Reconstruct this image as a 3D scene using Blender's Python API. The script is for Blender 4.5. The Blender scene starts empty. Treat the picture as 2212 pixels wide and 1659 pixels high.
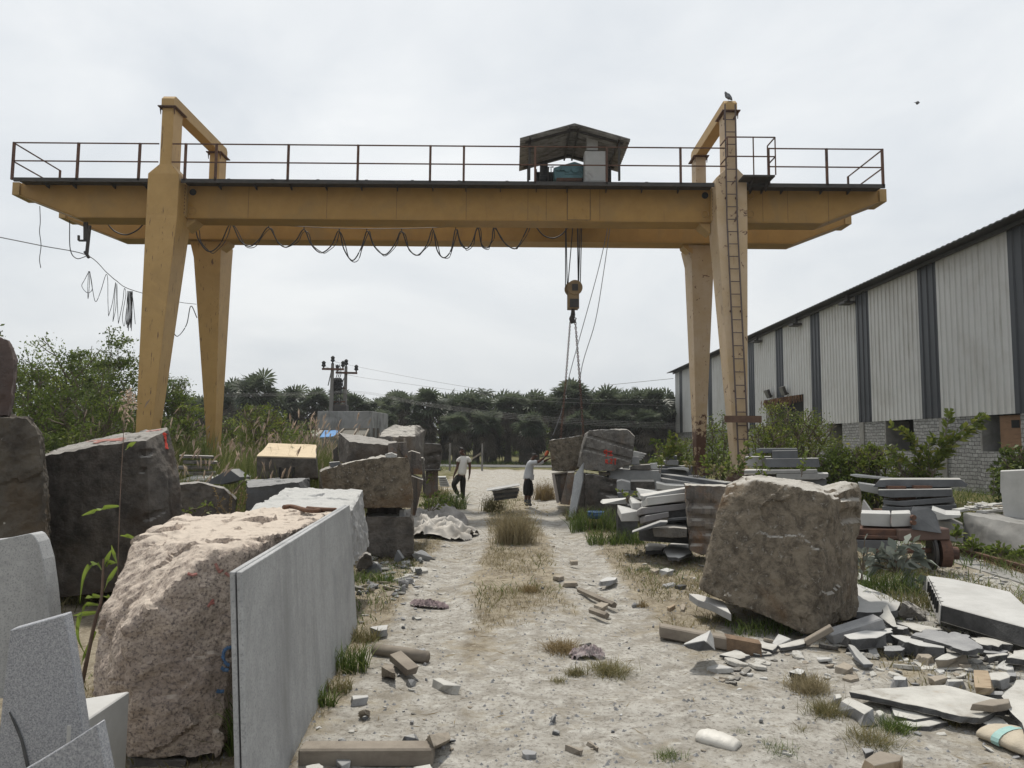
import bpy, bmesh, math, random
import numpy as np
from mathutils import Vector, Matrix, noise
random.seed(7); rng = np.random.default_rng(7)
R = math.radians
sc = bpy.context.scene
COL = sc.collection
# ------------------------------------------------------------------ camera
FPX, CX, CY = 1533.0, 1106.0, 829.5          # focal length and centre for a 2212 px wide picture
EYE = Vector((0, 0, 1.8)); TH = math.atan(124.5 / 1533); RO = R(.45)
_f = Vector((0, math.cos(TH), math.sin(TH))); _r0 = Vector((1, 0, 0)); _u0 = Vector((0, -math.sin(TH), math.cos(TH)))
_r = _r0 * math.cos(RO) + _u0 * math.sin(RO); _u = -_r0 * math.sin(RO) + _u0 * math.cos(RO)
cd = bpy.data.cameras.new('camera'); cam = bpy.data.objects.new('camera', cd); COL.objects.link(cam)
cd.sensor_width = 36; cd.lens = 36 * FPX / 2212; cd.clip_start = .05; cd.clip_end = 5000
cam.matrix_world = Matrix(((_r.x, _u.x, -_f.x, 0), (_r.y, _u.y, -_f.y, 0), (_r.z, _u.z, -_f.z, EYE.z), (0, 0, 0, 1)))
sc.camera = cam
# ------------------------------------------------------------------ light
SUN_EL, SUN_AZ = R(65), R(-14)               # azimuth from +Y (ahead), negative = left
sd = Vector((math.sin(SUN_AZ) * math.cos(SUN_EL), math.cos(SUN_AZ) * math.cos(SUN_EL), math.sin(SUN_EL)))
sl = bpy.data.lights.new('sun', 'SUN'); sl.energy = 3.4; sl.angle = R(4); sl.color = (1, .95, .86)
so = bpy.data.objects.new('sun', sl); COL.objects.link(so); so.location = (0, 0, 60)
so.rotation_euler = (-sd).to_track_quat('-Z', 'Y').to_euler()
w = bpy.data.worlds.new('World'); sc.world = w; w.use_nodes = True
nt = w.node_tree; N = nt.nodes; L = nt.links; N.clear()
out = N.new('ShaderNodeOutputWorld'); bg = N.new('ShaderNodeBackground'); bg.inputs['Strength'].default_value = .1
sky = N.new('ShaderNodeTexSky'); sky.sky_type = 'NISHITA'; sky.sun_disc = False
sky.sun_elevation = SUN_EL; sky.sun_rotation = SUN_AZ; sky.dust_density = 4; sky.air_density = 1.5
tc = N.new('ShaderNodeTexCoord'); mp = N.new('ShaderNodeMapping'); mp.inputs['Scale'].default_value = (1, 1, 2.2)
n1 = N.new('ShaderNodeTexNoise'); n1.inputs['Scale'].default_value = 2.1; n1.inputs['Detail'].default_value = 8; n1.inputs['Roughness'].default_value = .55; n1.inputs['Distortion'].default_value = .5
r1 = N.new('ShaderNodeValToRGB'); r1.color_ramp.elements[0].position = .34; r1.color_ramp.elements[1].position = .66
r1.color_ramp.elements[0].color = (6.9, 7.3, 7.7, 1); r1.color_ramp.elements[1].color = (8.8, 9.0, 9.1, 1)
mx = N.new('ShaderNodeMix'); mx.data_type = 'RGBA'; mx.inputs[0].default_value = .93
L.new(tc.outputs['Generated'], mp.inputs['Vector']); L.new(mp.outputs[0], n1.inputs['Vector']); L.new(n1.outputs[0], r1.inputs[0])
L.new(sky.outputs[0], mx.inputs[6]); L.new(r1.outputs[0], mx.inputs[7])
dp = N.new('ShaderNodeVectorMath'); dp.operation = 'DOT_PRODUCT'; dp.inputs[1].default_value = tuple(sd); L.new(tc.outputs['Generated'], dp.inputs[0])
g1 = N.new('ShaderNodeMapRange'); g1.interpolation_type = 'SMOOTHSTEP'; L.new(dp.outputs['Value'], g1.inputs[0])
for i, v in enumerate((-.6, .2, .38, 1.0)): g1.inputs[i + 1].default_value = v            # the hazy sky is brightest around the sun
sx = N.new('ShaderNodeSeparateXYZ'); L.new(tc.outputs['Generated'], sx.inputs[0]); g2 = N.new('ShaderNodeMapRange'); L.new(sx.outputs['Z'], g2.inputs[0])
for i, v in enumerate((0., .35, .91, 1.0)): g2.inputs[i + 1].default_value = v
gm = N.new('ShaderNodeMath'); gm.operation = 'MULTIPLY'; L.new(g1.outputs[0], gm.inputs[0]); L.new(g2.outputs[0], gm.inputs[1])
vm = N.new('ShaderNodeVectorMath'); vm.operation = 'SCALE'; L.new(mx.outputs[2], vm.inputs[0]); L.new(gm.outputs[0], vm.inputs['Scale']); L.new(vm.outputs[0], bg.inputs[0]); L.new(bg.outputs[0], out.inputs[0])
sc.view_settings.view_transform = 'Standard'; sc.view_settings.look = 'None'; sc.view_settings.exposure = .1; sc.view_settings.gamma = 1
sc.render.engine = 'CYCLES'; sc.cycles.max_bounces = 6; sc.cycles.diffuse_bounces = 3; sc.cycles.glossy_bounces = 2
sc.cycles.transparent_max_bounces = 6; sc.cycles.use_denoising = True

# ------------------------------------------------------------------ picture-to-place helpers
REG = dict(a1=(0, 300), a2=(1000, 300), a3=(2000, 300), a4=(2700, 300), a5=(0, 1100), a6=(1000, 1100), a7=(2000, 1100), a8=(2996, 1100),
           b1=(0, 1650), b2=(1000, 1650), b3=(2000, 1650), b4=(2996, 1650), b5=(0, 2247), b6=(1000, 2247), b7=(2000, 2247), b8=(2996, 2247))
REG = {k: v + (.4973,) for k, v in REG.items()}
REG.update(c1=(2380, 1650, .28029), c2=(3376, 1800, .3255), c3=(3400, 2300, .31465), c4=(1400, 1650, .22604), D=(0, 0, 1 / .54004))
def D(k, x, y):
    a = REG[k]; return ((a[0] + x * a[2]) * .54004, (a[1] + y * a[2]) * .54004)
def ray(px, py):
    return _f + _r * ((px - CX) / FPX) + _u * (-(py - CY) / FPX)
def at(px, py, Y):
    d = ray(px, py); return EYE + d * (Y / d.y)
def V(k, x, y, Y): return at(*D(k, x, y), Y)
def gp(k, x, y, z=0.):
    d = ray(*D(k, x, y)); return EYE + d * ((z - EYE.z) / d.z)
def sstep(a, b, x):
    t = min(1, max(0, (x - a) / (b - a))); return t * t * (3 - 2 * t)
def gh(x, y):
    """height of the ground"""
    z = .45 * sstep(-5.2, -8.5, x) * sstep(7, 12, y) + .36 * sstep(8.5, 13, x)
    near = 1 - sstep(40, 60, y)
    if abs(x) < 30 and y < 60:
        z += near * (.035 * noise.noise((x * .5, y * .5, 3)) + .018 * noise.noise((x * 1.7, y * 1.7, 9)))
        for rx in (-.82 - .012 * max(0, y - 9), 1.12 - .02 * max(0, y - 10)): z -= near * .06 * math.exp(-((x - rx) / .3) ** 2) * sstep(6, 9, y)
        if y < 14: z += (.012 * noise.noise((x * 4.5, y * 4.5, 1)) + .006 * noise.noise((x * 11, y * 11, 4)))
    return z
def gz(p, dz=0.): return Vector((p[0], p[1], gh(p[0], p[1]) + dz))

# ------------------------------------------------------------------ object helpers
def tag(o, label=None, cat=None, group=None, kind=None):
    if label: o['label'] = label; kind = kind or 'thing'
    if cat: o['category'] = cat
    if group: o['group'] = group
    if kind: o['kind'] = kind
    return o
def empty(name, label, cat, loc=(0, 0, 0), group=None, rz=0):
    o = bpy.data.objects.new(name, None); COL.objects.link(o); o.location = loc; o.rotation_euler.z = rz; o.empty_display_size = .2
    return tag(o, label, cat, group)
def rootloc(p):
    v = Vector((0, 0, 0))
    while p is not None: v += p.location; p = p.parent
    return v
class MB:
    """collects shapes given in place coordinates and links them as ONE mesh object"""
    def __init__(s): s.v = []; s.f = []; s.t = []; s.attr = None
    def add(s, vs, fs):
        b = len(s.v); s.v += [tuple(p) for p in vs]; s.f += [tuple(b + i for i in q) for q in fs]; return s
    def box(s, lo, hi):
        x0, y0, z0 = lo; x1, y1, z1 = hi
        return s.add([(x0, y0, z0), (x1, y0, z0), (x1, y1, z0), (x0, y1, z0), (x0, y0, z1), (x1, y0, z1), (x1, y1, z1), (x0, y1, z1)],
                     [(3, 2, 1, 0), (4, 5, 6, 7), (0, 1, 5, 4), (1, 2, 6, 5), (2, 3, 7, 6), (3, 0, 4, 7)])
    def loft(s, rings, cap=True):
        n = len(rings[0]); vs = [p for r in rings for p in r]; fs = []
        for i in range(len(rings) - 1):
            for j in range(n):
                k = (j + 1) % n; fs.append((i * n + j, i * n + k, (i + 1) * n + k, (i + 1) * n + j))
        if cap: fs.append(tuple(range(n - 1, -1, -1))); fs.append(tuple((len(rings) - 1) * n + j for j in range(n)))
        return s.add(vs, fs)
    def prism(s, poly, ext):
        e = Vector(ext); return s.loft([[Vector(p) for p in poly], [Vector(p) + e for p in poly]])
    def tube(s, path, r, n=6, r2=None):
        path = [Vector(p) for p in path]; rings = []; m = len(path)
        for i, p in enumerate(path):
            t = (path[min(i + 1, m - 1)] - path[max(i - 1, 0)])
            if t.length < 1e-9: t = Vector((0, 0, 1))
            t.normalize(); a = t.cross(Vector((.31, .17, .93)) if abs(t.z) < .9 else Vector((1, 0.1, 0))).normalized(); b = t.cross(a)
            rr = r[i] if isinstance(r, (list, tuple)) else (r if r2 is None else r + (r2 - r) * i / (m - 1))
            rings.append([p + (a * math.cos(2 * math.pi * k / n) + b * math.sin(2 * math.pi * k / n)) * rr for k in range(n)])
        return s.loft(rings)
    def bar(s, a, b, w=.05, h=None):
        a = Vector(a); b = Vector(b); t = (b - a).normalized(); h = h or w
        u = t.cross(Vector((0, 0, 1))) if abs(t.z) < .95 else t.cross(Vector((0, 1, 0))); u.normalize(); v = u.cross(t)
        q = [(-1, -1), (1, -1), (1, 1), (-1, 1)]
        return s.loft([[p + u * (i * w / 2) + v * (j * h / 2) for i, j in q] for p in (a, b)])
    def disc(s, c, axis, r, th, n=20):
        c = Vector(c); ax = Vector(axis).normalized(); return s.tube([c - ax * th / 2, c + ax * th / 2], r, n)
    def build(s, name, m, parent=None, smooth=False, bevel=0, tone=None):
        me = bpy.data.meshes.new(name)
        o = bpy.data.objects.new(name, me); COL.objects.link(o)
        if parent is not None: o.parent = parent; off = rootloc(parent)
        else:
            a = np.array(s.v); off = Vector(((a[:, 0].min() + a[:, 0].max()) / 2, (a[:, 1].min() + a[:, 1].max()) / 2, a[:, 2].min())); o.location = off
        vs = np.array(s.v) - np.array(off)
        me.from_pydata(vs.tolist(), [], s.f)
        if tone is not None:
            at_ = me.attributes.new('tone', 'FLOAT', 'POINT'); at_.data.foreach_set('value', np.asarray(tone, dtype=np.float32))
        bm = bmesh.new(); bm.from_mesh(me)
        if tone is None: bmesh.ops.recalc_face_normals(bm, faces=bm.faces)
        if bevel:
            bmesh.ops.remove_doubles(bm, verts=bm.verts, dist=1e-5)
            ed = [e for e in bm.edges if len(e.link_faces) == 2 and e.calc_face_angle(0) > .5]
            bmesh.ops.bevel(bm, geom=ed, offset=bevel, segments=1, affect='EDGES', clamp_overlap=True)
        bm.to_mesh(me); bm.free()
        if smooth: me.polygons.foreach_set('use_smooth', [True] * len(me.polygons))
        me.materials.append(m); return o
def children(o): return [c for c in COL.objects if c.parent == o]
def copy_tree(o, kids, loc, rz=0, scale=1., label=None):
    """a thing with copies of its parts; kids = its part objects"""
    c = o.copy(); COL.objects.link(c); c.location = loc; c.rotation_euler.z = rz
    c.scale = (scale,) * 3 if not isinstance(scale, tuple) else scale
    if label: c['label'] = label
    for k in kids:
        d = k.copy(); COL.objects.link(d); d.parent = c
    return c

# ------------------------------------------------------------------ materials
def mat(name, cols, scale=3., rough=.85, bump=.3, bscale=None, detail=8, spec=.25, metal=0, stain=None, speck=None, streak=None, pos=(.35, .65), coord='Object', rr=.68, dist=0., dust=None, bd=.02, zrust=None):
    """cols = 2 base colours mixed by noise; stain=(colour, scale, lo, hi); speck=(colour, scale, amount); streak=(colour, lo, hi) vertical runs"""
    m = bpy.data.materials.new(name); m.use_nodes = True; t = m.node_tree; N = t.nodes; L = t.links
    b = N['Principled BSDF']; b.inputs['Roughness'].default_value = rough; b.inputs['Specular IOR Level'].default_value = spec; b.inputs['Metallic'].default_value = metal
    tc = N.new('ShaderNodeTexCoord'); src = tc.outputs[coord]
    def nz(sc_, d=detail, ro=rr, vec=None, di=0.):
        n = N.new('ShaderNodeTexNoise'); n.inputs['Scale'].default_value = sc_; n.inputs['Detail'].default_value = d; n.inputs['Roughness'].default_value = ro; n.inputs['Distortion'].default_value = di
        L.new(vec or src, n.inputs['Vector']); return n.outputs[0]
    def ramp(v, lo, hi):
        r = N.new('ShaderNodeMapRange'); r.inputs[1].default_value = lo; r.inputs[2].default_value = hi; L.new(v, r.inputs[0]); return r.outputs[0]
    def mixc(f, a, c):
        x = N.new('ShaderNodeMix'); x.data_type = 'RGBA'
        L.new(f, x.inputs[0])
        for i, q in ((6, a), (7, c)):
            if isinstance(q, tuple): x.inputs[i].default_value = (*q, 1)
            else: L.new(q, x.inputs[i])
        return x.outputs[2]
    c = mixc(ramp(nz(scale, di=dist), *pos), cols[0], cols[1])
    if len(cols) > 2: c = mixc(ramp(nz(scale * .35, 4), .5, .7), c, cols[2])
    if stain: c = mixc(ramp(nz(stain[1], 6, .65, di=.6), stain[2], stain[3]), c, stain[0])
    if streak:
        mp = N.new('ShaderNodeMapping'); mp.inputs['Scale'].default_value = streak[3] if len(streak) > 3 else (5, 5, .5); L.new(src, mp.inputs[0])
        c = mixc(ramp(nz(1.6, 7, .65, mp.outputs[0]), streak[1], streak[2]), c, streak[0])
    if speck:
        sp = N.new('ShaderNodeTexNoise'); sp.inputs['Scale'].default_value = speck[1]; sp.inputs['Detail'].default_value = 3; sp.inputs['Roughness'].default_value = .7; L.new(src, sp.inputs['Vector'])
        hi = speck[3] if len(speck) > 3 else .70; c = mixc(ramp(sp.outputs[0], hi - speck[2], hi), c, speck[0])
    if zrust:                                    # flaking paint low on the steel: colour, z below which it spreads, z where it ends
        sx = N.new('ShaderNodeSeparateXYZ'); L.new(src, sx.inputs[0]); g = N.new('ShaderNodeMapRange'); L.new(sx.outputs['Z'], g.inputs[0])
        for i, v in enumerate((zrust[1], zrust[2], .26, 0.)): g.inputs[i + 1].default_value = v
        ad = N.new('ShaderNodeMath'); L.new(g.outputs[0], ad.inputs[0]); L.new(nz(5, 8, .7), ad.inputs[1]); c = mixc(ramp(ad.outputs[0], .66, .70), c, zrust[0])
    if dust:                                     # stone dust that has settled on upward faces
        g = N.new('ShaderNodeNewGeometry'); sx = N.new('ShaderNodeSeparateXYZ'); L.new(g.outputs['Normal'], sx.inputs[0])
        ad = N.new('ShaderNodeMath'); ad.operation = 'MULTIPLY_ADD'; ad.inputs[1].default_value = .5; L.new(nz(4, 6, .7), ad.inputs[0]); L.new(sx.outputs['Z'], ad.inputs[2])
        c = mixc(ramp(ad.outputs[0], .8, 1.25), c, dust)
    L.new(c, b.inputs['Base Color'])
    if bump:
        bp = N.new('ShaderNodeBump'); bp.inputs['Strength'].default_value = bump; bp.inputs['Distance'].default_value = bd
        L.new(nz(bscale or scale * 4, 8, .7), bp.inputs['Height']); L.new(bp.outputs[0], b.inputs['Normal'])
    return m
def leafmat(name, c1, c2, c3=None, rough=.55, trans=.35):
    m = bpy.data.materials.new(name); m.use_nodes = True; t = m.node_tree; N = t.nodes; L = t.links
    b = N['Principled BSDF']; b.inputs['Roughness'].default_value = rough; b.inputs['Specular IOR Level'].default_value = .3
    a = N.new('ShaderNodeAttribute'); a.attribute_name = 'tone'
    r = N.new('ShaderNodeValToRGB'); e = r.color_ramp.elements; e[0].color = (*c1, 1); e[1].color = (*(c3 or c2), 1)
    if c3: q = e.new(.6); q.color = (*c2, 1)
    L.new(a.outputs['Fac'], r.inputs[0]); L.new(r.outputs[0], b.inputs['Base Color'])
    tr = N.new('ShaderNodeBsdfTranslucent'); L.new(r.outputs[0], tr.inputs[0])
    mx = N.new('ShaderNodeMixShader'); mx.inputs[0].default_value = trans
    L.new(b.outputs[0], mx.inputs[1]); L.new(tr.outputs[0], mx.inputs[2]); L.new(mx.outputs[0], N['Material Output'].inputs[0])
    return m
M = {}
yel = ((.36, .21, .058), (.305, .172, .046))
M['yellow'] = mat('shaded_ochre_paint', yel, 2.2, .55, .06, 30, spec=.35, stain=((.25, .16, .06), .8, .5, .75), streak=((.19, .115, .045), .6, .82, (4, 4, .35)))  # girder paint darker than the legs, walkway shade put into its colour
M['yellow_worn'] = mat('worn_ochre_paint', ((.42, .28, .125), (.36, .235, .095)), 1.5, .6, .12, 30, stain=((.12, .06, .035), 3.5, .66, .70), streak=((.24, .13, .07), .62, .76, (9, 9, .8)))
M['yellow_leg'] = mat('leg_paint', ((.44, .28, .105), (.38, .235, .082)), 1.6, .55, .08, 30, spec=.35, stain=((.32, .20, .075), .7, .5, .75), streak=((.12, .065, .038), .615, .66, (12, 12, 1.2)))
M['pale_worn'] = mat('faded_paint', ((.50, .385, .265), (.44, .32, .185)), 1.2, .65, .12, 30, stain=((.10, .05, .035), 4.5, .615, .65), streak=((.27, .15, .09), .62, .78, (9, 9, .8)))
M['rusty_leg'] = mat('rusty_leg_paint', ((.46, .36, .26), (.40, .29, .17)), 1.2, .65, .12, 30, stain=((.12, .06, .038), 4.5, .63, .665), streak=((.27, .15, .09), .62, .78, (9, 9, .8)), zrust=((.085, .042, .028), 1.9, 3.4))
M['rust'] = mat('rusty_steel', ((.09, .05, .038), (.14, .075, .05)), 9, .8, .3, 60, stain=((.05, .035, .03), 3, .5, .7))
M['dark_steel'] = mat('dark_steel', ((.035, .034, .034), (.06, .052, .046)), 6, .6, .1, 40, spec=.3)
M['black'] = mat('black_rubber_and_shade', ((.015, .015, .016), (.03, .03, .03)), 8, .7, .05)  # also paints the shade inside port holes and drill slots
M['cable'] = mat('cable_sheath', ((.03, .03, .034), (.05, .05, .055)), 8, .6, 0)
M['wire'] = mat('grey_wire', ((.20, .20, .21), (.15, .15, .16)), 8, .5, 0)
# ------------------------------------------------------------------ ground, road
def spaced(a, b, fine, far, grow=1.13):
    """grid lines: fine step between a and b, growing outside"""
    xs = list(np.arange(a, b + 1e-6, fine)); s = fine; x = b
    while x < far[1]: s *= grow; x += s; xs.append(x)
    s = fine; x = a; pre = []
    while x > far[0]: s *= grow; x -= s; pre.append(x)
    return pre[::-1] + xs
gx = spaced(-5, 6.5, .085, (-900, 900)); gy = spaced(2.2, 14, .085, (-12, 1500), 1.1)
nx, ny = len(gx), len(gy)
vs = [(x, y, gh(x, y)) for y in gy for x in gx]
fs = [(j * nx + i, j * nx + i + 1, (j + 1) * nx + i + 1, (j + 1) * nx + i) for j in range(ny - 1) for i in range(nx - 1)]
me = bpy.data.meshes.new('ground'); me.from_pydata(vs, [], fs); me.polygons.foreach_set('use_smooth', [True] * len(fs))
ground = bpy.data.objects.new('ground', me); COL.objects.link(ground); tag(ground, kind='structure')
def trackness(x, y):
    """1 on the dusty drive, 0 in the weeds beside it"""
    wide = sstep(-1.05, -.4, x) * (1 - sstep(1.9 + (9 - y) * .12, 3.0 + (9 - y) * .3, x)) * (1 - sstep(6.0 + .8 * math.sin(x * 3.1), 8.6 + .8 * math.sin(x * 3.1), y))
    if y > 47: return 0.
    if y > 22: half = 1.6 + (y - 22) * .07 + max(0, y - 39) * .5; return (1 - sstep(half, half + 1.5, abs(x - .4))) * (1 - .7 * (1 - sstep(24, 30, y)) * (1 - sstep(.2, .5, abs(x - .1))))
    t = wide; wob = .12 * math.sin(y * .8)
    for rx in (-.82 - .012 * max(0, y - 9), 1.12 - .02 * max(0, y - 10)): t = max(t, .95 * (1 - sstep(.28, .62, abs(x - rx + wob * .5))))
    return t
dust = np.array([trackness(v[0], v[1]) for v in vs], dtype=np.float32)
def stoneyard(x, y): return sstep(2.2, 4, x) * (1 - sstep(7.5, 9, x)) * (1 - sstep(9, 12, y))
def greenness(x, y):
    return max(sstep(-4.5, -6.5, x) * sstep(8, 11, y), sstep(8, 10.5, x) * sstep(9, 12, y), sstep(44, 48, y) * (1 - sstep(2, 8, abs(x - 4)) * 0), sstep(2, 3.5, abs(x)) * sstep(11, 16, y) * .8)
grn = np.array([max(greenness(v[0], v[1]), 0) for v in vs], dtype=np.float32)
for nm, ar in (('dust', dust), ('green', grn), ('shale', np.array([stoneyard(v[0], v[1]) for v in vs], dtype=np.float32))):
    me.attributes.new(nm, 'FLOAT', 'POINT').data.foreach_set('value', ar)
def ground_mat():
    m = bpy.data.materials.new('dusty_ground'); m.use_nodes = True; t = m.node_tree; N = t.nodes; L = t.links
    b = N['Principled BSDF']; b.inputs['Roughness'].default_value = .95; b.inputs['Specular IOR Level'].default_value = .1
    tc = N.new('ShaderNodeTexCoord')
    def nz(s, d=8, ro=.6, di=0.):
        n = N.new('ShaderNodeTexNoise'); n.inputs['Scale'].default_value = s; n.inputs['Detail'].default_value = d; n.inputs['Roughness'].default_value = ro; n.inputs['Distortion'].default_value = di
        L.new(tc.outputs['Object'], n.inputs['Vector']); return n.outputs[0]
    def rng_(v, lo, hi, a=0., c=1.):
        r = N.new('ShaderNodeMapRange'); r.inputs[1].default_value = lo; r.inputs[2].default_value = hi; r.inputs[3].default_value = a; r.inputs[4].default_value = c; L.new(v, r.inputs[0]); return r.outputs[0]
    def mixc(f, a, c):
        x = N.new('ShaderNodeMix'); x.data_type = 'RGBA'; L.new(f, x.inputs[0])
        for i, q in ((6, a), (7, c)):
            if isinstance(q, tuple): x.inputs[i].default_value = (*q, 1)
            else: L.new(q, x.inputs[i])
        return x.outputs[2]
    def mth(op, a, c):
        x = N.new('ShaderNodeMath'); x.operation = op
        for i, q in ((0, a), (1, c)):
            if isinstance(q, (int, float)): x.inputs[i].default_value = q
            else: L.new(q, x.inputs[i])
        return x.outputs[0]
    def attr(n):
        a = N.new('ShaderNodeAttribute'); a.attribute_name = n; return a.outputs['Fac']
    big, mid, fin = nz(.9, 6, .6), nz(4.5, 8, .65, .4), nz(28, 8, .7)
    dustc = mixc(rng_(mid, .36, .62), (.275, .255, .222), (.43, .412, .376))
    dustc = mixc(rng_(nz(9, 5, .6, .3), .56, .68), dustc, (.49, .475, .435))
    dustc = mixc(rng_(fin, .50, .66), dustc, (.165, .15, .13))
    dirt = mixc(rng_(mid, .35, .65), (.155, .128, .092), (.32, .28, .21))
    dirt = mixc(rng_(fin, .5, .68), dirt, (.38, .34, .27))
    gcol = mixc(rng_(mid, .35, .65), (.05, .058, .022), (.16, .14, .065))
    shale = mixc(rng_(nz(7, 6, .7), .4, .6), (.27, .26, .235), (.42, .405, .37))
    dm = mth('ADD', attr('dust'), rng_(big, .3, .7, -.5, .3)); dm = rng_(mth('ADD', dm, rng_(nz(6, 6, .7), .3, .7, -.4, .3)), .25, .75)
    c = mixc(dm, dirt, dustc)
    gm = mth('ADD', attr('green'), rng_(nz(1.4, 6, .6), .3, .7, -.4, .3)); c = mixc(rng_(gm, .4, .75), c, gcol)
    c = mixc(rng_(mth('ADD', attr('shale'), rng_(big, .3, .7, -.3, .2)), .4, .8), c, shale)
    L.new(c, b.inputs['Base Color'])
    h = mth('ADD', mth('MULTIPLY', mid, .6), mth('MULTIPLY', fin, .35)); h = mth('ADD', h, mth('MULTIPLY', nz(90, 4, .7), .22))
    vo = N.new('ShaderNodeTexVoronoi'); vo.inputs['Scale'].default_value = 3.2; L.new(tc.outputs['Object'], vo.inputs['Vector'])
    h = mth('ADD', h, rng_(vo.outputs['Distance'], .12, .24, -.18, 0.))      # scuffed footprints
    bp = N.new('ShaderNodeBump'); bp.inputs['Strength'].default_value = .9; bp.inputs['Distance'].default_value = .06
    L.new(h, bp.inputs['Height']); L.new(bp.outputs[0], b.inputs['Normal']); return m
me.materials.append(ground_mat())
M['asphalt'] = mat('asphalt', ((.10, .10, .10), (.14, .14, .135)), 5, .9, .2)
rd = MB(); 
for i in range(16):
    x0, x1 = -60 + i * 7, -60 + (i + 1) * 7
    rd.add([(x0, 50.2, .03), (x1, 50.2, .03), (x1, 54.6, .03), (x0, 54.6, .03), (x0, 50.2, -.2), (x1, 50.2, -.2), (x1, 54.6, -.2), (x0, 54.6, -.2)], [(0, 1, 2, 3), (4, 5, 1, 0), (7, 6, 2, 3)])
tag(rd.build('road', M['asphalt']), kind='structure')

M['seam'] = mat('dark_seam', ((.13, .085, .04), (.17, .11, .05)), 6, .7, 0)
# ------------------------------------------------------------------ gantry crane
Y0, Y1 = 20.0, 20.62                 # front girder faces
Y2, Y3 = 22.12, 22.74                # back girder faces
YD = 19.5                            # front edge of the walkway
def zat(k, x, y, Y): return V(k, x, y, Y).z
def xat(k, x, y, Y): return V(k, x, y, Y).x
gzb = zat('a2', 1106, 1160, Y0); gzt = zat('a2', 1106, 893, Y0)      # girder bottom / top
dz1 = zat('a2', 1106, 846, YD); dz0 = dz1 - .075                      # walkway top / bottom
XL, XR = V('a1', 105, 870, YD).x, V('a4', 1690, 860, YD).x            # walkway ends
kl, kr = V('a1', 610, 1140, Y0).x, V('a4', 1190, 1180, Y0).x          # where the girders start to taper
el, er = V('a1', 165, 905, Y0).x, V('a4', 1640, 1005, Y0).x
crane = empty('gantry_crane', 'tall ochre yellow gantry crane spanning the track on four tapering legs', 'gantry crane', (-1.7, 21.4, 0))
def girder(y0, y1):
    g = MB(); e = .34
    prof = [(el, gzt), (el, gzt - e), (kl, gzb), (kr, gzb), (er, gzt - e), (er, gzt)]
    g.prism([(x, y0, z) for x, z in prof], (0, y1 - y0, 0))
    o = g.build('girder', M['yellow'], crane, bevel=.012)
    f = MB()                                            # flanges a touch wider than the web box
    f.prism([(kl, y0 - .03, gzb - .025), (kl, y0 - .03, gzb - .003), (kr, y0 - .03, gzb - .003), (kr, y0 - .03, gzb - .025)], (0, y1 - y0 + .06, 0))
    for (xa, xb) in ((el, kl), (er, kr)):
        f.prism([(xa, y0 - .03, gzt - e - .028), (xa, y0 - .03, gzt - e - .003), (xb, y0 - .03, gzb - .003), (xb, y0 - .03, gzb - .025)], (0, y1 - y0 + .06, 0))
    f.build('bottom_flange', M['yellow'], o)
    for x in (el, er):
        s = -1 if x < 0 else 1; p = MB()
        p.box((min(x + s * .002, x + s * .2), y0 - .05, gzt - .36), (max(x + s * .002, x + s * .2), y1 + .05, gzt + .01))
        p.build('end_plate', M['yellow_worn'], o)
    return o
gf = girder(Y0, Y1); gb = girder(Y2, Y3)
xa, xb = V('a3', 542, 1040, Y0).x, V('a3', 725, 1040, Y0).x
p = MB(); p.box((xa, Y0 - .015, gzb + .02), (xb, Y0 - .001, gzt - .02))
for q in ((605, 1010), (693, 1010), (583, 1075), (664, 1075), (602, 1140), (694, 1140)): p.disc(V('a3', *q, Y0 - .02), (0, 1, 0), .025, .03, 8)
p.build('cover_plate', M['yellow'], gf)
p = MB(); wz = .012
for x in (xa, xb): p = MB(); p.box((x - wz, Y0 - .018, gzb + .02), (x + wz, Y0 - .0005, gzt - .02)); p.build('weld_seam', M['seam'], gf)
for x in (xat('a1', 2000, 1000, Y0), xat('a2', 620, 1000, Y0), xat('a2', 1180, 1000, Y0), xat('a2', 1740, 1000, Y0), xat('a3', 225, 1000, Y0), xat('a3', 372, 1000, Y0), xat('a3', 803, 1000, Y0), xat('a4', 705, 1000, Y0), xat('a4', 905, 1000, Y0), xat('a4', 1232, 1000, Y0)): p = MB(); p.box((x - .006, Y0 - .004, gzb), (x + .006, Y0 - .0005, gzt - .02)); p.build('weld_seam', M['seam'], gf)
p = MB(); p.box((xa, Y0 - .018, gzb + .01), (xb, Y0 - .0005, gzb + .03)); p.build('weld_seam', M['seam'], gf)
for q in (('a1', 1552, 943), ('a3', 1649, 969)):
    h = MB(); h.disc(V(*q, Y0 - .01), (0, 1, 0), .095, .03, 20); h.build('port_hole_shade', M['black'], gf)  # black disc paints the shade inside a round hole
for q in (('a1', 1548, 1093), ('a3', 1651, 1117), ('a4', 607, 972), ('a4', 607, 1118)):
    h = MB(); h.tube([V(*q, Y0 - .012) + Vector((.1 * math.cos(a), 0, .1 * math.sin(a))) for a in np.linspace(0, 2 * math.pi, 17)], .008, 4); h.build('port_ring', M['yellow_worn'], gf)
# bolted joints against the legs
for xz, sx in ((xat('a1', 1500, 1000, Y0), 1), (xat('a3', 1697, 1000, Y0), -1)):
    j = MB(); j.box((xz - .03, Y0 - .14, gzb), (xz + .05, Y0 - .005, gzt - .03))
    for i in range(9): j.disc((xz + .01, Y0 - .145, gzb + .1 + i * .1), (0, 1, 0), .022, .05, 6)
    jo = j.build('joint_plate', M['yellow_worn'], gf); jo.data.materials.append(M['rust'])
    for p in jo.data.polygons:
        if p.index >= 6: p.material_index = 1
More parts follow.
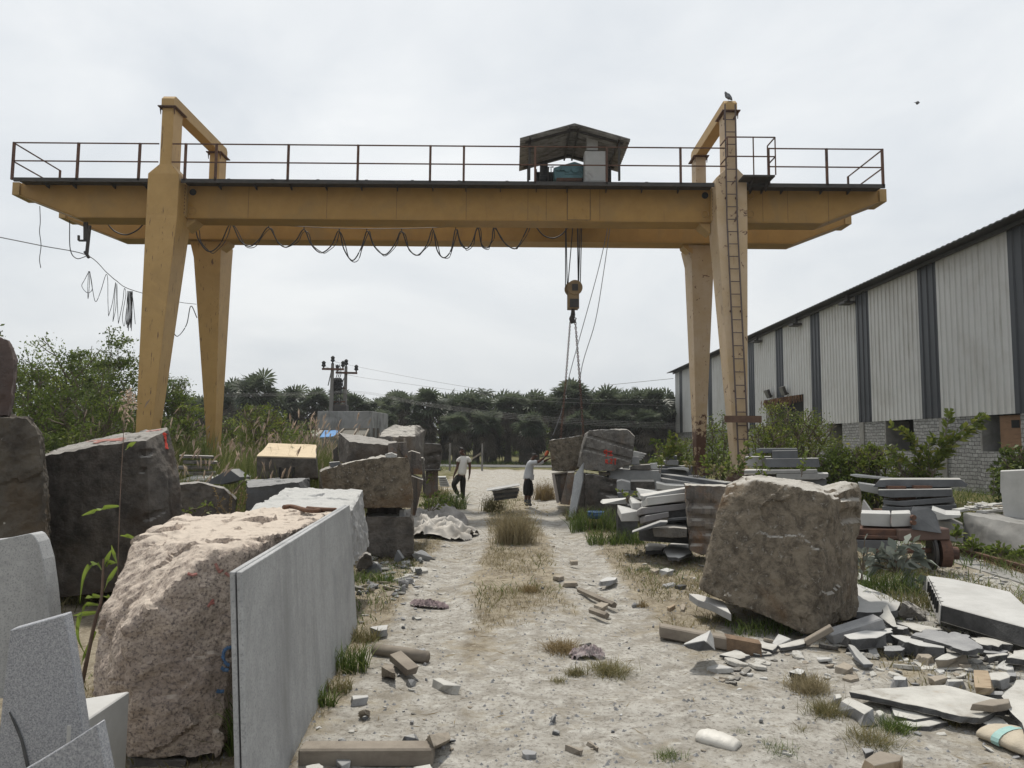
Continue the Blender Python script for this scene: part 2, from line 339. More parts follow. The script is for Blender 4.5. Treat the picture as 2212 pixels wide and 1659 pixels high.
# walkway
wk = MB(); segs = [(XL, xat('a1', 1190, 840, YD)), (xat('a1', 1455, 850, YD), xat('a3', 1725, 870, YD)), (xat('a4', 580, 870, YD), XR)]
for a, b in segs:
    wk.box((a, YD, dz1 - .035), (b, Y0 + .55, dz1)); wk.box((a, YD, dz1 - .11), (b, YD + .05, dz1 - .036))
def bracket(x):
    wk.prism([(x, YD + .02, dz1 - .04), (x, Y0 - .004, dz1 - .04), (x, Y0 - .004, gzt - .16), (x, Y0 - .06, gzt - .16)], (.018, 0, 0))
for k, xs_ in (('a1', (350, 570, 890, 1150, 1750, 2040)), ('a2', (30, 315, 600, 885, 1175, 1462, 1730, 2010)), ('a3', (290, 540, 857, 1145, 1440)), ('a4', (620, 710, 870, 1190, 1410))):
    for x in xs_: bracket(xat(k, x, 900, YD + .25))
walk = wk.build('walkway', M['dark_steel'], crane)
c = MB()
for k, xs_ in (('a1', (1827, 2180)), ('a2', (170, 538, 930, 1302, 1680, 2067)), ('a3', (57, 1185))):
    for x in xs_: q = V(k, x, 840, YD); c.box((q.x - .04, YD + .1, dz1 + .001), (q.x + .04, YD + .16, dz1 + .05))
c.build('rail_clip', M['dark_steel'], walk)
# railing
zr2 = zat('a2', 870, 562, YD); zr1 = zat('a2', 870, 708, YD)
rl = MB(); yb = YD + .03
xl = V('a1', 110, 520, yb).x; lz = V('a1', 113, 520, yb).z
def rail(a, b, z): rl.bar((a, yb, z), (b, yb, z), .03)
for z in (zr1, zr2):
    rail(xl, xat('a1', 1280, 560, yb), z); rail(xat('a1', 1380, 550, yb), xat('a3', 1812, 580, yb), z); rail(xat('a4', 755, 565, yb), xat('a4', 1670, 560, yb), z)
xl_, xr_ = xl, xat('a4', 1670, 560, yb)
ye = Y1 + 1.0
for x in (xl_, xr_):
    for z in (zr1, zr2): rl.bar((x, yb, z), (x, ye, z), .03)
rg = rl.build('railing', M['rust'], crane)
def post(x, y=None, z1=None, w=.05):
    y = yb if y is None else y; h = MB(); h.box((x - w / 2, y - w / 2, dz1 - .06), (x + w / 2, y + w / 2, z1 or zr2 + .012)); h.build('railing_post', M['rust'], rg)
for k, xs_ in (('a1', (105, 625, 1120, 1490, 1737)), ('a2', (307, 868, 1450, 1720)), ('a3', (283, 858, 1452)), ('a4', (752, 1220, 1668))):
    for x in xs_: post(xat(k, x, 700, yb), w=.06)
post(xl_, ye); post(xr_, ye)
# landing round the ladder
lp = MB(); q0 = V('a4', 640, 802, 19.0); q1 = V('a4', 805, 806, 19.0)
lx0, lx1 = q0.x, q1.x; lz_ = q0.z; lx_in = xat('a4', 420, 490, 18.95)
lp.box((lx0 - .3, 19.0, lz_ - .05), (lx1, YD - .004, lz_)); lp.prism([(lx0, 19.02, lz_ - .052), (lx0, YD, lz_ - .052), (lx0, YD, lz_ - .3)], (.02, 0, 0)); lp.prism([(lx1 - .1, 19.02, lz_ - .052), (lx1 - .1, YD, lz_ - .052), (lx1 - .1, YD, lz_ - .3)], (.02, 0, 0))
lp.build('landing', M['dark_steel'], crane)
lr = MB(); za, zb_ = zat('a4', 600, 500, 18.95), zat('a4', 600, 655, 18.95)
for z in (za, zb_):
    lr.bar((lx_in, 18.95, z), (lx1, 18.95, z), .028); lr.bar((lx1, 18.95, z), (lx1, yb, z), .028); lr.bar((lx_in, 18.95, z), (lx_in - .02, yb, z), .028)
for x in (lx_in, xat('a4', 628, 500, 18.95), lx1): lr.bar((x, 18.95, za), (x, 18.95, lz_ - .02 if x > lx_in + .3 else zb_), .028)
lr.bar((lx1, yb, za), (lx1, yb, lz_), .028)
lr.build('landing_railing', M['rust'], crane)
# legs
def ring(x0, x1, y0, y1, z): return [(x0, y0, z), (x1, y0, z), (x1, y1, z), (x0, y1, z)]
zs = zat('a1', 1190, 790, 19.45); zp = zat('a1', 1280, 715, 19.5)
LEGTOP = zat('a1', 1350, 262, 19.5)
def leg(front, left, m):
    if left:
        xo, xi = xat('a1', 1190, 790, 19.45), xat('a1', 1440, 790, 19.45)
        fo, fi = (xat('a5', 1090, 1250, 18.8), xat('a5', 1200, 1230, 18.8)) if front else (xat('a5', 1675, 1420, 23.15), xat('a5', 1727, 1420, 23.15))
        pa, pb = xat('a1', 1283, 700, 19.5), xat('a1', 1378, 700, 19.5)
    else:
        xo, xi = xat('a3', 1985, 820, 19.45), xat('a3', 1738, 820, 19.45)
        fo, fi = (xat('a7', 1990, 1400, 18.8), xat('a7', 1895, 1400, 18.8)) if front else (xat('a7', 1648, 1430, 23.15), xat('a7', 1583, 1430, 23.15))
        pa, pb = xat('a3', 1910, 740, 19.5), xat('a3', 1815, 740, 19.5)
    if not front and left: fo, fi = fo, fi
    ya, yb_ = (19.45, 20.3) if front else (22.44, 23.29)
    fy0, fy1 = (18.8, 19.25) if front else (23.15, 23.6)
    zf = 1.08
    g = MB(); s = sorted
    x0, x1 = min(xo, xi), max(xo, xi); f0, f1 = min(fo, fi), max(fo, fi); p0, p1 = min(pa, pb), max(pa, pb)
    if not front:      # seen further back the top is a little narrower
        if left: x0, x1 = xat('a1', 1540, 1470, 22.2), xat('a1', 1757, 1480, 22.2)
        else: x0, x1 = xat('a7', 1553, 0, 22.2), xat('a7', 1733, 0, 22.2)
    py0, py1 = (ya + .05, ya + .6) if front else (yb_ - .6, yb_ - .05)
    top = gzb - .1
    if front:
        g.loft([ring(f0, f1, fy0, fy1, zf), ring(x0, x1, ya, yb_, top), ring(x0, x1, ya, yb_, zs), ring(p0, p1, py0, py1, zp), ring(p0, p1, py0, py1, LEGTOP)])
    else:
        k0, k1 = (p0 - .0, p1 + .0)
        g.loft([ring(f0, f1, fy0, fy1, zf), ring(x0, x1, ya - .1, yb_, gzb - .55), ring(x0 - .12, x1 + .02, ya - .15, yb_, gzb - .03)])
        g.loft([ring(k0 - .2, k1 + .2, Y3 + .002, yb_, gzb - .03), ring(k0 - .2, k1 + .2, Y3 + .002, yb_, zs), ring(k0, k1, py0, py1, zp), ring(k0, k1, py0, py1, LEGTOP)])
    o = g.build('leg', m, crane, bevel=.012)
    pl = MB(); pl.box((f0 - .06, fy0 - .05, zf - .06), (f1 + .06, fy1 + .05, zf - .002)); pl.build('base_plate', M['rust'], o)
    fl = MB(); 
    fl.box((p0 - .09, py0 - .09, LEGTOP + .002), (p1 + .09, py1 + .09, LEGTOP + .03))
    for x in (p0 - .04, p1 + .02):
        fl.prism([(x, py0 - .08, LEGTOP), (x, py0 - .002, LEGTOP), (x, py0 - .002, LEGTOP - .2)], (.02, 0, 0))
    fl.build('top_flange', M['rust'], o)
    return o, (p0, p1, py0, py1), (f0, f1, fy0, fy1)
legs = {}
for fr in (True, False):
    for lf in (True, False):
        legs[fr, lf] = leg(fr, lf, M['yellow_leg'])
legs[True, False][0].data.materials[0] = M['pale_worn']; legs[False, False][0].data.materials[0] = M['rusty_leg']
for lf in (True, False):                                # tie beams over the top
    p0, p1, ya, yb_ = legs[True, lf][1]; yc = legs[False, lf][1][3]
    t = MB(); z0 = LEGTOP + .032; h = .34
    x0, x1 = p0 - .01, p1 + .01
    pr = [(ya - .04, z0), (yc + .04, z0), (yc + .04, z0 + h - .1), (yc - .05, z0 + h), (ya + .08, z0 + h), (ya - .04, z0 + h - .12)]
    t.prism([(x0, y, z) for y, z in pr], (x1 - x0, 0, 0)); t.build('tie_beam', M['yellow_worn'], crane, bevel=.01)
# haunches under the front girder and bogies on the rail plinth
for lf in (True, False):
    s = 1 if lf else -1
    for fr, yy in ((True, 20.05), (False, 22.3)):
        x = (xat('a1', 1487, 1200, 20.0) if lf else xat('a3', 1690, 1200, 20.0)) if fr else (xat('a1', 1757, 1400, 22.2) if lf else xat('a7', 1553, 0, 22.2))
        h = MB(); h.prism([(x - s * .02, yy, gzb - .03), (x + s * .28, yy, gzb - .03), (x + s * .26, yy, gzb - .1), (x - s * .02, yy, gzb - .32)], (0, .5, 0)); h.build('haunch', M['yellow_worn'], crane)
    f = legs[True, lf][2]; b = legs[False, lf][2]; xm = (f[0] + f[1]) / 2; xm2 = (b[0] + b[1]) / 2
    for (xx, y0, y1) in ((xm, f[2], f[3]), (xm2, b[2], b[3])):
        bo = MB(); bo.box((xx - .17, y0 - .35, .78), (xx + .17, y1 + .35, 1.018)); tr = bo.build('wheel_truck', M['rust'], crane)
        for yw in (y0 - .15, y1 + .15):
            wv = MB(); wv.disc((xx, yw, .72), (1, 0, 0), .16, .12, 16); wv.build('wheel', M['dark_steel'], tr)
    pb = MB(); pb.loft([ring(xm - .32, xm + .32, 15.5, 25, .0), ring(xm2 - .25, xm + .25 if lf else xm2 + .3, 15.5, 25, .5)])
    tag(pb.build('rail_wall', mat('rail_wall_concrete_' + 'ab'[lf], ((.27, .26, .24), (.2, .19, .17)), 3, .9, .3)), ['low concrete crane rail wall buried in weeds on the right', 'low concrete crane rail wall buried in tall grass on the left'][lf], 'rail wall')
    rr_ = MB(); rr_.box((xm - .2, 15.6, .503), (xm + .2, 24.9, .555)); tag(rr_.build('crane_rail', M['rust']), ['rusty crane rail on the wall among weeds at right', 'rusty crane rail on the wall among grass at left'][lf], 'rail')
# ladder
ld = MB(); ldr = []
def ladder_pt(y, side, Yy=19.28):
    pass
ltop = zat('a3', 1855, 235, 19.35); xlt0, xlt1 = xat('a3', 1810, 235, 19.35), xat('a3', 1893, 235, 19.35)
zb0 = 1.3; xlb0, xlb1 = xat('a7', 1917, 1330, 18.72), xat('a7', 1997, 1150, 18.72)
def lad(x0, x1, z):
    t = (z - zb0) / (ltop - zb0); return x0 + (x1 - x0) * t
def lady(z): return 18.72 + (19.36 - 18.72) * min(1, (z - zb0) / (gzb - .1 - zb0)) - .0
zz = [zb0 + (ltop - zb0) * i / 12 for i in range(13)]
ladder = MB(); ladder.tube([(lad(xlb0, xlt0, z), lady(z), z) for z in zz], .022, 6); ladder.tube([(lad(xlb1, xlt1, z), lady(z), z) for z in zz], .022, 6)
M['ladder'] = mat('weathered_ladder', ((.085, .068, .064), (.13, .10, .092)), 9, .75, .1)
lo = ladder.build('ladder', M['ladder'], crane)
z = zb0 + .25
while z < ltop - .15:
    r_ = MB(); r_.tube([(lad(xlb0, xlt0, z), lady(z), z), (lad(xlb1, xlt1, z), lady(z), z)], .014, 5); r_.build('rung', M['ladder'], lo); z += .36
br = MB()
for z in (3.2, 5.4, gzb + .5, zs, LEGTOP - .2):
    for xx in (lad(xlb0, xlt0, z), lad(xlb1, xlt1, z)): br.bar((xx, lady(z), z), (xx, lady(z) + .16, z), .045)
br.build('standoff', M['rust'], lo)
cl = MB(); q = V('a7', 1950, 1163, 18.7); cl.box((q.x - .48, 18.62, q.z - .08), (q.x + .48, 18.69, q.z + .1)); cl.build('cross_plank', mat('old_plank', ((.10, .06, .045), (.16, .10, .07)), 4, .9, .3), crane)
# left end bracket
lb = MB(); q = V('a1', 690, 1185, 20.3)
lb.bar(q, V('a1', 690, 1330, 20.3), .12, .05); lb.bar(V('a1', 635, 1332, 20.3), V('a1', 715, 1332, 20.3), .05); lb.bar(V('a1', 633, 1290, 20.3), V('a1', 633, 1332, 20.3), .05)
lb.bar(V('a1', 722, 1210, 20.3), V('a1', 697, 1445, 20.3), .08, .05); lb.bar(V('a1', 683, 1420, 20.3), V('a1', 715, 1470, 20.3), .07)
lb.build('cable_arm', M['dark_steel'], crane)
# ------------------------------------------------------------------ festoon cables
def sag_path(pts, n=10): return pts
def smooth_path(pts, n=8):
    P = [Vector(p) for p in pts]; P = [P[0] * 2 - P[1]] + P + [P[-1] * 2 - P[-2]]; o = []
    for i in range(1, len(P) - 2):
        for k in range(n):
            t = k / n; a, b, c_, d = P[i - 1:i + 3]
            o.append(.5 * ((2 * b) + (c_ - a) * t + (2 * a - 5 * b + 4 * c_ - d) * t * t + (3 * b - a - 3 * c_ + d) * t ** 3))
    o.append(P[-2]); return o
yc = 21.2
fp = [('a1', 1565, 1205), ('a1', 1600, 1330), ('a1', 1680, 1420), ('a1', 1770, 1360), ('a1', 1855, 1198), ('a1', 1930, 1330), ('a1', 2010, 1378), ('a1', 2085, 1320),
      ('a2', 150, 1225), ('a2', 225, 1345), ('a2', 290, 1385), ('a2', 370, 1330), ('a2', 435, 1242), ('a2', 490, 1360), ('a2', 570, 1430), ('a2', 655, 1370), ('a2', 715, 1253), ('a2', 755, 1400), ('a2', 825, 1492),
      ('a2', 895, 1390), ('a2', 943, 1255), ('a2', 1000, 1380), ('a2', 1085, 1445), ('a2', 1165, 1360), ('a2', 1218, 1255), ('a2', 1275, 1395), ('a2', 1345, 1450), ('a2', 1420, 1370), ('a2', 1470, 1242),
      ('a2', 1505, 1410), ('a2', 1562, 1470), ('a2', 1620, 1400), ('a2', 1655, 1238), ('a2', 1695, 1360), ('a2', 1745, 1395), ('a2', 1790, 1340), ('a2', 1832, 1226), ('a2', 1862, 1360), ('a2', 1910, 1390), ('a2', 1945, 1330), ('a2', 1965, 1218),
      ('a2', 2030, 1330), ('a2', 2112, 1395), ('a3', 150, 1370), ('a3', 230, 1215)]
fc = MB(); pth = smooth_path([V(*q, yc) for q in fp], 6); fc.tube(pth, .02, 5)
fest = fc.build('festoon_cable', M['cable'], None, smooth=True); tag(fest, 'black power cable hanging in loops under the crane girders', 'cable')
f2 = MB(); f2.tube([p + Vector((.03 + .03 * math.sin(i * .7), .1, .03 * math.sin(i * .33))) for i, p in enumerate(pth)], .014, 4)
o = f2.build('second_cable', M['cable'], None); o.parent = fest; o.location = o.location - fest.location
mw = MB(); mw.tube(smooth_path([V('a1', 1860, 1192, yc), V('a2', 150, 1205, yc), V('a2', 720, 1233, yc), V('a2', 1220, 1235, yc), V('a2', 1650, 1220, yc), V('a2', 1965, 1205, yc)]), .01, 4)
for x, y in ((150, 1205), (435, 1222), (718, 1233), (940, 1237), (1220, 1235), (1470, 1229), (1655, 1220), (1830, 1210)): mw.bar(V('a2', x, y, yc), V('a2', x, y + 18, yc), .03)
o = mw.build('carrier_wire', M['dark_steel'], None); o.parent = fest; o.location = o.location - fest.location
l2 = MB(); l2.tube(smooth_path([V('a1', 855, 1183, 21), V('a1', 920, 1255, 21), V('a1', 1010, 1285, 21), V('a1', 1100, 1250, 21), V('a1', 1162, 1188, 21)]), .022, 5)
tag(l2.build('cable_loop', M['cable'], None, True), 'single cable loop sagging beneath the left girder overhang', 'cable')
l3 = MB(); l3.tube(smooth_path([V('a3', 283, 1215, 21.2), V('a3', 350, 1290, 21.2), V('a3', 430, 1312, 21.2), V('a3', 500, 1280, 21.2), V('a3', 552, 1218, 21.2)]), .02, 5)
tag(l3.build('cable_loop', M['cable'], None, True), 'short cable loop sagging just left of the hoist ropes', 'cable')
h1 = MB(); h1.tube(smooth_path([V('a1', 320, 1055, 20.4), V('a1', 324, 1180, 20.4), V('a1', 318, 1260, 20.4), V('a1', 330, 1370, 20.4), V('a1', 318, 1480, 20.4), V('a1', 328, 1552, 20.4)]), .011, 4)
tag(h1.build('loose_wire', M['cable'], None), 'thin loose wire dangling from the left tip of the girder', 'wire')
h2 = MB(); h2.tube(smooth_path([V('a1', 560, 1170, 20.4), V('a1', 565, 1400, 20.4), V('a1', 615, 1475, 20.4), V('a1', 690, 1460, 20.4)]), .014, 4)
tag(h2.build('loose_wire', M['cable'], None), 'black cable drooping from the girder to the steel cable arm', 'wire')
# supply wire running along the yard on the left, with its own bunched loops
XW = V('a1', 690, 1440, 20.3).x
def onx(k, x, y, X=XW):
    d = ray(*D(k, x, y)); return EYE + d * (X / d.x)
sw = MB(); sw.tube(smooth_path([onx('a1', -150, 1275), onx('a1', 330, 1372), V('a1', 700, 1450, 20.3), onx('a1', 860, 1590), onx('a5', 935, 45), onx('a5', 1060, 120), onx('a5', 1420, 213), onx('a5', 1580, 235)]), .012, 4)
swo = sw.build('supply_wire', M['wire'], None); tag(swo, 'grey overhead supply wire passing the left crane leg', 'wire')
lo_ = MB()
def loopwire(pts): lo_.tube(smooth_path([V('a5', x, y, 21.3 + .25 * math.sin(x)) for x, y in pts], 6), .009, 4)
loopwire([(716, -30), (680, 40), (658, 90), (700, 142), (740, 120), (735, 40), (716, -30)])
loopwire([(712, -30), (706, 100), (708, 190), (718, 100), (722, -20)]); loopwire([(722, -30), (745, 120), (770, 215), (810, 130), (850, 2), (866, 30), (868, 200), (873, 330)])
loopwire([(873, 330), (905, 220), (930, 60), (920, 200), (908, 375)]); loopwire([(908, 375), (932, 260), (940, 70), (945, 250), (952, 390)]); loopwire([(952, 390), (985, 230), (1000, 110), (1012, 160), (985, 330), (1000, 410), (1020, 250), (1035, 130)])
for i in range(6): loopwire([(1026 + i * 8, 128 + i * 3), (1018 + i * 8, 300), (1016 + i * 8, 400 + 25 * (i % 3)), (1028 + i * 7, 300), (1036 + i * 6, 130)])
loopwire([(1062, 140), (1075, 250), (1088, 395)])
tag(lo_.build('bunched_cable', M['cable'], None, True), 'bunch of slack cable loops hanging beside the left crane leg', 'cable')
l4 = MB(); l4.tube(smooth_path([V('a5', 1585, 345, 25), V('a5', 1535, 250, 25), V('a5', 1500, 400, 25), V('a5', 1430, 492, 25), V('a5', 1383, 445, 25)]), .016, 4)
tag(l4.build('cable_loop', M['cable'], None, True), 'cable loop sagging between the two left crane legs', 'cable')
# ------------------------------------------------------------------ hoist trolley under its little roof
M['tin'] = mat('old_roof_sheet', ((.33, .335, .34), (.225, .225, .225)), 2, .75, .15, 30, streak=((.06, .05, .045), .45, .7, (1, 6, 6)))
M['teal'] = mat('teal_machine_paint', ((.14, .27, .30), (.09, .18, .20)), 4, .5, .2, 20, stain=((.03, .035, .035), 3, .55, .7))
M['cabinet'] = mat('grey_cabinet', ((.44, .44, .43), (.37, .37, .36)), 1.5, .6, .05, stain=((.16, .15, .14), 2, .6, .8))
tro = empty('hoist_trolley', 'hoist trolley with teal gearbox under a gabled tin roof on the crane girders', 'hoist', (V('a3', 600, 860, 21).x, 21.3, gzt))
ra, rb = 19.5, 21.9
xl0, xr0 = V('a3', 160, 520, ra).x, V('a3', 1048, 515, ra).x; ze = (V('a3', 160, 520, ra).z + V('a3', 1048, 515, ra).z) / 2; xm_ = V('a3', 600, 395, ra).x; zr = V('a3', 600, 395, ra).z
for s, xe in ((-1, xl0), (1, xr0)):
    t = MB(); n = 30; top = []; 
    for i in range(n + 1):
        y = ra + (rb - ra) * i / n; dz = .028 * math.cos(i * math.pi)
        top.append(((xm_ + s * .01, y, zr + dz), (xe, y, ze + dz)))
    t.add([p for q in top for p in q] + [(p[0], p[1], p[2] - .012) for q in top for p in q],
          [(2 * i, 2 * i + 1, 2 * i + 3, 2 * i + 2) for i in range(n)] + [(2 * n + 2 + 2 * i + 2, 2 * n + 2 + 2 * i + 3, 2 * n + 2 + 2 * i + 1, 2 * n + 2 + 2 * i) for i in range(n)] + [(0, 1, 2 * n + 3, 2 * n + 2), (2 * n, 2 * n + 1, 4 * n + 3, 4 * n + 2)])
    t.build('roof_sheet', M['tin'], tro)
fr_ = MB()
zt = gzt + .12
for yy in (ra + .25, rb - .3):
    for s, xe in ((-1, xl0 + .28), (1, xr0 - .28)):
        f_ = (abs(xe - xm_)) / abs(xr0 - xm_); zz_ = zr + (ze - zr) * f_ - .06
        fr_.bar((xe, yy, zt), (xe, yy, zz_), .06); fr_.bar((xe + s * .12, yy, zz_ - .03), (xm_, yy, zr - .06), .06)
for x, s in ((xm_ - .12, 0), (xm_ + .12, 0), (xl0 + .3, 1), (xr0 - .3, 1)):
    f_ = abs(x - xm_) / abs(xr0 - xm_); fr_.bar((x, ra + .02, zr + (ze - zr) * f_ - .05), (x, rb - .02, zr + (ze - zr) * f_ - .05), .05)
fr_.box((xl0 + .2, 20.0, zt - .1), (xr0 - .2, 20.55, zt)); fr_.box((xl0 + .2, 22.1, zt - .1), (xr0 - .2, 22.6, zt))
for x in (xl0 + .35, xm_, xr0 - .4): fr_.box((x - .1, 20.552, zt - .09), (x + .1, 22.098, zt - .01))
fr_.build('trolley_frame', M['dark_steel'], tro)
rc = MB(); rc.prism([(xm_ - .2, ra + .03, zr - .03), (xm_, ra + .03, zr + .045), (xm_ + .2, ra + .03, zr - .03)], (0, rb - ra - .06, 0)); rc.build('ridge_cap', M['tin'], tro)
gbx = MB(); P = lambda x, y: V('a3', x, y, 20.5)
gbx.prism([P(440, 840), P(655, 845), P(680, 770), P(670, 720), P(600, 695), P(530, 715), P(430, 745)], (0, .5, 0)); go = gbx.build('gearbox', M['teal'], tro, bevel=.02)
gd = MB()
for x, y, r in ((467, 757, .06), (497, 755, .06), (540, 757, .1), (603, 757, .12)): gd.disc(V('a3', x, y, 20.47), (0, 1, 0), r, .08, 16)
gd.box(tuple(V('a3', 520, 795, 20.47)), tuple(V('a3', 640, 730, 20.52))); gd.build('gear_cover', M['teal'], go)
gy = MB(); q1, q2 = V('a3', 455, 850, 20.4), V('a3', 660, 828, 20.4); gy.box((q1.x, 20.4, q1.z), (q2.x, 20.9, q2.z)); gy.build('gearbox_base', M['rust'], tro)
mo = MB(); q = V('a3', 352, 790, 20.7); mo.tube([q + Vector((0, 0, -.32)), q + Vector((0, 0, .3))], .12, 14); mo.tube([V('a3', 320, 835, 20.5), V('a3', 375, 835, 20.5)], .1, 12); mo.build('motor', M['black'], tro)
mo = MB(); mo.tube([V('a3', 385, 850, 20.5), V('a3', 390, 740, 20.5), V('a3', 430, 740, 20.5)], .025, 6); mo.tube([V('a3', 410, 740, 20.5), V('a3', 412, 850, 20.5)], .015, 5); mo.build('brake_linkage', M['dark_steel'], tro)
dr = MB(); q = V('a3', 875, 820, 20.9); dr.tube([q + Vector((-2.2, .35, 0)), q + Vector((0, .35, 0))], .26, 20)
dr.disc(q + Vector((.03, .35, 0)), (1, 0, 0), .36, .09, 28); dr.disc(q + Vector((-2.2, .35, 0)), (1, 0, 0), .34, .06, 24); dr.build('rope_drum', M['black'], tro)
cb = MB(); a_, b_ = V('a3', 682, 825, 19.95), V('a3', 850, 612, 19.95); cb.box((a_.x, 19.95, zt - .0 + .02), (b_.x, 20.35, b_.z)); cbo = cb.build('control_cabinet', M['cabinet'], tro, bevel=.008)
cbd = MB(); cbd.box((a_.x + .03, 19.935, zt + .06), (b_.x - .03, 19.948, b_.z - .05)); cbd.build('cabinet_door', M['cabinet'], cbo)
cb2 = MB(); a_, b_ = V('a3', 698, 603, 20.1), V('a3', 787, 500, 20.1); cb2.box((a_.x, 20.1, a_.z), (b_.x, 20.3, b_.z)); cb2.bar((a_.x + .1, 20.31, a_.z - .4), (a_.x + .1, 20.31, b_.z + .2), .05); cb2.build('resistor_box', M['cabinet'], tro)
# hook block
yh = 21.35
M['dull_yellow'] = mat('dull_block_paint', ((.24, .165, .085), (.19, .125, .065)), 3, .6, .1, 30, stain=((.10, .07, .045), 3, .52, .68))
hk = empty('hook_block', 'yellow crane hook block with twin sheaves hanging on steel ropes', 'hook block', V('a7', 590, 280, yh))
for dx, dy in ((0, -.12), (-.07, .12)):
    d_ = MB(); c0 = V('a7', 600, 108, yh) + Vector((dx, dy, 0)); d_.disc(c0, (0, 1, 0), .23, .09, 28); so_ = d_.build('sheave_cover', M['dull_yellow'], hk, bevel=.01)
    if dy < 0:
        e = MB(); e.box((c0.x - .09, c0.y - .065, c0.z - .1), (c0.x + .09, c0.y - .047, c0.z + .1)); e.disc((c0.x, c0.y - .07, c0.z), (0, 1, 0), .05, .03, 10); e.build('bearing_plate', M['dark_steel'], so_)
d_ = MB(); q = V('a7', 590, 220, yh)
d_.box((q.x - .165, yh - .14, q.z - .22), (q.x + .165, yh - .1, q.z + .34)); d_.box((q.x - .18, yh + .1, q.z - .22), (q.x + .15, yh + .14, q.z + .34)); d_.box((q.x - .15, yh - .098, q.z - .2), (q.x + .14, yh + .098, q.z - .02))
bp_ = d_.build('side_plate', M['dull_yellow'], hk, bevel=.01)
e = MB(); e.box((q.x - .12, yh - .16, q.z - .18), (q.x + .15, yh - .142, q.z + .08)); e.build('trunnion_plate', M['dark_steel'], bp_)
h_ = MB(); a_, b_ = V('a7', 587, 285, yh), V('a7', 586, 388, yh)
h_.tube([a_ + Vector((0, 0, .1)), a_, (a_ * .6 + b_ * .4)], [.055, .055, .075], 10)
h_.tube([a_ * .6 + b_ * .4, a_ * .35 + b_ * .65 + Vector((-.04, 0, 0)), b_ + Vector((-.02, 0, .03)), b_ + Vector((.06, 0, .06)), b_ + Vector((.1, 0, .16))], [.075, .08, .07, .055, .03], 10)
h_.build('hook', M['dark_steel'], hk, True)
rp = MB(); 
for k, x0, x1, y1, dy in (('a3', 527, 527, 1659, 0), ('a3', 531, 541, 1659, .1), ('a3', 586, 545, 1659, .2), ('a3', 622, 629, 1659, -.1), ('a3', 627, 633, 1659, .1), ('a3', 645, 632, 1659, 0), ('a3', 657, 645, 1659, .2)):
    a_ = V('a3', x0, 1215, yh + dy); b_ = V('a7', x1 + (0 if x1 < 600 else 0), 95, yh + dy); a_ = a_ + (a_ - b_) * .28; rp.tube([a_, b_], .016, 5)
rp.build('wire_rope', M['cable'], hk)
# chain sling to the block being lifted
def chain(name, pts, parent, link=.1, r=.014):
    P = [Vector(p) for p in pts]; tot = sum((P[i + 1] - P[i]).length for i in range(len(P) - 1)); n = int(tot / (link * .72)); m_ = MB(); out_ = []
    for k in range(n):
        s = tot * k / n
        for i in range(len(P) - 1):
            l = (P[i + 1] - P[i]).length
            if s <= l: out_.append((P[i].lerp(P[i + 1], s / l), (P[i + 1] - P[i]).normalized())); break
            s -= l
    for k, (c_, t) in enumerate(out_):
        u = t.cross(Vector((0, 1, 0))).normalized(); v = t.cross(u)
        if k % 2: u, v = v, u
        ringp = [c_ + t * (math.cos(a) * link / 2) + u * (math.sin(a) * link * .3) for a in np.linspace(0, 2 * math.pi, 9)]
        m_.tube(ringp, r, 4)
    return m_.build(name, M['rust'], parent)
sl_ = empty('chain_sling', 'rusty two-legged chain sling from the hook down to the lifted block', 'chain', V('a7', 585, 360, yh))
chain('chain_leg', [V('a7', 566, 360, yh), V('a7', 530, 830, 20.6), V('a7', 485, 1345, 19.6)], sl_, .085, .011)
chain('chain_leg', [V('a7', 604, 355, yh), V('a7', 612, 460, yh), V('a7', 640, 830, 20.8), V('a7', 672, 1300, 20.2)], sl_, .095, .013)
tag_ = MB(); tag_.tube([V('a7', 388, 1400, 19.3), V('a7', 412, 1330, 19.4)], .012, 5); tag_.tube([V('a7', 412, 1330, 19.4), V('a7', 480, 1335, 19.5)], .012, 5); tag_.build('tag_line', M['rust'], sl_)
for nm, pts, lab in (('a', [('a3', 870, 1215), ('a7', 780, 0), ('a7', 560, 800), ('a7', 500, 1080), ('a7', 425, 1290)], 'nearer thin control cable hanging from the trolley to the lifted block'), ('b', [('a3', 887, 1215), ('a7', 830, 0), ('a7', 765, 380), ('a7', 650, 790), ('a7', 660, 1200)], 'second thin control cable bowing slightly outward behind the hook chains')):
    m_ = MB(); m_.tube(smooth_path([V(*q, 21.0) for q in pts], 6), .011, 4); tag(m_.build('control_cable', M['wire'], None), lab, 'cable')
# ------------------------------------------------------------------ warehouse
M['clad'] = mat('white_cladding', ((.53, .532, .525), (.48, .48, .47)), .6, .5, .04, 40, spec=.35, stain=((.43, .42, .40), .5, .5, .75), streak=((.31, .30, .275), .54, .8, (4, 4, .3)))
M['clad_dark'] = mat('charcoal_cladding', ((.032, .037, .045), (.04, .044, .052)), .8, .45, .04, 40, spec=.35, streak=((.10, .10, .10), .6, .9, (3, 3, .25)))
M['eave'] = mat('eave_steel', ((.05, .05, .05), (.07, .068, .065)), 3, .6, .05)
M['conc'] = mat('grey_concrete', ((.27, .265, .25), (.21, .205, .195)), 2, .9, .25, stain=((.13, .125, .115), .9, .5, .7), streak=((.12, .115, .10), .55, .75, (2.5, 2.5, .4)))
M['dark'] = mat('interior_shade', ((.012, .012, .012), (.02, .02, .02)), 2, .9, 0)  # near-black colour stands in for the unlit inside
M['ply'] = mat('plywood', ((.24, .14, .08), (.19, .11, .065)), 3, .7, .1, streak=((.15, .085, .05), .5, .7, (1, 1, 6)))
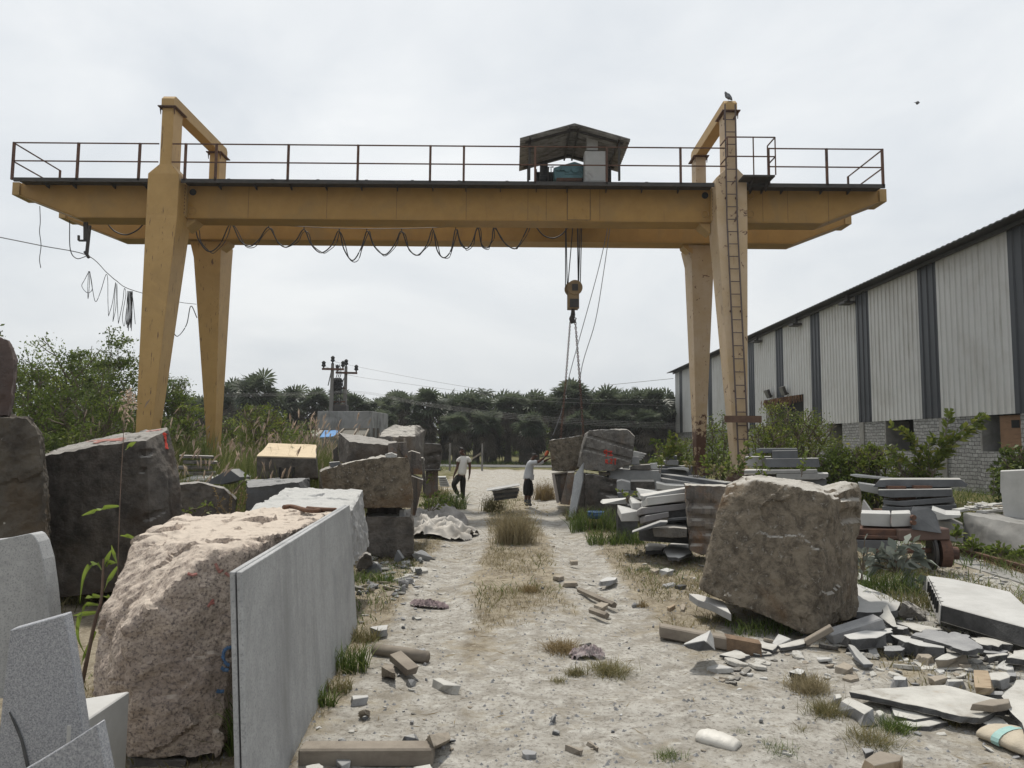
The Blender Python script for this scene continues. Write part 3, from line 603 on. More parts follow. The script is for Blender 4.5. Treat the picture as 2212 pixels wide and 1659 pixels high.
def brickmat():
    m = bpy.data.materials.new('grey_block_masonry'); m.use_nodes = True; t = m.node_tree; N = t.nodes; L = t.links; b = N['Principled BSDF']; b.inputs['Roughness'].default_value = .9
    tc = N.new('ShaderNodeTexCoord'); sx = N.new('ShaderNodeSeparateXYZ'); cx = N.new('ShaderNodeCombineXYZ'); L.new(tc.outputs['Object'], sx.inputs[0])
    nz = N.new('ShaderNodeTexNoise'); nz.inputs['Scale'].default_value = 2.2; nz.inputs['Detail'].default_value = 4; L.new(tc.outputs['Object'], nz.inputs['Vector'])
    ad = N.new('ShaderNodeMath'); ad.operation = 'MULTIPLY_ADD'; ad.inputs[1].default_value = .12; L.new(nz.outputs[0], ad.inputs[0]); L.new(sx.outputs['Z'], ad.inputs[2])
    ay = N.new('ShaderNodeMath'); ay.operation = 'MULTIPLY_ADD'; ay.inputs[1].default_value = .3; L.new(nz.outputs[0], ay.inputs[0]); L.new(sx.outputs['Y'], ay.inputs[2])
    L.new(ay.outputs[0], cx.inputs[0]); L.new(ad.outputs[0], cx.inputs[1])
    br = N.new('ShaderNodeTexBrick'); br.inputs['Scale'].default_value = 1; br.inputs['Brick Width'].default_value = .25; br.inputs['Row Height'].default_value = .115; br.inputs['Mortar Size'].default_value = .011
    br.inputs['Color1'].default_value = (.31, .31, .305, 1); br.inputs['Color2'].default_value = (.21, .21, .205, 1); br.inputs['Mortar'].default_value = (.06, .06, .06, 1); br.inputs['Mortar Smooth'].default_value = .3
    L.new(cx.outputs[0], br.inputs['Vector']); n2 = N.new('ShaderNodeTexNoise'); n2.inputs['Scale'].default_value = 14; n2.inputs['Detail'].default_value = 6; L.new(tc.outputs['Object'], n2.inputs['Vector'])
    mx = N.new('ShaderNodeMix'); mx.data_type = 'RGBA'; mx.blend_type = 'OVERLAY'; mx.inputs[0].default_value = .6; L.new(br.outputs['Color'], mx.inputs[6]); L.new(n2.outputs[0], mx.inputs[7]); L.new(mx.outputs[2], b.inputs['Base Color'])
    bp = N.new('ShaderNodeBump'); bp.inputs['Strength'].default_value = .8; bp.inputs['Distance'].default_value = .03; bp.invert = True; L.new(br.outputs['Fac'], bp.inputs['Height']); L.new(bp.outputs[0], b.inputs['Normal'])
    return m
M['brick'] = brickmat()
SX0 = 14.0; KS = (1118 - 1106) / 1533                    # wall plane x = SX0 + KS*y
def wx(y): return SX0 + KS * (y - 20)
def wat(k, x, y):
    """point on the warehouse wall plane"""
    d = ray(*D(k, x, y)); t = (SX0 - 20 * KS) / (d.x - KS * d.y); return EYE + d * t
zc0 = (wat('a8', 2212, 1113).z + wat('a8', 700, 1195).z) / 2          # bottom of the cladding
zev = (wat('a8', 0, 520).z + wat('a8', 1130, 5).z) / 2 - .05             # top of the wall
YN, YF = 14.0, wat('a7', 1412, 1100).y
shed = empty('warehouse', 'long warehouse clad in white and charcoal ribbed sheet on a grey block base', 'warehouse', (wx(40), 40, .36))
ys = [wat('a8', x, y).y for x, y in ((2105, 600), (1530, 700), (1378, 700), (988, 700), (880, 700), (592, 700), (515, 700), (296, 700), (232, 700), (60, 700), (12, 700))]
per = (ys[0] - ys[2]) * 1.0
edges = [(YN, 'clad_dark')]
strips = [(24.7, 23.5)]
p_ = 4.53; base = ys[2]; wd = abs(ys[2] - ys[1])
bounds = []
y = base
lst = []
k = -3
while base + k * p_ - wd < YF:
    lst.append((base + k * p_ - wd, base + k * p_)); k += 1
cur = YN
def panel(ya, yb, dark, zlo=None):
    n = max(2, int((yb - ya) / .285)); st = (yb - ya) / n; pr = []
    for i in range(n):
        y0 = ya + i * st
        for f, d in ((0, 0), (.30, 0), (.38, .034), (.62, .034), (.70, 0)): pr.append((y0 + f * st, d))
    pr.append((yb, 0)); m_ = MB(); z0 = zlo if zlo is not None else zc0
    vs_ = [(wx(y) - d, y, z0) for y, d in pr] + [(wx(y) - d, y, zev) for y, d in pr]; q = len(pr)
    m_.add(vs_, [(i, i + 1, q + i + 1, q + i) for i in range(q - 1)])
    m_.build('dark_panel' if dark else 'white_panel', M['clad_dark' if dark else 'clad'], shed)
yd1, yd0 = wat('a8', 142, 1000).y, wat('a8', 438, 965).y; zdoor = (wat('a8', 142, 1000).z + wat('a8', 438, 965).z) / 2
def panels(ya, yb, dark):
    for a, b in ((ya, min(yb, yd0)), (max(ya, yd0), min(yb, yd1)), (max(ya, yd1), yb)):
        if b - a > .05: panel(a, b, dark, zdoor if (a >= yd0 - 1e-6 and b <= yd1 + 1e-6) else None)
for a, b in lst:
    a2, b2 = max(a, YN), min(b, YF)
    if b2 <= YN: continue
    if a2 > cur: panels(cur, a2, False)
    if b2 > a2: panels(a2, b2, True)
    cur = b2
if cur < YF: panels(cur, YF, False)
# roof
rf = MB(); n = int((YF + .5 - YN) / .14); ov = .62; run = 16; pit = .14
top = []
for i in range(n + 1):
    y = YN + (YF + .6 - YN) * i / n; dz = .03 * (i % 2)
    top.append((wx(y) - ov, y, zev - .02 - ov * pit * 0 + dz)); top.append((wx(y) + run, y, zev + run * pit + dz))
m0 = len(top)
rf.add(top + [(p[0], p[1], p[2] - .04) for p in top], [(2 * i, 2 * i + 1, 2 * i + 3, 2 * i + 2) for i in range(n)] + [(m0 + 2 * i + 2, m0 + 2 * i + 3, m0 + 2 * i + 1, m0 + 2 * i) for i in range(n)] + [(2 * i, 2 * i + 2, m0 + 2 * i + 2, m0 + 2 * i) for i in range(n)] + [(2 * n, 2 * n + 1, m0 + 2 * n + 1, m0 + 2 * n)])
rf.build('roof', M['eave'], shed)
ev = MB(); ev.loft([[(wx(y) - .18, y, zev - .16), (wx(y) - .09, y, zev - .16), (wx(y) - .09, y, zev - .05), (wx(y) - .18, y, zev - .05)] for y in (YN, YF + .2)]); ev.build('eave_beam', M['eave'], shed)
for x, y in ((840, 212), (418, 390), (100, 525)):
    q = wat('a8', x, y); e = MB(); e.box((q.x - .5, q.y - .25, q.z - .12), (q.x - .06, q.y + .3, q.z - .02)); e.box((q.x - .3, q.y - .1, q.z - .019), (q.x - .2, q.y + .1, q.z + .28)); e.build('eave_bracket', M['dark_steel'], shed)
# block base: piers, sill walls, columns
def yy_(k, x, y): return wat(k, x, y).y
zg = .2
op = [(yy_('a8', 1328, 1300), yy_('a8', 1092, 1300), wat('a8', 1200, 1413).z), (yy_('a8', 2190, 1300), yy_('a8', 1860, 1300), wat('a8', 2000, 1422).z), (yy_('a8', 752, 1300), yy_('a8', 640, 1300), .9), (yd0, yd1, .36)]
op += [(YN + 1.5, YN + 3.0, 1.3)]
op.sort(); bs = MB(); cur = YN
for a, b, zsill in op + [(YF, YF, 0)]:
    if a - cur > .02: bs.box((wx(a) , cur, zg - .3), (wx(a) + .3, a, zc0 - .004))
    if b > a and zsill > .4: bs.box((wx(a) - .02, a, zg - .3), (wx(a) + .3, b, zsill))
    cur = b
bs.build('block_wall', M['brick'], shed)
cm = MB(); yc0 = yy_('a8', 912, 1300); yc1 = yy_('a8', 1565, 1300)
for yq in (yc0, yc1, yc1 - (yc0 - yc1), yc0 + (yc0 - yc1), YF - .2): 
    c_ = MB(); c_.box((wx(yq) - .03, yq - .17, zg - .3), (wx(yq) + .26, yq + .17, zc0 - .006)); c_.build('column', M['conc'], shed)
for a, b, zsill in op[:]:
    if zsill > .5:
        ri = MB(); ri.box((wx(b) + .001, b - .08, zsill + .002), (wx(b) + .9, b - .004, zc0 - .01)); ri.build('window_reveal', M['conc'], shed)
for a, b, zsill in op:
    if zsill > .5:
        w_ = MB(); w_.box((wx(a) + .95, a - .3, zsill - .6), (wx(a) + 1.0, b + .3, zc0 + .2)); w_.build('interior_shade_sheet', M['dark'], shed)  # near-black sheet paints the unlit inside behind each opening
a, b, zsill = [o for o in op if abs(o[0] - yy_('a8', 2190, 1300)) < .01][0]
pw = MB(); pw.box((wx(a) + .12, a - .02, zsill + .01), (wx(a) + .15, a + (b - a) * .58, zc0 - .03)); po = pw.build('plywood_shutter', M['ply'], shed)
q = wat('a8', 2112, 1197); h_ = MB(); h_.box((wx(a) + .108, q.y - .16, q.z - .11), (wx(a) + .118, q.y + .16, q.z + .11)); h_.build('shutter_hole', M['dark'], po)  # dark plate paints the shade inside the hole
# doorway
dw = MB(); dw.box((wx(yd0) + .3, yd0, zg), (wx(yd0) + .35, yd1, zdoor)); dw.build('doorway', M['dark'], shed)  # near-black sheet stands for the unlit inside behind the door
dj = MB(); dj.box((wx(yd1) - .06, yd1 - .55, zg), (wx(yd1) + .28, yd1, zdoor - .01)); dj.build('door_jamb', M['conc'], shed)
th = MB(); 
for i in range(150):
    y = yd0 + (yd1 - yd0) * (i + random.random()) / 150; a_ = Vector((wx(y) - .04 - .3 * random.random(), y, zdoor - .03)); th.bar(a_, a_ + Vector((random.uniform(-.12, .02), random.uniform(-.12, .12), -random.uniform(.15, .5))), .03, .01)
th.build('thatch_fringe', mat('dry_thatch', ((.12, .065, .04), (.20, .12, .07)), 6, .9, 0), shed)
# floor lights over the door
for x, y, s in ((195, 960, 'left floodlight on a short bracket above the warehouse doorway'), (320, 937, 'right floodlight on a short bracket above the warehouse doorway')):
    q = wat('a8', x, y); fl = empty('floodlight', s, 'floodlight', (q.x - .3, q.y, q.z), 'floodlights above the warehouse doorway')
    b_ = MB(); o_ = Vector((q.x - .3, q.y, q.z)); b_.prism([o_ + Vector((-.12, -.28, .22)), o_ + Vector((-.12, .28, .22)), o_ + Vector((.04, .24, -.22)), o_ + Vector((.04, -.24, -.22))], (.12, 0, .05)); b_.build('housing', M['dark_steel'], fl, bevel=.02)
    b_ = MB(); b_.prism([o_ + Vector((-.122, -.24, .18)), o_ + Vector((-.122, .24, .18)), o_ + Vector((.018, .2, -.18)), o_ + Vector((.018, -.2, -.18))], (-.012, 0, -.005)); b_.build('lens', mat('lamp_glass', ((.20, .20, .19), (.15, .15, .15)), 3, .25, 0, spec=.5), fl)
    b_ = MB(); b_.bar(o_ + Vector((.1, 0, 0)), o_ + Vector((.31, 0, -.12)), .04); b_.bar(o_ + Vector((.1, -.2, 0)), o_ + Vector((.1, .2, 0)), .03); b_.build('bracket', M['dark_steel'], fl)
# closing walls so the shed is a solid building
cw = MB(); cw.box((wx(YF) + .01, YF - .05, zg), (wx(YF) + run, YF, zev)); cw.prism([(wx(YF) + .01, YF - .05, zev), (wx(YF) + run, YF - .05, zev), (wx(YF) + run, YF - .05, zev + run * pit - .05)], (0, .05, 0))
cw.box((wx(YF) + run, YN, zg), (wx(YF) + run + .1, YF, zev + run * pit - .06)); cw.box((wx(YN) + .02, YN - .05, zg), (wx(YN) + run, YN, zev)); cw.build('end_wall', M['clad_dark'], shed)
# ------------------------------------------------------------------ small concrete hut with a lean-to
YH = 44.0
M['hut'] = mat('weathered_plaster', ((.28, .28, .275), (.21, .21, .21)), 1.2, .9, .2, stain=((.11, .11, .11), .6, .5, .68), streak=((.085, .085, .085), .5, .72, (1.5, 1.5, .3)))
hut = empty('concrete_hut', 'small flat-roofed concrete hut with rain-stained walls in front of the palms', 'hut', (V('a6', 800, 1200, YH).x, YH, 0))
ha, hb, hc = V('a6', 543, 1120, YH + .6), V('a6', 975, 1095, YH), V('a6', 1112, 1130, YH + 4.5)
zt_ = hb.z
h_ = MB(); h_.loft([[(ha.x, ha.y, 0), (hb.x, hb.y, 0), (hc.x, hc.y, 0), (ha.x + (hc.x - hb.x), hc.y + .6, 0)], [(ha.x, ha.y, zt_), (hb.x, hb.y, zt_), (hc.x, hc.y, zt_), (ha.x + (hc.x - hb.x), hc.y + .6, zt_)]]); h_.build('wall', M['hut'], hut, bevel=.02)
for x in (997, 1028):
    d_ = MB(); t_ = (x - 975) / (1112 - 975) ; p0 = hb.lerp(hc, t_ - .055); p1 = hb.lerp(hc, t_ + .055); zz0, zz1 = .3, V('a6', x, 1232, hb.y + t_ * 4.5).z
    d_.prism([(p0.x + .01, p0.y, zz0), (p1.x + .01, p1.y, zz0), (p1.x + .01, p1.y, zz1), (p0.x + .01, p0.y, zz1)], (.03, -.004, 0)); d_.build('window', mat('dirty_window', ((.05, .045, .04), (.12, .10, .085)), 3, .8, 0), hut)
lean = empty('lean_to', 'broken lean-to of poles and blue sheet against the concrete hut', 'shelter', (V('a6', 650, 1300, YH - 2).x, YH - 2, 0))
l_ = MB(); wd_ = mat('weathered_wood', ((.26, .23, .19), (.17, .145, .12)), 3, .9, .2, streak=((.12, .10, .08), .5, .7, (1, 1, 5)))
M['wood'] = wd_
zl = V('a6', 700, 1240, YH - .3).z
for x0, x1, yb in ((560, 480, 1330), (645, 600, 1320), (755, 690, 1300), (860, 830, 1300), (955, 920, 1310)):
    l_.bar(V('a6', x0, 1238, YH - .25), V('a6', x1, yb, YH - 3), .09); l_.bar(V('a6', x1, yb, YH - 3), Vector((V('a6', x1, yb, YH - 3).x, YH - 3, 0)), .08)
l_.bar(V('a6', 540, 1245, YH - .2), V('a6', 965, 1236, YH - .2), .08); l_.bar(V('a6', 490, 1325, YH - 3), V('a6', 930, 1312, YH - 3), .08); l_.build('pole_frame', wd_, lean)
for (x0, x1), m_, nm in (((600, 720), mat('blue_tarp', ((.06, .17, .38), (.10, .24, .45)), 3, .6, .3), 'blue_sheet'), ((730, 950), mat('dull_sheet', ((.16, .15, .13), (.10, .095, .08)), 3, .9, .3), 'sheet'), ((500, 590), mat('rag_sheet', ((.33, .31, .28), (.16, .15, .14)), 4, .9, .3), 'rag_sheet')):
    s_ = MB(); s_.prism([V('a6', x0, 1252, YH - .3), V('a6', x1, 1252, YH - .3), V('a6', x1 - 40, 1300, YH - 2.9), V('a6', x0 - 40, 1310, YH - 2.9)], (0, 0, .03)); s_.build(nm, m_, lean)
# ------------------------------------------------------------------ power poles
M['pole'] = mat('concrete_pole', ((.20, .19, .18), (.15, .145, .14)), 2, .9, .1)
def powerpole(x, ytop, ycross, xa, xb, Y, label):
    p = V('a6', x, ytop, Y); b = Vector((V('a6', x - 15, 1110, Y).x, Y, 0)); e = empty('power_pole', label, 'power pole', b, 'power poles by the concrete hut')
    m_ = MB(); tp = V('a6', x, ytop + 20, Y); m_.loft([ring(b.x - .17, b.x + .17, Y - .12, Y + .12, 0), ring(tp.x - .08, tp.x + .08, Y - .07, Y + .07, tp.z)]); m_.build('pole', M['pole'], e)
    m_ = MB(); m_.bar(V('a6', xa, ycross, Y - .14), V('a6', xb, ycross + 4, Y - .14), .13); m_.build('crossarm', M['rust'], e)
    for xx, yy in ((xa + 12, ycross), (xb - 8, ycross), (x, ytop + 25)):
        m_ = MB(); q = V('a6', xx, yy, Y - .14); m_.tube([q, q + Vector((0, 0, .12)), q + Vector((0, 0, .2)), q + Vector((0, 0, .32)), q + Vector((0, 0, .42)), q + Vector((0, 0, .52))], [.04, .05, .15, .1, .14, .05], 8); m_.build('insulator', M['black'], e)
    return e
pe1 = powerpole(665, 690, 755, 580, 755, 46, 'taller left power pole with a rusty crossarm')
pe2 = powerpole(773, 715, 785, 690, 862, 47, 'shorter right power pole with a rusty crossarm')
sw_ = empty('switch_gear', 'cluster of fuse switches and insulators mounted between the two power poles', 'switchgear', (V('a6', 710, 1100, 46.5).x, 46.5, 0))
m_ = MB()
for y in (835, 860, 880, 910, 1020, 1045, 1075): m_.bar(V('a6', 668, y, 46.3), V('a6', 765 if y > 900 else 735, y, 46.6), .1)
m_.build('mounting_bar', M['rust'], sw_)
for i in range(9):
    q = V('a6', 680 + (i % 3) * 24, 830 + (i // 3) * 30, 46.2); n_ = MB(); n_.tube([q, q + Vector((0, 0, -.15)), q + Vector((0, 0, -.3)), q + Vector((0, 0, -.45)), q + Vector((0, 0, -.6))], [.06, .16, .08, .16, .05], 8); n_.build('insulator', M['black'], sw_)
m_ = MB()
for x in (690, 705, 720): m_.tube(smooth_path([V('a6', x, 720, 46.2), V('a6', x + 12, 790, 46.2), V('a6', x - 6, 860, 46.2), V('a6', x + 5, 960, 46.2), V('a6', x, 1080, 46.2)]), .025, 4)
m_.tube([V('a6', 655, 770, 46), V('a6', 628, 890, 46)], .03, 4); m_.tube(smooth_path([V('a6', 770, 800, 47), V('a6', 745, 880, 47), V('a6', 790, 990, 47)]), .03, 4)
m_.build('jumper_wire', M['cable'], sw_)
m_ = MB(); a_ = V('a6', 690, 1075, 46.1); m_.box((a_.x - .1, 45.8, a_.z - .4), (a_.x + .75, 46.5, a_.z + .25)); m_.build('transformer_tank', M['dark_steel'], sw_, bevel=.04)
M['ohwire'] = mat('aluminium_wire', ((.17, .17, .17), (.14, .14, .14)), 8, .5, 0)
def ohwire(pts, label, r=.009, nm='overhead_wire'):
    m_ = MB(); m_.tube(smooth_path(pts, 6), r, 4); return tag(m_.build(nm, M['ohwire'], None), label, 'wire', 'overhead wires at the far end')
ohwire([V('a6', 668, 688, 46), V('a6', 780, 720, 47), V('a6', 1500, 860, 47), V('a6', 2212, 965, 48), V('a7', 700, 1000, 50), V('a7', 1405, 1005, 56)], 'topmost far overhead wire from the pole tips across the palm crowns')
ohwire([V('a6', 590, 730, 46), V('a6', 800, 805, 47), V('a6', 1240, 872, 47), V('a6', 2212, 1000, 48), V('a7', 700, 1030, 50), V('a7', 1405, 1055, 56)], 'second far overhead wire below the topmost one')
for i, l_ in enumerate(('upper', 'middle', 'lower', 'lowest')):
    d_ = i * 13
    ohwire([V('a5', 1800, 955 + d_ * .6, 44), V('a6', 300, 950 + d_ * .5, 44.5), V('a6', 880, 935 + d_ * .4, 45), V('a6', 1300, 1010 + d_ * .6, 44), V('a6', 1800, 1080 + d_ * .8, 43), V('a7', 0, 1106 + d_, 42), V('a7', 700, 1165 + d_, 41), V('a7', 1440, 1195 + d_, 40)], l_ + ' line of the four-wire bundle sagging in front of the palms', .0045)
ohwire([V('a7', 820, 890, 58), V('a7', 1395, 832, 58)], 'thin wire running up to the far corner of the warehouse roof', .02)
# verge posts by the road
for (x, y0, y1), lab in (((1608, 1245, 1400), 'left grey concrete post standing in the verge by the road'), ((1868, 1255, 1425), 'right grey concrete post standing in the verge by the road')):
    q = V('b2', x, 330, 44); m_ = MB(); z1 = V('a6', x, 1355, 44).z; m_.loft([ring(q.x - .06, q.x + .06, 43.94, 44.06, gh(q.x, 44) - .1), ring(q.x - .05, q.x + .05, 43.95, 44.05, z1)]); tag(m_.build('verge_post', M['pole'], None, bevel=.02), lab, 'post', 'concrete posts in the verge')
m_ = MB(); m_.bar(V('b2', 1786, 374, 43.8), V('b2', 1858, 327, 43.9), .08); tag(m_.build('leaning_plank', wd_, None), 'pale plank leaning against the right verge post', 'plank')
# ------------------------------------------------------------------ birds
M['feather'] = mat('pigeon_feathers', ((.10, .105, .115), (.16, .165, .175)), 12, .7, 0)
Yb = 19.53; _dz = LEGTOP + .032 + .33 - V('a3', 1836, 226, Yb).z; P = lambda x, y, d=0: V('a3', x, y, Yb + d) + Vector((0, 0, _dz))
pg = MB(); pg.tube([P(1868, 228), P(1858, 212), P(1842, 200), P(1828, 188), P(1820, 178), P(1817, 170), P(1811, 168), P(1806, 172)], [.012, .04, .068, .075, .05, .04, .046, .006], 10)
pgo = pg.build('pigeon', M['feather'], None, True); tag(pgo, 'grey pigeon perched on top of the right crane tower', 'bird')
pw_ = MB()
for s in (-1, 1): pw_.tube([P(1824, 188, s * .07), P(1842, 206, s * .075), P(1866, 226, s * .02)], [.02, .05, .008], 6)
o = pw_.build('wing', M['feather'], pgo, True)
pl_ = MB(); tz = LEGTOP + .032 + .345
for d in (-.03, .03): q = P(1836, 208, d); pl_.tube([q, (q.x, q.y, tz)], .008, 5)
pl_.build('leg', mat('bird_leg', ((.25, .10, .08), (.2, .08, .07)), 8, .7, 0), pgo)
Yb = 26; P = lambda x, y, d=0: V('a4', x, y, Yb + d)
fb = MB(); fb.tube([P(1968, 222), P(1958, 222), P(1950, 224), P(1942, 222), P(1936, 221)], [.01, .05, .07, .05, .01], 8)
fb.add([P(1950, 220), P(1935, 217), P(1918, 222), P(1936, 224)], [(0, 1, 2, 3)]); fb.add([P(1950, 220, -.05), P(1962, 216, -.3), P(1972, 219, -.5), P(1960, 222, -.2)], [(0, 1, 2, 3)])
tag(fb.build('flying_bird', M['feather'], None), 'small dark bird flying alone in the sky at upper right', 'bird')
# ------------------------------------------------------------------ people
def skinned(name, verts, edges, radii, m, parent=None, sub=2):
    me_ = bpy.data.meshes.new(name); off = rootloc(parent) if parent else Vector(verts[0])
    me_.from_pydata([tuple(Vector(v) - off) for v in verts], edges, []); o = bpy.data.objects.new(name, me_); COL.objects.link(o)
    md = o.modifiers.new('skin', 'SKIN'); 
    for i, r in enumerate(radii):
        r = r if isinstance(r, tuple) else (r, r); me_.skin_vertices[0].data[i].radius = r
    me_.skin_vertices[0].data[0].use_root = True; md.use_smooth_shade = True; md.branch_smoothing = .6
    o.modifiers.new('sub', 'SUBSURF').levels = sub
    dg = bpy.context.evaluated_depsgraph_get(); nm = bpy.data.meshes.new_from_object(o.evaluated_get(dg)); o.modifiers.clear(); o.data = nm; nm.name = name
    nm.materials.clear(); nm.materials.append(m); nm.polygons.foreach_set('use_smooth', [True] * len(nm.polygons))
    if parent: o.parent = parent
    else: o.location = off
    return o
class Sk:
    def __init__(s): s.v = []; s.e = []; s.r = []
    def chain(s, pts, rad, start=None):
        prev = start; ids = []
        for p, r in zip(pts, rad):
            s.v.append(tuple(p)); s.r.append(r); i = len(s.v) - 1
            if prev is not None: s.e.append((prev, i))
            prev = i; ids.append(i)
        return ids
    def hand(s, w, d, side, up, sc_=1.):
        """palm with four curled fingers and a thumb leaving the side of the palm; w = wrist vertex id"""
        p = Vector(s.v[w]); d = Vector(d).normalized(); side = Vector(side).normalized(); cur = Vector(up).normalized()
        pm = s.chain([p + d * .045 * sc_, p + d * .085 * sc_], [(.034, .02), (.036, .017)], w)
        for k, l in ((-1.5, .062), (-.5, .078), (.5, .082), (1.5, .07)):
            b = p + d * .09 * sc_ + side * (.018 * k)
            s.chain([b, b + d * l * .5 * sc_ + cur * .008, b + d * l * .85 * sc_ + cur * .028], [.009, .0085, .007], pm[1])
        b = p + d * .04 * sc_ - side * .035; s.chain([b, b + d * .035 - side * .015 + cur * .012, b + d * .055 - side * .01 + cur * .03], [.011, .010, .008], pm[0])
M['skin_a'] = mat('brown_skin', ((.075, .036, .024), (.09, .045, .03)), 6, .55, .05, 60)
M['hair'] = mat('black_hair', ((.012, .011, .011), (.02, .018, .017)), 20, .5, .3, 90)
M['hair2'] = mat('greying_hair', ((.035, .032, .03), (.10, .095, .09)), 25, .6, .3, 90)
M['tee'] = mat('white_tee', ((.60, .585, .56), (.55, .53, .50)), 5, .85, .25, 12)
M['shirt'] = mat('white_shirt', ((.50, .505, .52), (.44, .445, .46)), 5, .85, .4, 14, stain=((.34, .33, .33), 3, .55, .75))
M['trouser'] = mat('black_trousers', ((.011, .0105, .0095), (.018, .017, .015)), 6, .85, .3, 14)
M['shoe'] = mat('dusty_shoe', ((.10, .095, .085), (.06, .055, .05)), 10, .8, .2)
def person_a():
    Y = 21.4; z = lambda x, y, d=0: V('b2', x, y, Y + d)
    root = empty('person', 'person in white t-shirt and black trousers walking away with head bowed', 'person', V('b2', 1700, 712, Y))
    s = Sk(); sp = s.chain([z(1700, 505), z(1708, 470), z(1716, 420), z(1722, 375), z(1722, 350), z(1712, 335)], [(.125, .10), (.12, .095), (.135, .105), (.14, .10), (.07, .07), (.055, .055)])
    hd = s.chain([z(1706, 325, -.02), z(1701, 308, -.03), z(1701, 295, -.01)], [(.07, .08), (.083, .10), (.06, .075)], sp[-1])
    s.chain([z(1690, 318, -.11), z(1689, 323, -.125)], [.018, .011], hd[0])                                    # nose, turned left
    s.chain([z(1721, 312, -.01), z(1724, 306, -.01)], [.014, .01], hd[1]); s.chain([z(1688, 330, -.07)], [.03], hd[0])      # ear, jaw
    la = s.chain([z(1690, 362, .02), z(1674, 385, .0), z(1668, 440, -.03), z(1652, 480, -.08), z(1640, 508, -.1)], [.06, .052, .042, .036, .026], sp[3])
    s.hand(la[-1], z(1634, 530, -.1) - z(1640, 505, -.1), (0, 1, 0), (.6, -.3, .1))
    ra_ = s.chain([z(1752, 362, .02), z(1764, 388, .02), z(1768, 440, .03), z(1767, 480, .0), z(1764, 508, -.02)], [.06, .052, .042, .036, .026], sp[3])
    s.hand(ra_[-1], z(1760, 535, -.03) - z(1764, 505, -.02), (0, 1, 0), (-.6, -.3, .1))
    s.chain([z(1676, 520, -.05), z(1650, 560, -.2), z(1637, 582, -.28), z(1655, 630, -.12), z(1678, 662, .02)], [.095, .075, .058, .05, .036], sp[0])
    s.chain([z(1716, 520, .02), z(1712, 570, .05), z(1711, 605, .05), z(1712, 660, .1), z(1712, 700, .12)], [.095, .078, .058, .05, .036], sp[0])
    body = skinned('body', s.v, s.e, s.r, M['skin_a'], root)
    h = Sk(); h.chain([z(1700, 300, .01), z(1702, 290, .0), z(1708, 300, .05), z(1712, 312, .06)], [(.088, .105), (.075, .09), (.07, .08), (.05, .06)]); skinned('hair', h.v, h.e, h.r, M['hair'], root)
    t = Sk(); c_ = t.chain([z(1701, 512), z(1707, 465), z(1716, 415), z(1721, 372), z(1719, 352)], [(.185, .15), (.175, .14), (.185, .145), (.19, .14), (.09, .085)])
    t.chain([z(1690, 362, .02), z(1675, 384, .0), z(1672, 402, -.01)], [.082, .078, .076], c_[3]); t.chain([z(1752, 362, .02), z(1764, 386, .02), z(1767, 404, .02)], [.082, .078, .076], c_[3])
    skinned('t_shirt', t.v, t.e, t.r, M['tee'], root)
    t = Sk(); c_ = t.chain([z(1697, 512), z(1701, 478)], [(.165, .14), (.15, .125)])
    t.chain([z(1676, 522, -.05), z(1650, 560, -.2), z(1637, 582, -.28), z(1655, 628, -.13), z(1674, 655, .0)], [.115, .1, .082, .07, .062], c_[0])
    t.chain([z(1716, 522, .02), z(1712, 570, .05), z(1711, 605, .05), z(1712, 655, .1), z(1712, 692, .12)], [.115, .102, .084, .072, .066], c_[0])
    skinned('trousers', t.v, t.e, t.r, M['trouser'], root)
    for q in ([z(1690, 664, .06), z(1676, 672, -.05), z(1664, 684, -.12)], [z(1714, 704, .16), z(1708, 711, .02), z(1700, 712, -.1)]):
        t = Sk(); t.chain(q, [(.05, .05), (.052, .045), (.045, .035)]); skinned('shoe', t.v, t.e, t.r, M['shoe'], root)
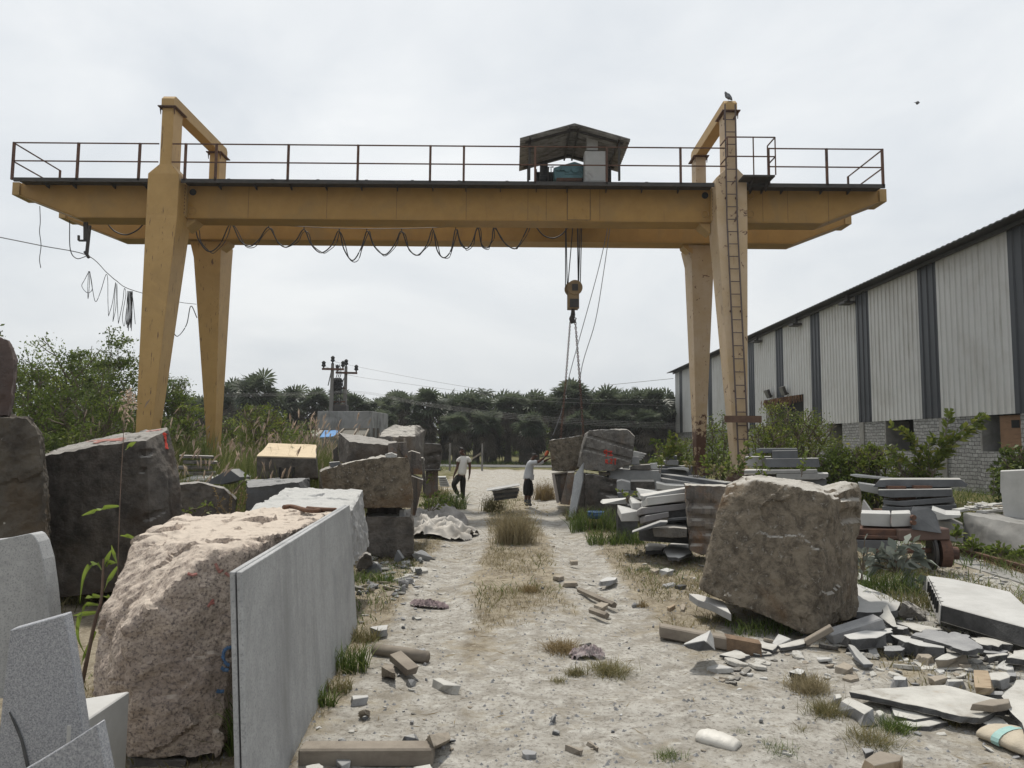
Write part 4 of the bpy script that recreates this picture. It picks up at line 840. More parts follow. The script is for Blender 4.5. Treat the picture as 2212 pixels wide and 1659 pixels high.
def person_b():
    Y = 19.75; z = lambda x, y, d=0: V('b3', x, y, Y + d)
    root = empty('person', 'person in untucked white shirt reaching up to steady the lifted stone', 'person', V('b3', 220, 752, Y))
    s = Sk(); sp = s.chain([z(226, 535), z(228, 500), z(236, 450), z(244, 405), z(255, 382), z(263, 370)], [(.115, .12), (.11, .12), (.12, .135), (.12, .13), (.065, .065), (.052, .052)])
    hd = s.chain([z(270, 362), z(277, 350), z(272, 340)], [(.075, .065), (.098, .08), (.075, .065)], sp[-1])
    s.chain([z(300, 352), z(306, 356)], [.018, .01], hd[1]); s.chain([z(293, 366)], [.03], hd[0]); s.chain([z(274, 354, -.08), z(272, 348, -.095)], [.014, .01], hd[1])
    na = s.chain([z(250, 402, -.15), z(285, 402, -.2), z(312, 396, -.2), z(342, 375, -.15), z(362, 356, -.08)], [.058, .05, .042, .036, .026], sp[3])
    s.hand(na[-1], z(380, 340, -.05) - z(362, 356, -.08), (0, 1, .2), (.1, -.4, .5))
    fa = s.chain([z(252, 400, .15), z(300, 408, .2), z(335, 402, .2), z(370, 384, .15), z(392, 373, .1)], [.058, .05, .042, .036, .026], sp[3])
    s.hand(fa[-1], z(414, 364, .1) - z(392, 373, .1), (0, 1, .2), (.1, .0, .5))
    s.chain([z(218, 548, -.08), z(214, 600, -.1), z(213, 632, -.1), z(209, 690, -.1), z(206, 728, -.1)], [.092, .075, .056, .05, .036], sp[0])
    s.chain([z(232, 548, .08), z(238, 600, .1), z(242, 632, .12), z(236, 690, .12), z(234, 728, .12)], [.092, .075, .056, .05, .036], sp[0])
    skinned('body', s.v, s.e, s.r, M['skin_a'], root)
    h = Sk(); h.chain([z(268, 352), z(274, 338), z(286, 338), z(262, 358)], [(.095, .088), (.085, .085), (.06, .065), (.05, .06)]); skinned('hair', h.v, h.e, h.r, M['hair2'], root)
    t = Sk(); c_ = t.chain([z(226, 558), z(228, 510), z(235, 455), z(243, 405), z(252, 388)], [(.16, .16), (.15, .15), (.155, .155), (.145, .15), (.08, .08)])
    t.chain([z(252, 402, -.15), z(285, 402, -.2), z(304, 397, -.2)], [.08, .07, .064], c_[3]); t.chain([z(254, 400, .15), z(300, 408, .2), z(330, 403, .2), z(360, 390, .17)], [.08, .07, .062, .055], c_[3])
    skinned('shirt', t.v, t.e, t.r, M['shirt'], root)
    t = MB(); 
    q0 = z(262, 400, -.1); t.prism([z(255, 500, -.13), z(276, 500, -.05), z(272, 545, -.05), z(258, 540, -.13)], (0, .1, 0)); t.build('shirt_tail', M['shirt'], root)
    t = Sk(); c_ = t.chain([z(226, 545), z(226, 505)], [(.14, .15), (.135, .145)])
    t.chain([z(218, 552, -.08), z(213, 600, -.1), z(212, 640, -.1), z(210, 672, -.1)], [.118, .108, .098, .088], c_[0]); t.chain([z(234, 552, .08), z(241, 600, .1), z(244, 640, .12), z(238, 676, .12)], [.118, .108, .098, .085], c_[0])
    skinned('trousers', t.v, t.e, t.r, M['trouser'], root)
    for x, d in ((209, -.1), (236, .12)):
        t = Sk(); t.chain([z(x, 690, d), z(x - 1, 725, d), z(x + 2, 742, d), z(x + 22, 748, d)], [.064, .056, (.056, .05), (.05, .04)]); skinned('boot', t.v, t.e, t.r, mat('grey_boot', ((.09, .095, .10), (.06, .062, .065)), 10, .6, .1), root)
    gl = Sk(); gl.chain([z(366, 352, -.07), z(374, 335, -.05), z(382, 318, -.03), z(386, 306, -.03)], [.05, .052, .048, .03])
    o = skinned('orange_cloth', gl.v, gl.e, gl.r, mat('orange_cloth', ((.55, .13, .05), (.45, .09, .04)), 10, .8, .3)); tag(o, 'orange cloth wrapped round the tag line in the reaching person\'s hand', 'cloth')
person_a(); person_b()
# ------------------------------------------------------------------ stone blocks
from mathutils.bvhtree import BVHTree
M['brown'] = mat('brown_grey_granite', ((.205, .172, .13), (.08, .066, .05)), 8, .9, .8, 24, bd=.035, rr=.76, dust=(.42, .40, .365), detail=10, stain=((.13, .075, .035), .9, .52, .72), speck=((.27, .25, .215), 16, .12, .72), pos=(.42, .60), dist=.4)
M['darkst'] = mat('dark_granite', ((.135, .12, .106), (.062, .056, .051)), 4.5, .85, .8, 18, bd=.04, dust=(.30, .285, .265), detail=10, stain=((.06, .04, .026), .9, .5, .7), speck=((.13, .125, .12), 16, .1, .76), pos=(.38, .62))
M['greyst'] = mat('grey_split_stone', ((.21, .195, .175), (.13, .12, .11)), 1.6, .9, .9, 12, bd=.06, dust=(.42, .40, .365), detail=10, stain=((.17, .125, .085), 1.1, .55, .75), streak=((.08, .075, .07), .5, .7, (3, 3, .8)), pos=(.38, .62))
M['rustst'] = mat('rust_stained_stone', ((.21, .18, .15), (.12, .11, .105)), 2, .9, .8, 14, bd=.05, dust=(.42, .40, .365), stain=((.20, .105, .05), 1.6, .46, .66), streak=((.075, .07, .068), .5, .7, (6, 6, .6)))
M['pink'] = mat('pink_granite', ((.58, .485, .40), (.37, .30, .25)), 9, .9, .8, 26, bd=.03, rr=.76, dust=(.53, .46, .39), detail=10, stain=((.33, .27, .23), 1.6, .5, .7), speck=((.12, .10, .095), 60, .2, .68), streak=((.24, .195, .175), .52, .7, (12, 20, 40)))
M['pinkcut'] = mat('sawn_pink_granite', ((.40, .355, .32), (.34, .30, .275)), 8, .7, .08, 60, speck=((.20, .18, .17), 60, .05))
M['slab'] = mat('sawn_grey_granite', ((.40, .405, .407), (.325, .33, .333)), 16, .65, .06, 90, stain=((.245, .25, .255), 1.1, .5, .72), speck=((.20, .205, .21), 95, .2, .70), streak=((.19, .19, .19), .5, .85, (2.2, 2.2, .25)))
M['speckled'] = mat('speckled_granite', ((.40, .41, .425), (.30, .305, .32)), 60, .6, .1, 90, speck=((.16, .165, .19), 150, .25, .67))
M['white'] = mat('pale_sawn_stone', ((.45, .447, .435), (.36, .357, .345)), 3, .75, .1, 40, stain=((.34, .325, .30), 1.5, .55, .75))
M['cream'] = mat('cream_dust_top', ((.58, .48, .34), (.50, .41, .29)), 3, .9, .3, 30, stain=((.40, .32, .22), 2, .55, .7))
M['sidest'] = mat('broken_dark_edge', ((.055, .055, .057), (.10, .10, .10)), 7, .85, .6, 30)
M['slate'] = mat('blue_grey_slate', ((.125, .13, .14), (.09, .094, .10)), 3, .7, .15, 50, dust=(.34, .335, .32), stain=((.18, .18, .18), 1.2, .58, .78))
M['lightgrey'] = mat('light_grey_sawn', ((.30, .30, .295), (.235, .235, .235)), 5, .75, .12, 60, dust=(.46, .45, .43), stain=((.20, .195, .185), 1.2, .55, .75))
M['mauve'] = mat('mauve_grey_sawn', ((.21, .20, .20), (.165, .16, .163)), 4, .75, .12, 60, dust=(.42, .41, .39), stain=((.15, .12, .125), 1.2, .55, .75))
M['tan'] = mat('tan_split_stone', ((.33, .29, .235), (.23, .20, .165)), 5, .9, .5, 30)
M['red'] = mat('red_paint', ((.50, .05, .03), (.40, .055, .04)), 12, .7, .1)
M['redfaint'] = mat('faded_red_paint', ((.34, .13, .11), (.32, .18, .15)), 12, .8, .1)
M['blue'] = mat('blue_paint', ((.07, .14, .27), (.10, .17, .28)), 12, .8, .1)
def front(k, pts, Y, depth, shift=(0, 0), tilt=0.):
    """points of a block: its outline at distance Y and the same outline further back"""
    a = [V(k, p[0], p[1], Y + (p[2] if len(p) > 2 else 0)) for p in pts]
    cz = sum(q.z for q in a) / len(a); o_ = []
    for q in a:
        s_ = 1 + depth / q.y; o_.append(Vector((q.x * s_ + shift[0], q.y + depth, EYE.z + (q.z - EYE.z) * (1 + (s_ - 1) * .55) + shift[1])))
    return a + o_
def hullmesh(bm, pts):
    b2 = bmesh.new(); vs_ = [b2.verts.new(p) for p in pts]; r = bmesh.ops.convex_hull(b2, input=vs_)
    bad = [g for g in r['geom_interior'] if isinstance(g, bmesh.types.BMVert)]; bmesh.ops.delete(b2, geom=bad, context='VERTS')
    bmesh.ops.recalc_face_normals(b2, faces=b2.faces); t = bpy.data.meshes.new('t'); b2.to_mesh(t); b2.free(); bm.from_mesh(t); bpy.data.meshes.remove(t)
def rock(name, label, cat, hulls, m, voxel=.05, amp=.035, seed=0, grooves=(), group=None, fr=1.0, facet=.6, keep=None):
    bm = bmesh.new()
    for h in hulls: hullmesh(bm, h)
    me_ = bpy.data.meshes.new(name); bm.to_mesh(me_); bm.free(); o = bpy.data.objects.new(name, me_); COL.objects.link(o)
    near_ = min(v.co[1] for v in me_.vertices) < 9.5
    ext = max(max(v.co[i] for v in me_.vertices) - min(v.co[i] for v in me_.vertices) for i in range(3))
    md = o.modifiers.new('r', 'REMESH'); md.mode = 'SHARP' if len(hulls) == 1 else 'VOXEL'; md.voxel_size = voxel * .5; md.octree_depth = (7 if near_ else 6) if ext / voxel > 26 else 5; md.scale = .93; md.sharpness = 1; md.use_remove_disconnected = True; md.threshold = .1
    dg = bpy.context.evaluated_depsgraph_get(); nm = bpy.data.meshes.new_from_object(o.evaluated_get(dg)); o.modifiers.clear(); o.data = nm; bpy.data.meshes.remove(me_); nm.name = name
    n = len(nm.vertices); co = np.empty(n * 3, np.float32); nm.vertices.foreach_get('co', co); co = co.reshape(-1, 3)
    no = np.array([v.normal[:] for v in nm.vertices], np.float32)
    sd_ = Vector((seed * 3.7, seed * 1.9, seed * 5.3)); off = np.zeros(n)
    for i in range(n):
        p = Vector(co[i]) + sd_
        d = noise.fractal(p * 1.3 * fr, .9, 2.1, 5) * .6
        q = p * 2.6 * fr + noise.noise_vector(p * 1.5) * .4
        ds, pt = noise.voronoi(q); c_ = pt[0]
        nv = noise.noise_vector(c_ * 7.31); d += facet * (nv.dot(q - c_) + .4 * nv.x)            # split facets
        d += .3 * noise.fractal(p * 8 * fr, .6, 2.2, 4); cr = noise.noise(p * .9 * fr + Vector((9, 2, 5))); d -= .8 * math.exp(-(cr / .02) ** 2) * max(0, noise.noise(p * .8) + .3)
        off[i] = d
    off *= amp * 1.35
    if keep is not None: off *= np.array([keep(Vector(c_)) for c_ in co])
    for a, b, r in grooves:
        a = np.array(a); b = np.array(b); ab = b - a; t = np.clip(((co - a) @ ab) / (ab @ ab), 0, 1); ds = np.linalg.norm(co - (a + t[:, None] * ab), axis=1)
        off -= np.where(ds < r, np.sqrt(np.maximum(r * r - ds * ds, 0)) * .95, 0)
    co = co + no * off[:, None]
    ctr = np.array([(co[:, 0].min() + co[:, 0].max()) / 2, (co[:, 1].min() + co[:, 1].max()) / 2, co[:, 2].min()])
    nm.vertices.foreach_set('co', (co - ctr).astype(np.float32).ravel()); nm.update(); o.location = ctr
    nm.polygons.foreach_set('use_smooth', [True] * len(nm.polygons)); nm.set_sharp_from_angle(angle=R(32)); nm.materials.clear(); nm.materials.append(m)
    return tag(o, label, cat, group)
def mark(o, k, strokes, wd, m, name='paint_mark', lift=.006):
    """painted strokes that follow the surface of a block"""
    me_ = o.data; off = Vector(o.location); bvh = BVHTree.FromPolygons([v.co + off for v in me_.vertices], [p.vertices[:] for p in me_.polygons]); b = MB()
    for st in strokes:
        st2 = []
        for i in range(len(st) - 1):
            for q in range(6): t = q / 6; st2.append((st[i][0] + (st[i + 1][0] - st[i][0]) * t, st[i][1] + (st[i + 1][1] - st[i][1]) * t))
        st2.append(st[-1]); P_ = []
        for x, y in st2:
            h, nn, _, _ = bvh.ray_cast(EYE, ray(*D(k, x, y)).normalized())
            if h is not None: P_.append((h, nn))
        if len(P_) < 2: continue
        vs_ = []; fs_ = []
        for i, (h, nn) in enumerate(P_):
            t = P_[min(i + 1, len(P_) - 1)][0] - P_[max(i - 1, 0)][0]; s = t.cross(nn)
            if s.length < 1e-6: s = Vector((1, 0, 0))
            s.normalize(); wv = wd * (.4 + .35 * math.sin(i * 1.3) ** 2); vs_ += [h + nn * lift + s * wv, h + nn * (lift + .003), h + nn * lift - s * wv]
        for i in range(len(P_) - 1): fs_ += [(3 * i, 3 * i + 1, 3 * i + 4, 3 * i + 3), (3 * i + 1, 3 * i + 2, 3 * i + 5, 3 * i + 4)]
        b.add(vs_, fs_)
        if name == 'paint_mark': b.build(name, m, o); b = MB()
    if b.v: return b.build(name, m, o)
def G(k, a, b, Y, r, ya=0, yb=0): return (V(k, *a, Y + ya), V(k, *b, Y + yb), r)
def FH(name, label, cat, k, pts, Y, depth, m, bevel=.005, group=None):
    bm_ = bmesh.new(); hullmesh(bm_, front(k, pts, Y, depth)); bmesh.ops.dissolve_limit(bm_, angle_limit=R(3), verts=bm_.verts, edges=bm_.edges)
    me_ = bpy.data.meshes.new(name); bm_.to_mesh(me_); bm_.free(); b = MB(); b.add([v.co[:] for v in me_.vertices], [p.vertices[:] for p in me_.polygons]); bpy.data.meshes.remove(me_); return tag(b.build(name, m, None, bevel=bevel), label, cat, group)
# --- left side
rock('stone_block', 'tall dark boulder at the left edge with white lichen spots', 'boulder', [front('b1', [(-260, 60), (60, 50), (210, 60), (272, 140), (332, 340), (368, 700), (380, 1180), (-260, 1200)], 6.5, 1.4)], mat('lichen_granite', ((.13, .115, .095), (.065, .057, .049)), 3.5, .9, .8, 14, bd=.05, stain=((.10, .072, .045), 1.2, .5, .7), speck=((.36, .35, .32), 9, .02, .735)), .06, .05, 1)
rock('stone_block', 'reddish dark boulder stacked on top at the far left edge', 'boulder', [front('a5', [(-200, 480), (0, 500), (60, 520), (105, 660), (112, 760), (88, 1000), (66, 1130), (-200, 1130)], 6.6, 1.1)], mat('reddish_granite', ((.13, .10, .092), (.08, .063, .06)), 1.8, .9, .8, 14, bd=.05, stain=((.085, .055, .045), 1.2, .5, .7)), .06, .04, 2)
L3 = [V('b1', 330, 345, 7.8), V('b1', 740, 285, 7.75), V('b1', 1172, 232, 7.7), V('b1', 1345, 150, 8.2), V('b1', 1392, 340, 8.2), V('b1', 1440, 570, 8.15), V('b1', 1465, 800, 8.1), V('b1', 1470, 1300, 8.05), V('b1', 1200, 830, 7.6), V('b1', 1230, 1400, 7.6), V('b1', 345, 1500, 7.75), V('b1', 330, 800, 7.75),
      V('b1', 560, 262, 9.2), V('b1', 905, 188, 9.2), V('b1', 1350, 118, 9.2), V('b1', 1400, 340, 9.3), V('b1', 1440, 1200, 9.3), V('b1', 420, 345, 9.2), V('b1', 420, 1300, 9.2)]
o = rock('stone_block', 'massive dark granite block with drill grooves and a red stripe on its end', 'stone block', [L3], M['darkst'], .05, .032, 3,
     [G('b1', (1165, 330), (1300, 295), 7.72, .05, -.02, .4), G('b1', (1165, 470), (1315, 432), 7.72, .05, -.02, .42), G('b1', (1175, 608), (1310, 570), 7.72, .05, -.02, .4), G('b1', (1190, 840), (1420, 735), 7.68, .055, -.05, .45)], fr=.8)
mark(o, 'b1', [[(1322, 165), (1328, 230), (1340, 295)]], .045, M['red']); mark(o, 'b1', [[(700, 235), (960, 215)], [(760, 245), (1000, 205)], [(820, 228), (1000, 222)], [(1180, 155), (1300, 140)]], .05, M['redfaint'])
# sawn slabs in the left foreground
def chip(pts, n=4, amt=.012, seed=1):
    rn = random.Random(seed); o_ = []; m_ = len(pts)
    for i in range(m_):
        a = Vector(pts[i]); b = Vector(pts[(i + 1) % m_]); o_.append(a)
        for j in range(1, n):
            t = (j + rn.uniform(-.3, .3)) / n; o_.append(a.lerp(b, t) + Vector((rn.uniform(-1, 1), rn.uniform(-1, 1), rn.uniform(-.3, .3))) * amt)
    return o_
def slab(name, label, cat, pts, ext, m, side=None, bevel=.004, group=None, parent=None):
    """flat piece: outline pts, thickness vector ext; side = material of its broken edges"""
    b = MB(); e_ = Vector(ext); rj = random.Random(len(label or name) * 7); k_ = .45 * e_.length if side is not None else 0.
    b.loft([[Vector(p) for p in pts], [Vector(p) + e_ + Vector((rj.uniform(-k_, k_), rj.uniform(-k_, k_), 0)) for p in pts]]); o_ = b.build(name, m, parent, bevel=bevel)
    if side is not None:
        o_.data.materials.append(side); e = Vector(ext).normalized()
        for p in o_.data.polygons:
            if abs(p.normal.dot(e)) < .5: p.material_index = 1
    if label: tag(o_, label, cat, group)
    return o_
def F(name, label, cat, k, pts, Y, depth, m, bevel=.008, group=None, sx=0., sz=0.):
    """sawn piece given by its outline towards the viewer at distance Y"""
    b = MB(); a = [V(k, p[0], p[1], Y + (p[2] if len(p) > 2 else 0)) for p in pts]; cx = sum(q.x for q in a) / len(a)
    b.prism(a, (sx + cx * depth / Y, depth, sz)); return tag(b.build(name, m, None, bevel=min(bevel, .005) if depth < 1 else bevel), label, cat, group)
slab('stone_slab', 'smooth grey slab leaning upright at the far left edge', 'slab', [V('b1', x, y, 4.6) for x, y in ((-160, 1040), (0, 1022), (240, 972), (268, 985), (305, 1040), (345, 1180), (378, 1420), (405, 1700), (420, 2300), (-160, 2300))], (0, .12, 0), M['slab'])
sp_ = slab('stone_slab', 'speckled white granite slab leaning in the lower left corner', 'slab', [V('b5', 80, 550, 3.25), V('b5', 520, 426, 3.25), V('b5', 560, 640, 3.25), V('b5', 668, 1360, 3.25), V('b5', 760, 1950, 3.25), V('b5', -60, 1950, 3.25), V('b5', 20, 1100, 3.25)], (-.01, .07, .0), M['speckled'])
c_ = MB(); pts = [(75, 1210), (130, 1320), (175, 1430), (205, 1560), (225, 1650)]
c_.tube([V('b5', x, y, 3.246) for x, y in pts], [.003, .006, .006, .007, .007], 5); c_.build('crack', M['sidest'], sp_)
slab('stone_block', 'pale sawn block with bright flat top in front of the pink boulder', 'stone block', [Vector((p.x, p.y, .54)) for p in (gp('b5', 600, 1112, .54), gp('b5', 1043, 1040, .54), gp('b5', 665, 1296, .54), gp('b5', 540, 1310, .54))], (0, 0, -.6), M['white'], bevel=.006)
slab('stone_slab', 'low speckled slab with chiselled white edge at the bottom left', 'slab', [V('b5', *p, 2.95) for p in ((150, 1700), (230, 1655), (500, 1490), (780, 1307), (850, 1659), (900, 1950), (150, 1950))], (0, .06, 0), M['speckled'])
# twin leaning slabs beside the drive
def twin(dx, lab):
    tn, tf = V('b1', 1897, 1285, 3.32), V('b2', 782, 742, 6.97); bf = Vector((-1.49, 6.97, .01)); bn = Vector((-1.165, 3.28, -.04))
    e = Vector((dx, 0, 0)); n_ = 14; poly = [bn + e, bf + e] + [tf.lerp(tn, t) + e for t in np.linspace(0, 1, n_)]
    poly = [p + Vector((0, .012 * math.sin(i * 2.1), 0)) if i > 1 else p for i, p in enumerate(poly)]
    slab('stone_slab', lab, 'slab', poly, (-.024, .0, .002), M['slab'], bevel=.003, group='twin slabs leaning beside the drive')
twin(.026, 'long grey granite slab leaning beside the drive, the outer of two'); twin(-.006, 'inner twin of the long grey slab, its bright edge just showing behind')
# pink block
pk1 = [V('b1', 1952, 1110, 4.35), V('b5', 1905, 120, 4.3), V('b5', 1770, 1560, 4.1), V('b5', 1500, 1590, 4.05), V('b5', 1030, 1565, 4.05), V('b1', 1720, 1100, 4.25), V('b1', 1460, 1330, 4.1), V('b5', 1000, 560, 3.98), V('b5', 1050, 1050, 3.98)]
top_far = [gp('b2', 480, 868, 1.12), gp('b1', 1400, 862, 1.12), gp('b2', 260, 762, 1.1), gp('b1', 1210, 945, 1.1), gp('b2', 700, 800, 1.1)]
pk1 += top_far + [Vector((p.x, p.y, .1)) for p in top_far]
pk2 = [V('b5', 725, 1060, 4.15), V('b5', 740, 800, 4.25), V('b5', 830, 350, 4.45), V('b1', 945, 1390, 4.6), V('b1', 1065, 1180, 4.8), V('b1', 1088, 1012, 4.95), V('b1', 1180, 985, 5.1), V('b1', 1600, 1060, 4.5), V('b1', 1420, 1380, 4.18), V('b5', 1030, 1560, 4.1), V('b5', 760, 1400, 4.15), V('b5', 1060, 700, 4.02), Vector((-2.5, 5.2, .1)), Vector((-1.9, 5.0, .1)), Vector((-2.3, 5.6, .9))]
pkb = rock('stone_block', 'large rough pink granite block with pale sunlit top and paint marks', 'stone block', [pk1, pk2], M['pink'], .032, .036, 5, fr=1.25, facet=1.15)
mark(pkb, 'b5', [[(1870, 690), (1830, 688), (1800, 720), (1790, 770), (1810, 820), (1840, 835)], [(1775, 850), (1800, 870), (1835, 872)], [(1738, 1035), (1765, 1045), (1800, 1038)]], .017, M['blue']); mark(pkb, 'b5', [[(1735, 10), (1745, 40), (1765, 85), (1790, 60)], [(1810, 85), (1840, 110), (1875, 125)], [(1510, 95), (1545, 110), (1580, 100)], [(1668, 365), (1690, 330), (1715, 300)], [(1680, 340), (1720, 330)]], .014, M['redfaint'])
rock('stone_chunk', 'flat dark stone wedged under the front of the pink block', 'stone', [front('b5', [(1040, 1570), (1500, 1600), (1480, 1700), (1030, 1680)], 4.05, .6)], M['greyst'], .03, .015, 6)
sb = [gp('b2', 410, 740, 1.0), gp('b2', 640, 640, 1.0), gp('b2', 890, 628, 1.0), gp('b2', 800, 835, 1.0), gp('b2', 600, 850, 1.0)]
sb = [V('b2', 905, 626, 8.6), V('b2', 955, 1070, 8.5), V('b2', 848, 1225, 7.4), V('b2', 802, 822, 7.25), V('b2', 860, 715, 7.9), V('b2', 740, 1300, 6.6), V('b2', 690, 880, 6.7)]
rock('stone_block', 'long sawn grey block behind the leaning slabs with hollowed top', 'stone block', [sb + [p + Vector((-1.0, .25, .0)) for p in sb]], mat('pale_rough_granite', ((.34, .34, .34), (.25, .25, .25)), 9, .85, .5, 30, bd=.03, dust=(.42, .418, .405), stain=((.18, .18, .185), 1.5, .55, .75)), .03, .035, 62)
rb_ = MB(); rb_.tube(smooth_path([gp('b2', 270, 762, 1.16), gp('b2', 340, 757, 1.16), gp('b2', 480, 790, 1.16), gp('b2', 600, 785, 1.16)]), .022, 6); rb_.tube(smooth_path([gp('b2', 460, 770, 1.17), gp('b2', 560, 778, 1.17), gp('b2', 690, 783, 1.17)]), .02, 6)
tag(rb_.build('rusty_bar', mat('rusty_bar', ((.16, .085, .05), (.10, .06, .045)), 14, .9, .3), None, True), 'bent rusty iron bars lying on the pink block', 'iron bar')
# middle left heap
ca = [V('b2', 55, 362, 14.2), V('b2', 530, 376, 14.2), V('b2', 550, 525, 14.25), V('b2', 52, 524, 14.2), V('b2', 150, 258, 15.3), V('b2', 532, 272, 15.3), V('b2', 552, 540, 15.3), V('b2', 130, 540, 15.3)]
ob = rock('stone_block', 'squared dark block capped with cream dust and two drill slots', 'stone block', [ca], M['darkst'], .03, .008, 61)
ct = MB(); up = Vector((0, -.004, .012)); ct.prism(chip([ca[0] + up, ca[1] + up, ca[5] + up, ca[4] + up], 5, .012, 3), (0, -.002, .022)); ct.build('dust_cap', M['cream'], ob)
for x in (243, 350):
    s_ = MB(); a_, b_ = V('b2', x - 6, 440, 14.19), V('b2', x + 6, 520, 14.19); s_.box((a_.x, 14.165, b_.z), (b_.x, 14.2, a_.z)); s_.build('drill_slot_shade', M['black'], ob)  # black box paints the shade inside the slot
rock('stone_block', 'low flat dark block in the heap below the cream-topped block', 'stone block', [[V('b2', -20, 600, 10.8), V('b2', 390, 560, 10.8), V('b2', 460, 720, 10.8), V('b2', -20, 1150, 10.8)] + [V('b2', -30, 540, 12.2), V('b2', 480, 525, 12.2), Vector((V('b2', 485, 700, 12.2).x, 12.2, 0)), Vector((V('b2', -20, 700, 12.2).x, 12.2, 0)), Vector((V('b2', 455, 700, 10.85).x, 10.85, 0))]], mat('sawn_black_granite', ((.065, .066, .07), (.095, .096, .10)), 2, .75, .5, 16, bd=.04, dust=(.22, .22, .22)), .05, .03, 7)
rock('stone_block', 'brownish stone between the massive block and the low flat block', 'stone block', [front('b1', [(1445, 590), (1600, 565), (1800, 610), (1900, 700), (1880, 1000), (1450, 1000)], 11.2, .9)], M['darkst'], .05, .03, 8)
slab('stone_slab', 'dark shard propped on edge beside the cream-topped block', 'slab', [V('b1', *p, 13.4) for p in ((1640, 570), (1840, 455), (1930, 520), (1925, 545), (1780, 580))], (.1, .25, 0), M['slate'])
slab('stone_slab', 'pale flat slab lying behind the propped shard', 'slab', [gp('b1', x, y, .75) for x, y in ((1440, 545), (1560, 505), (2070, 485), (2070, 530), (1600, 555))], (0, 0, -.1), M['white'])
for i in range(4):
    jx = (0, 30, -12, 22)[i]; F('stone_slab', ('topmost', 'second', 'third', 'lowest')[i] + ' grey slab of the low stack in tall grass by the left crane leg', 'slab', 'b1', [(1440 + jx, 345 + i * 46), (1720 + jx, 352 + i * 43), (1725 + jx, 372 + i * 44), (1445 + jx, 366 + i * 46)], 17.6, .8, M['greyst'], .01, group='slabs stacked in the grass')
rock('stone_block', 'wide brown-grey boulder resting on a lower dark block by the drive', 'stone block', [front('b2', [(565, 480), (620, 455), (860, 395), (1070, 362), (1262, 368), (1278, 520), (1300, 640), (1290, 765), (1080, 772), (925, 775), (590, 700)], 10.9, 1.5)], M['brown'], .05, .05, 9, fr=.9)
rock('stone_block', 'dark squared block at the bottom of the stack beside the rubble', 'stone block', [front('b2', [(935, 835), (1285, 840), (1312, 880), (1312, 1175), (1120, 1180), (955, 1130), (940, 1000)], 10.95, 1.3)], M['darkst'], .05, .03, 10)
sq = MB(); a_, b_ = V('b2', 1200, 840, 11.1), V('b2', 1240, 790, 11.1); sq.box((a_.x, 11.1, a_.z - .01), (b_.x, 11.3, b_.z + .01)); tag(sq.build('stone_spacer', M['lightgrey'], None, bevel=.006), 'small pale spacer stone in the dark gap between stacked boulders', 'stone')
sq = MB(); a_, b_ = V('b2', 940, 840, 11.6), V('b2', 1180, 770, 11.6); sq.box((a_.x, 11.6, a_.z - .01), (b_.x, 12.2, b_.z + .02)); tag(sq.build('stone_spacer', M['darkst'], None, bevel=.006), 'dark spacer stone hidden deep in the gap between stacked boulders', 'stone')
rock('stone_block', 'black-faced block with pale sloping top on the brown boulder', 'stone block', [[V('b2', 718, 165, 12.3), V('b2', 800, 235, 11.5), V('b2', 1112, 262, 11.5), V('b2', 1110, 360, 11.5), V('b2', 780, 405, 11.5), V('b2', 720, 395, 12.0), V('b2', 1000, 200, 13), V('b2', 1178, 240, 12.6), V('b2', 1178, 360, 12.5), V('b2', 740, 380, 13)]], M['darkst'], .045, .03, 11)
rock('stone_chunk', 'small dark shard wedged at the left foot of the black-faced block', 'stone', [front('b2', [(640, 405), (720, 395), (730, 425), (650, 440)], 11.3, .4)], M['slate'], .035, .015, 12)
rock('stone_block', 'tall end of a stone sticking up at the left of the black-faced block', 'stone block', [front('b2', [(668, 300), (705, 270), (712, 400), (672, 395)], 12.2, .6)], M['darkst'], .04, .02, 13)
F('stone_offcut', 'brown split offcut standing at the right end of the black-faced block', 'stone', 'b2', [(1112, 248), (1182, 240), (1184, 360), (1110, 345)], 11.4, .5, M['rustst'], .015)
F('stone_offcut', 'dark wedge offcut with rusty edge beside the brown split offcut', 'stone', 'b2', [(1184, 240), (1260, 236), (1268, 365), (1235, 362), (1200, 300)], 11.6, .4, M['rustst'], .012)
F('stone_offcut', 'pale thin offcut tucked between the brown and dark offcuts', 'stone', 'b2', [(1184, 285), (1205, 300), (1238, 362), (1186, 360)], 11.65, .25, M['tan'], .008)
F('stone_offcut', 'first of two pale pegs propping the far grey block', 'stone', 'b2', [(1148, 195), (1170, 195), (1170, 240), (1150, 238)], 13.2, .2, M['tan'], .008)
F('stone_offcut', 'second of two pale pegs propping the far grey block', 'stone', 'b2', [(1234, 205), (1250, 205), (1248, 240), (1236, 240)], 13.2, .2, M['tan'], .008)
rock('stone_chunk', 'small pale broken chunk perched on the brown boulder', 'stone', [front('b2', [(1085, 335), (1140, 322), (1180, 340), (1178, 365), (1140, 375), (1090, 360)], 10.9, .3)], M['white'], .03, .02, 14, fr=2)
rock('stone_block', 'large grey layered block at the back of the left heap', 'stone block', [[V('b2', 1090, 140, 15), V('b2', 1210, 112, 15.3), V('b2', 1330, 100, 15.3), V('b2', 1320, 200, 14.3), V('b2', 1322, 460, 14.3), V('b2', 1050, 200, 14.4), V('b2', 1050, 430, 14.4), V('b2', 1365, 108, 15.6), V('b2', 1412, 140, 15.8), V('b2', 1410, 380, 15.8), V('b2', 1390, 480, 15.2), V('b2', 1100, 140, 16.2)]], M['greyst'], .06, .06, 15, fr=.8)
F('stone_block', 'rust-streaked upright stone behind the right end of the brown boulder', 'stone block', 'b2', [(1270, 320), (1300, 308), (1372, 330), (1388, 500), (1285, 498)], 12.6, .7, M['rustst'], .03)
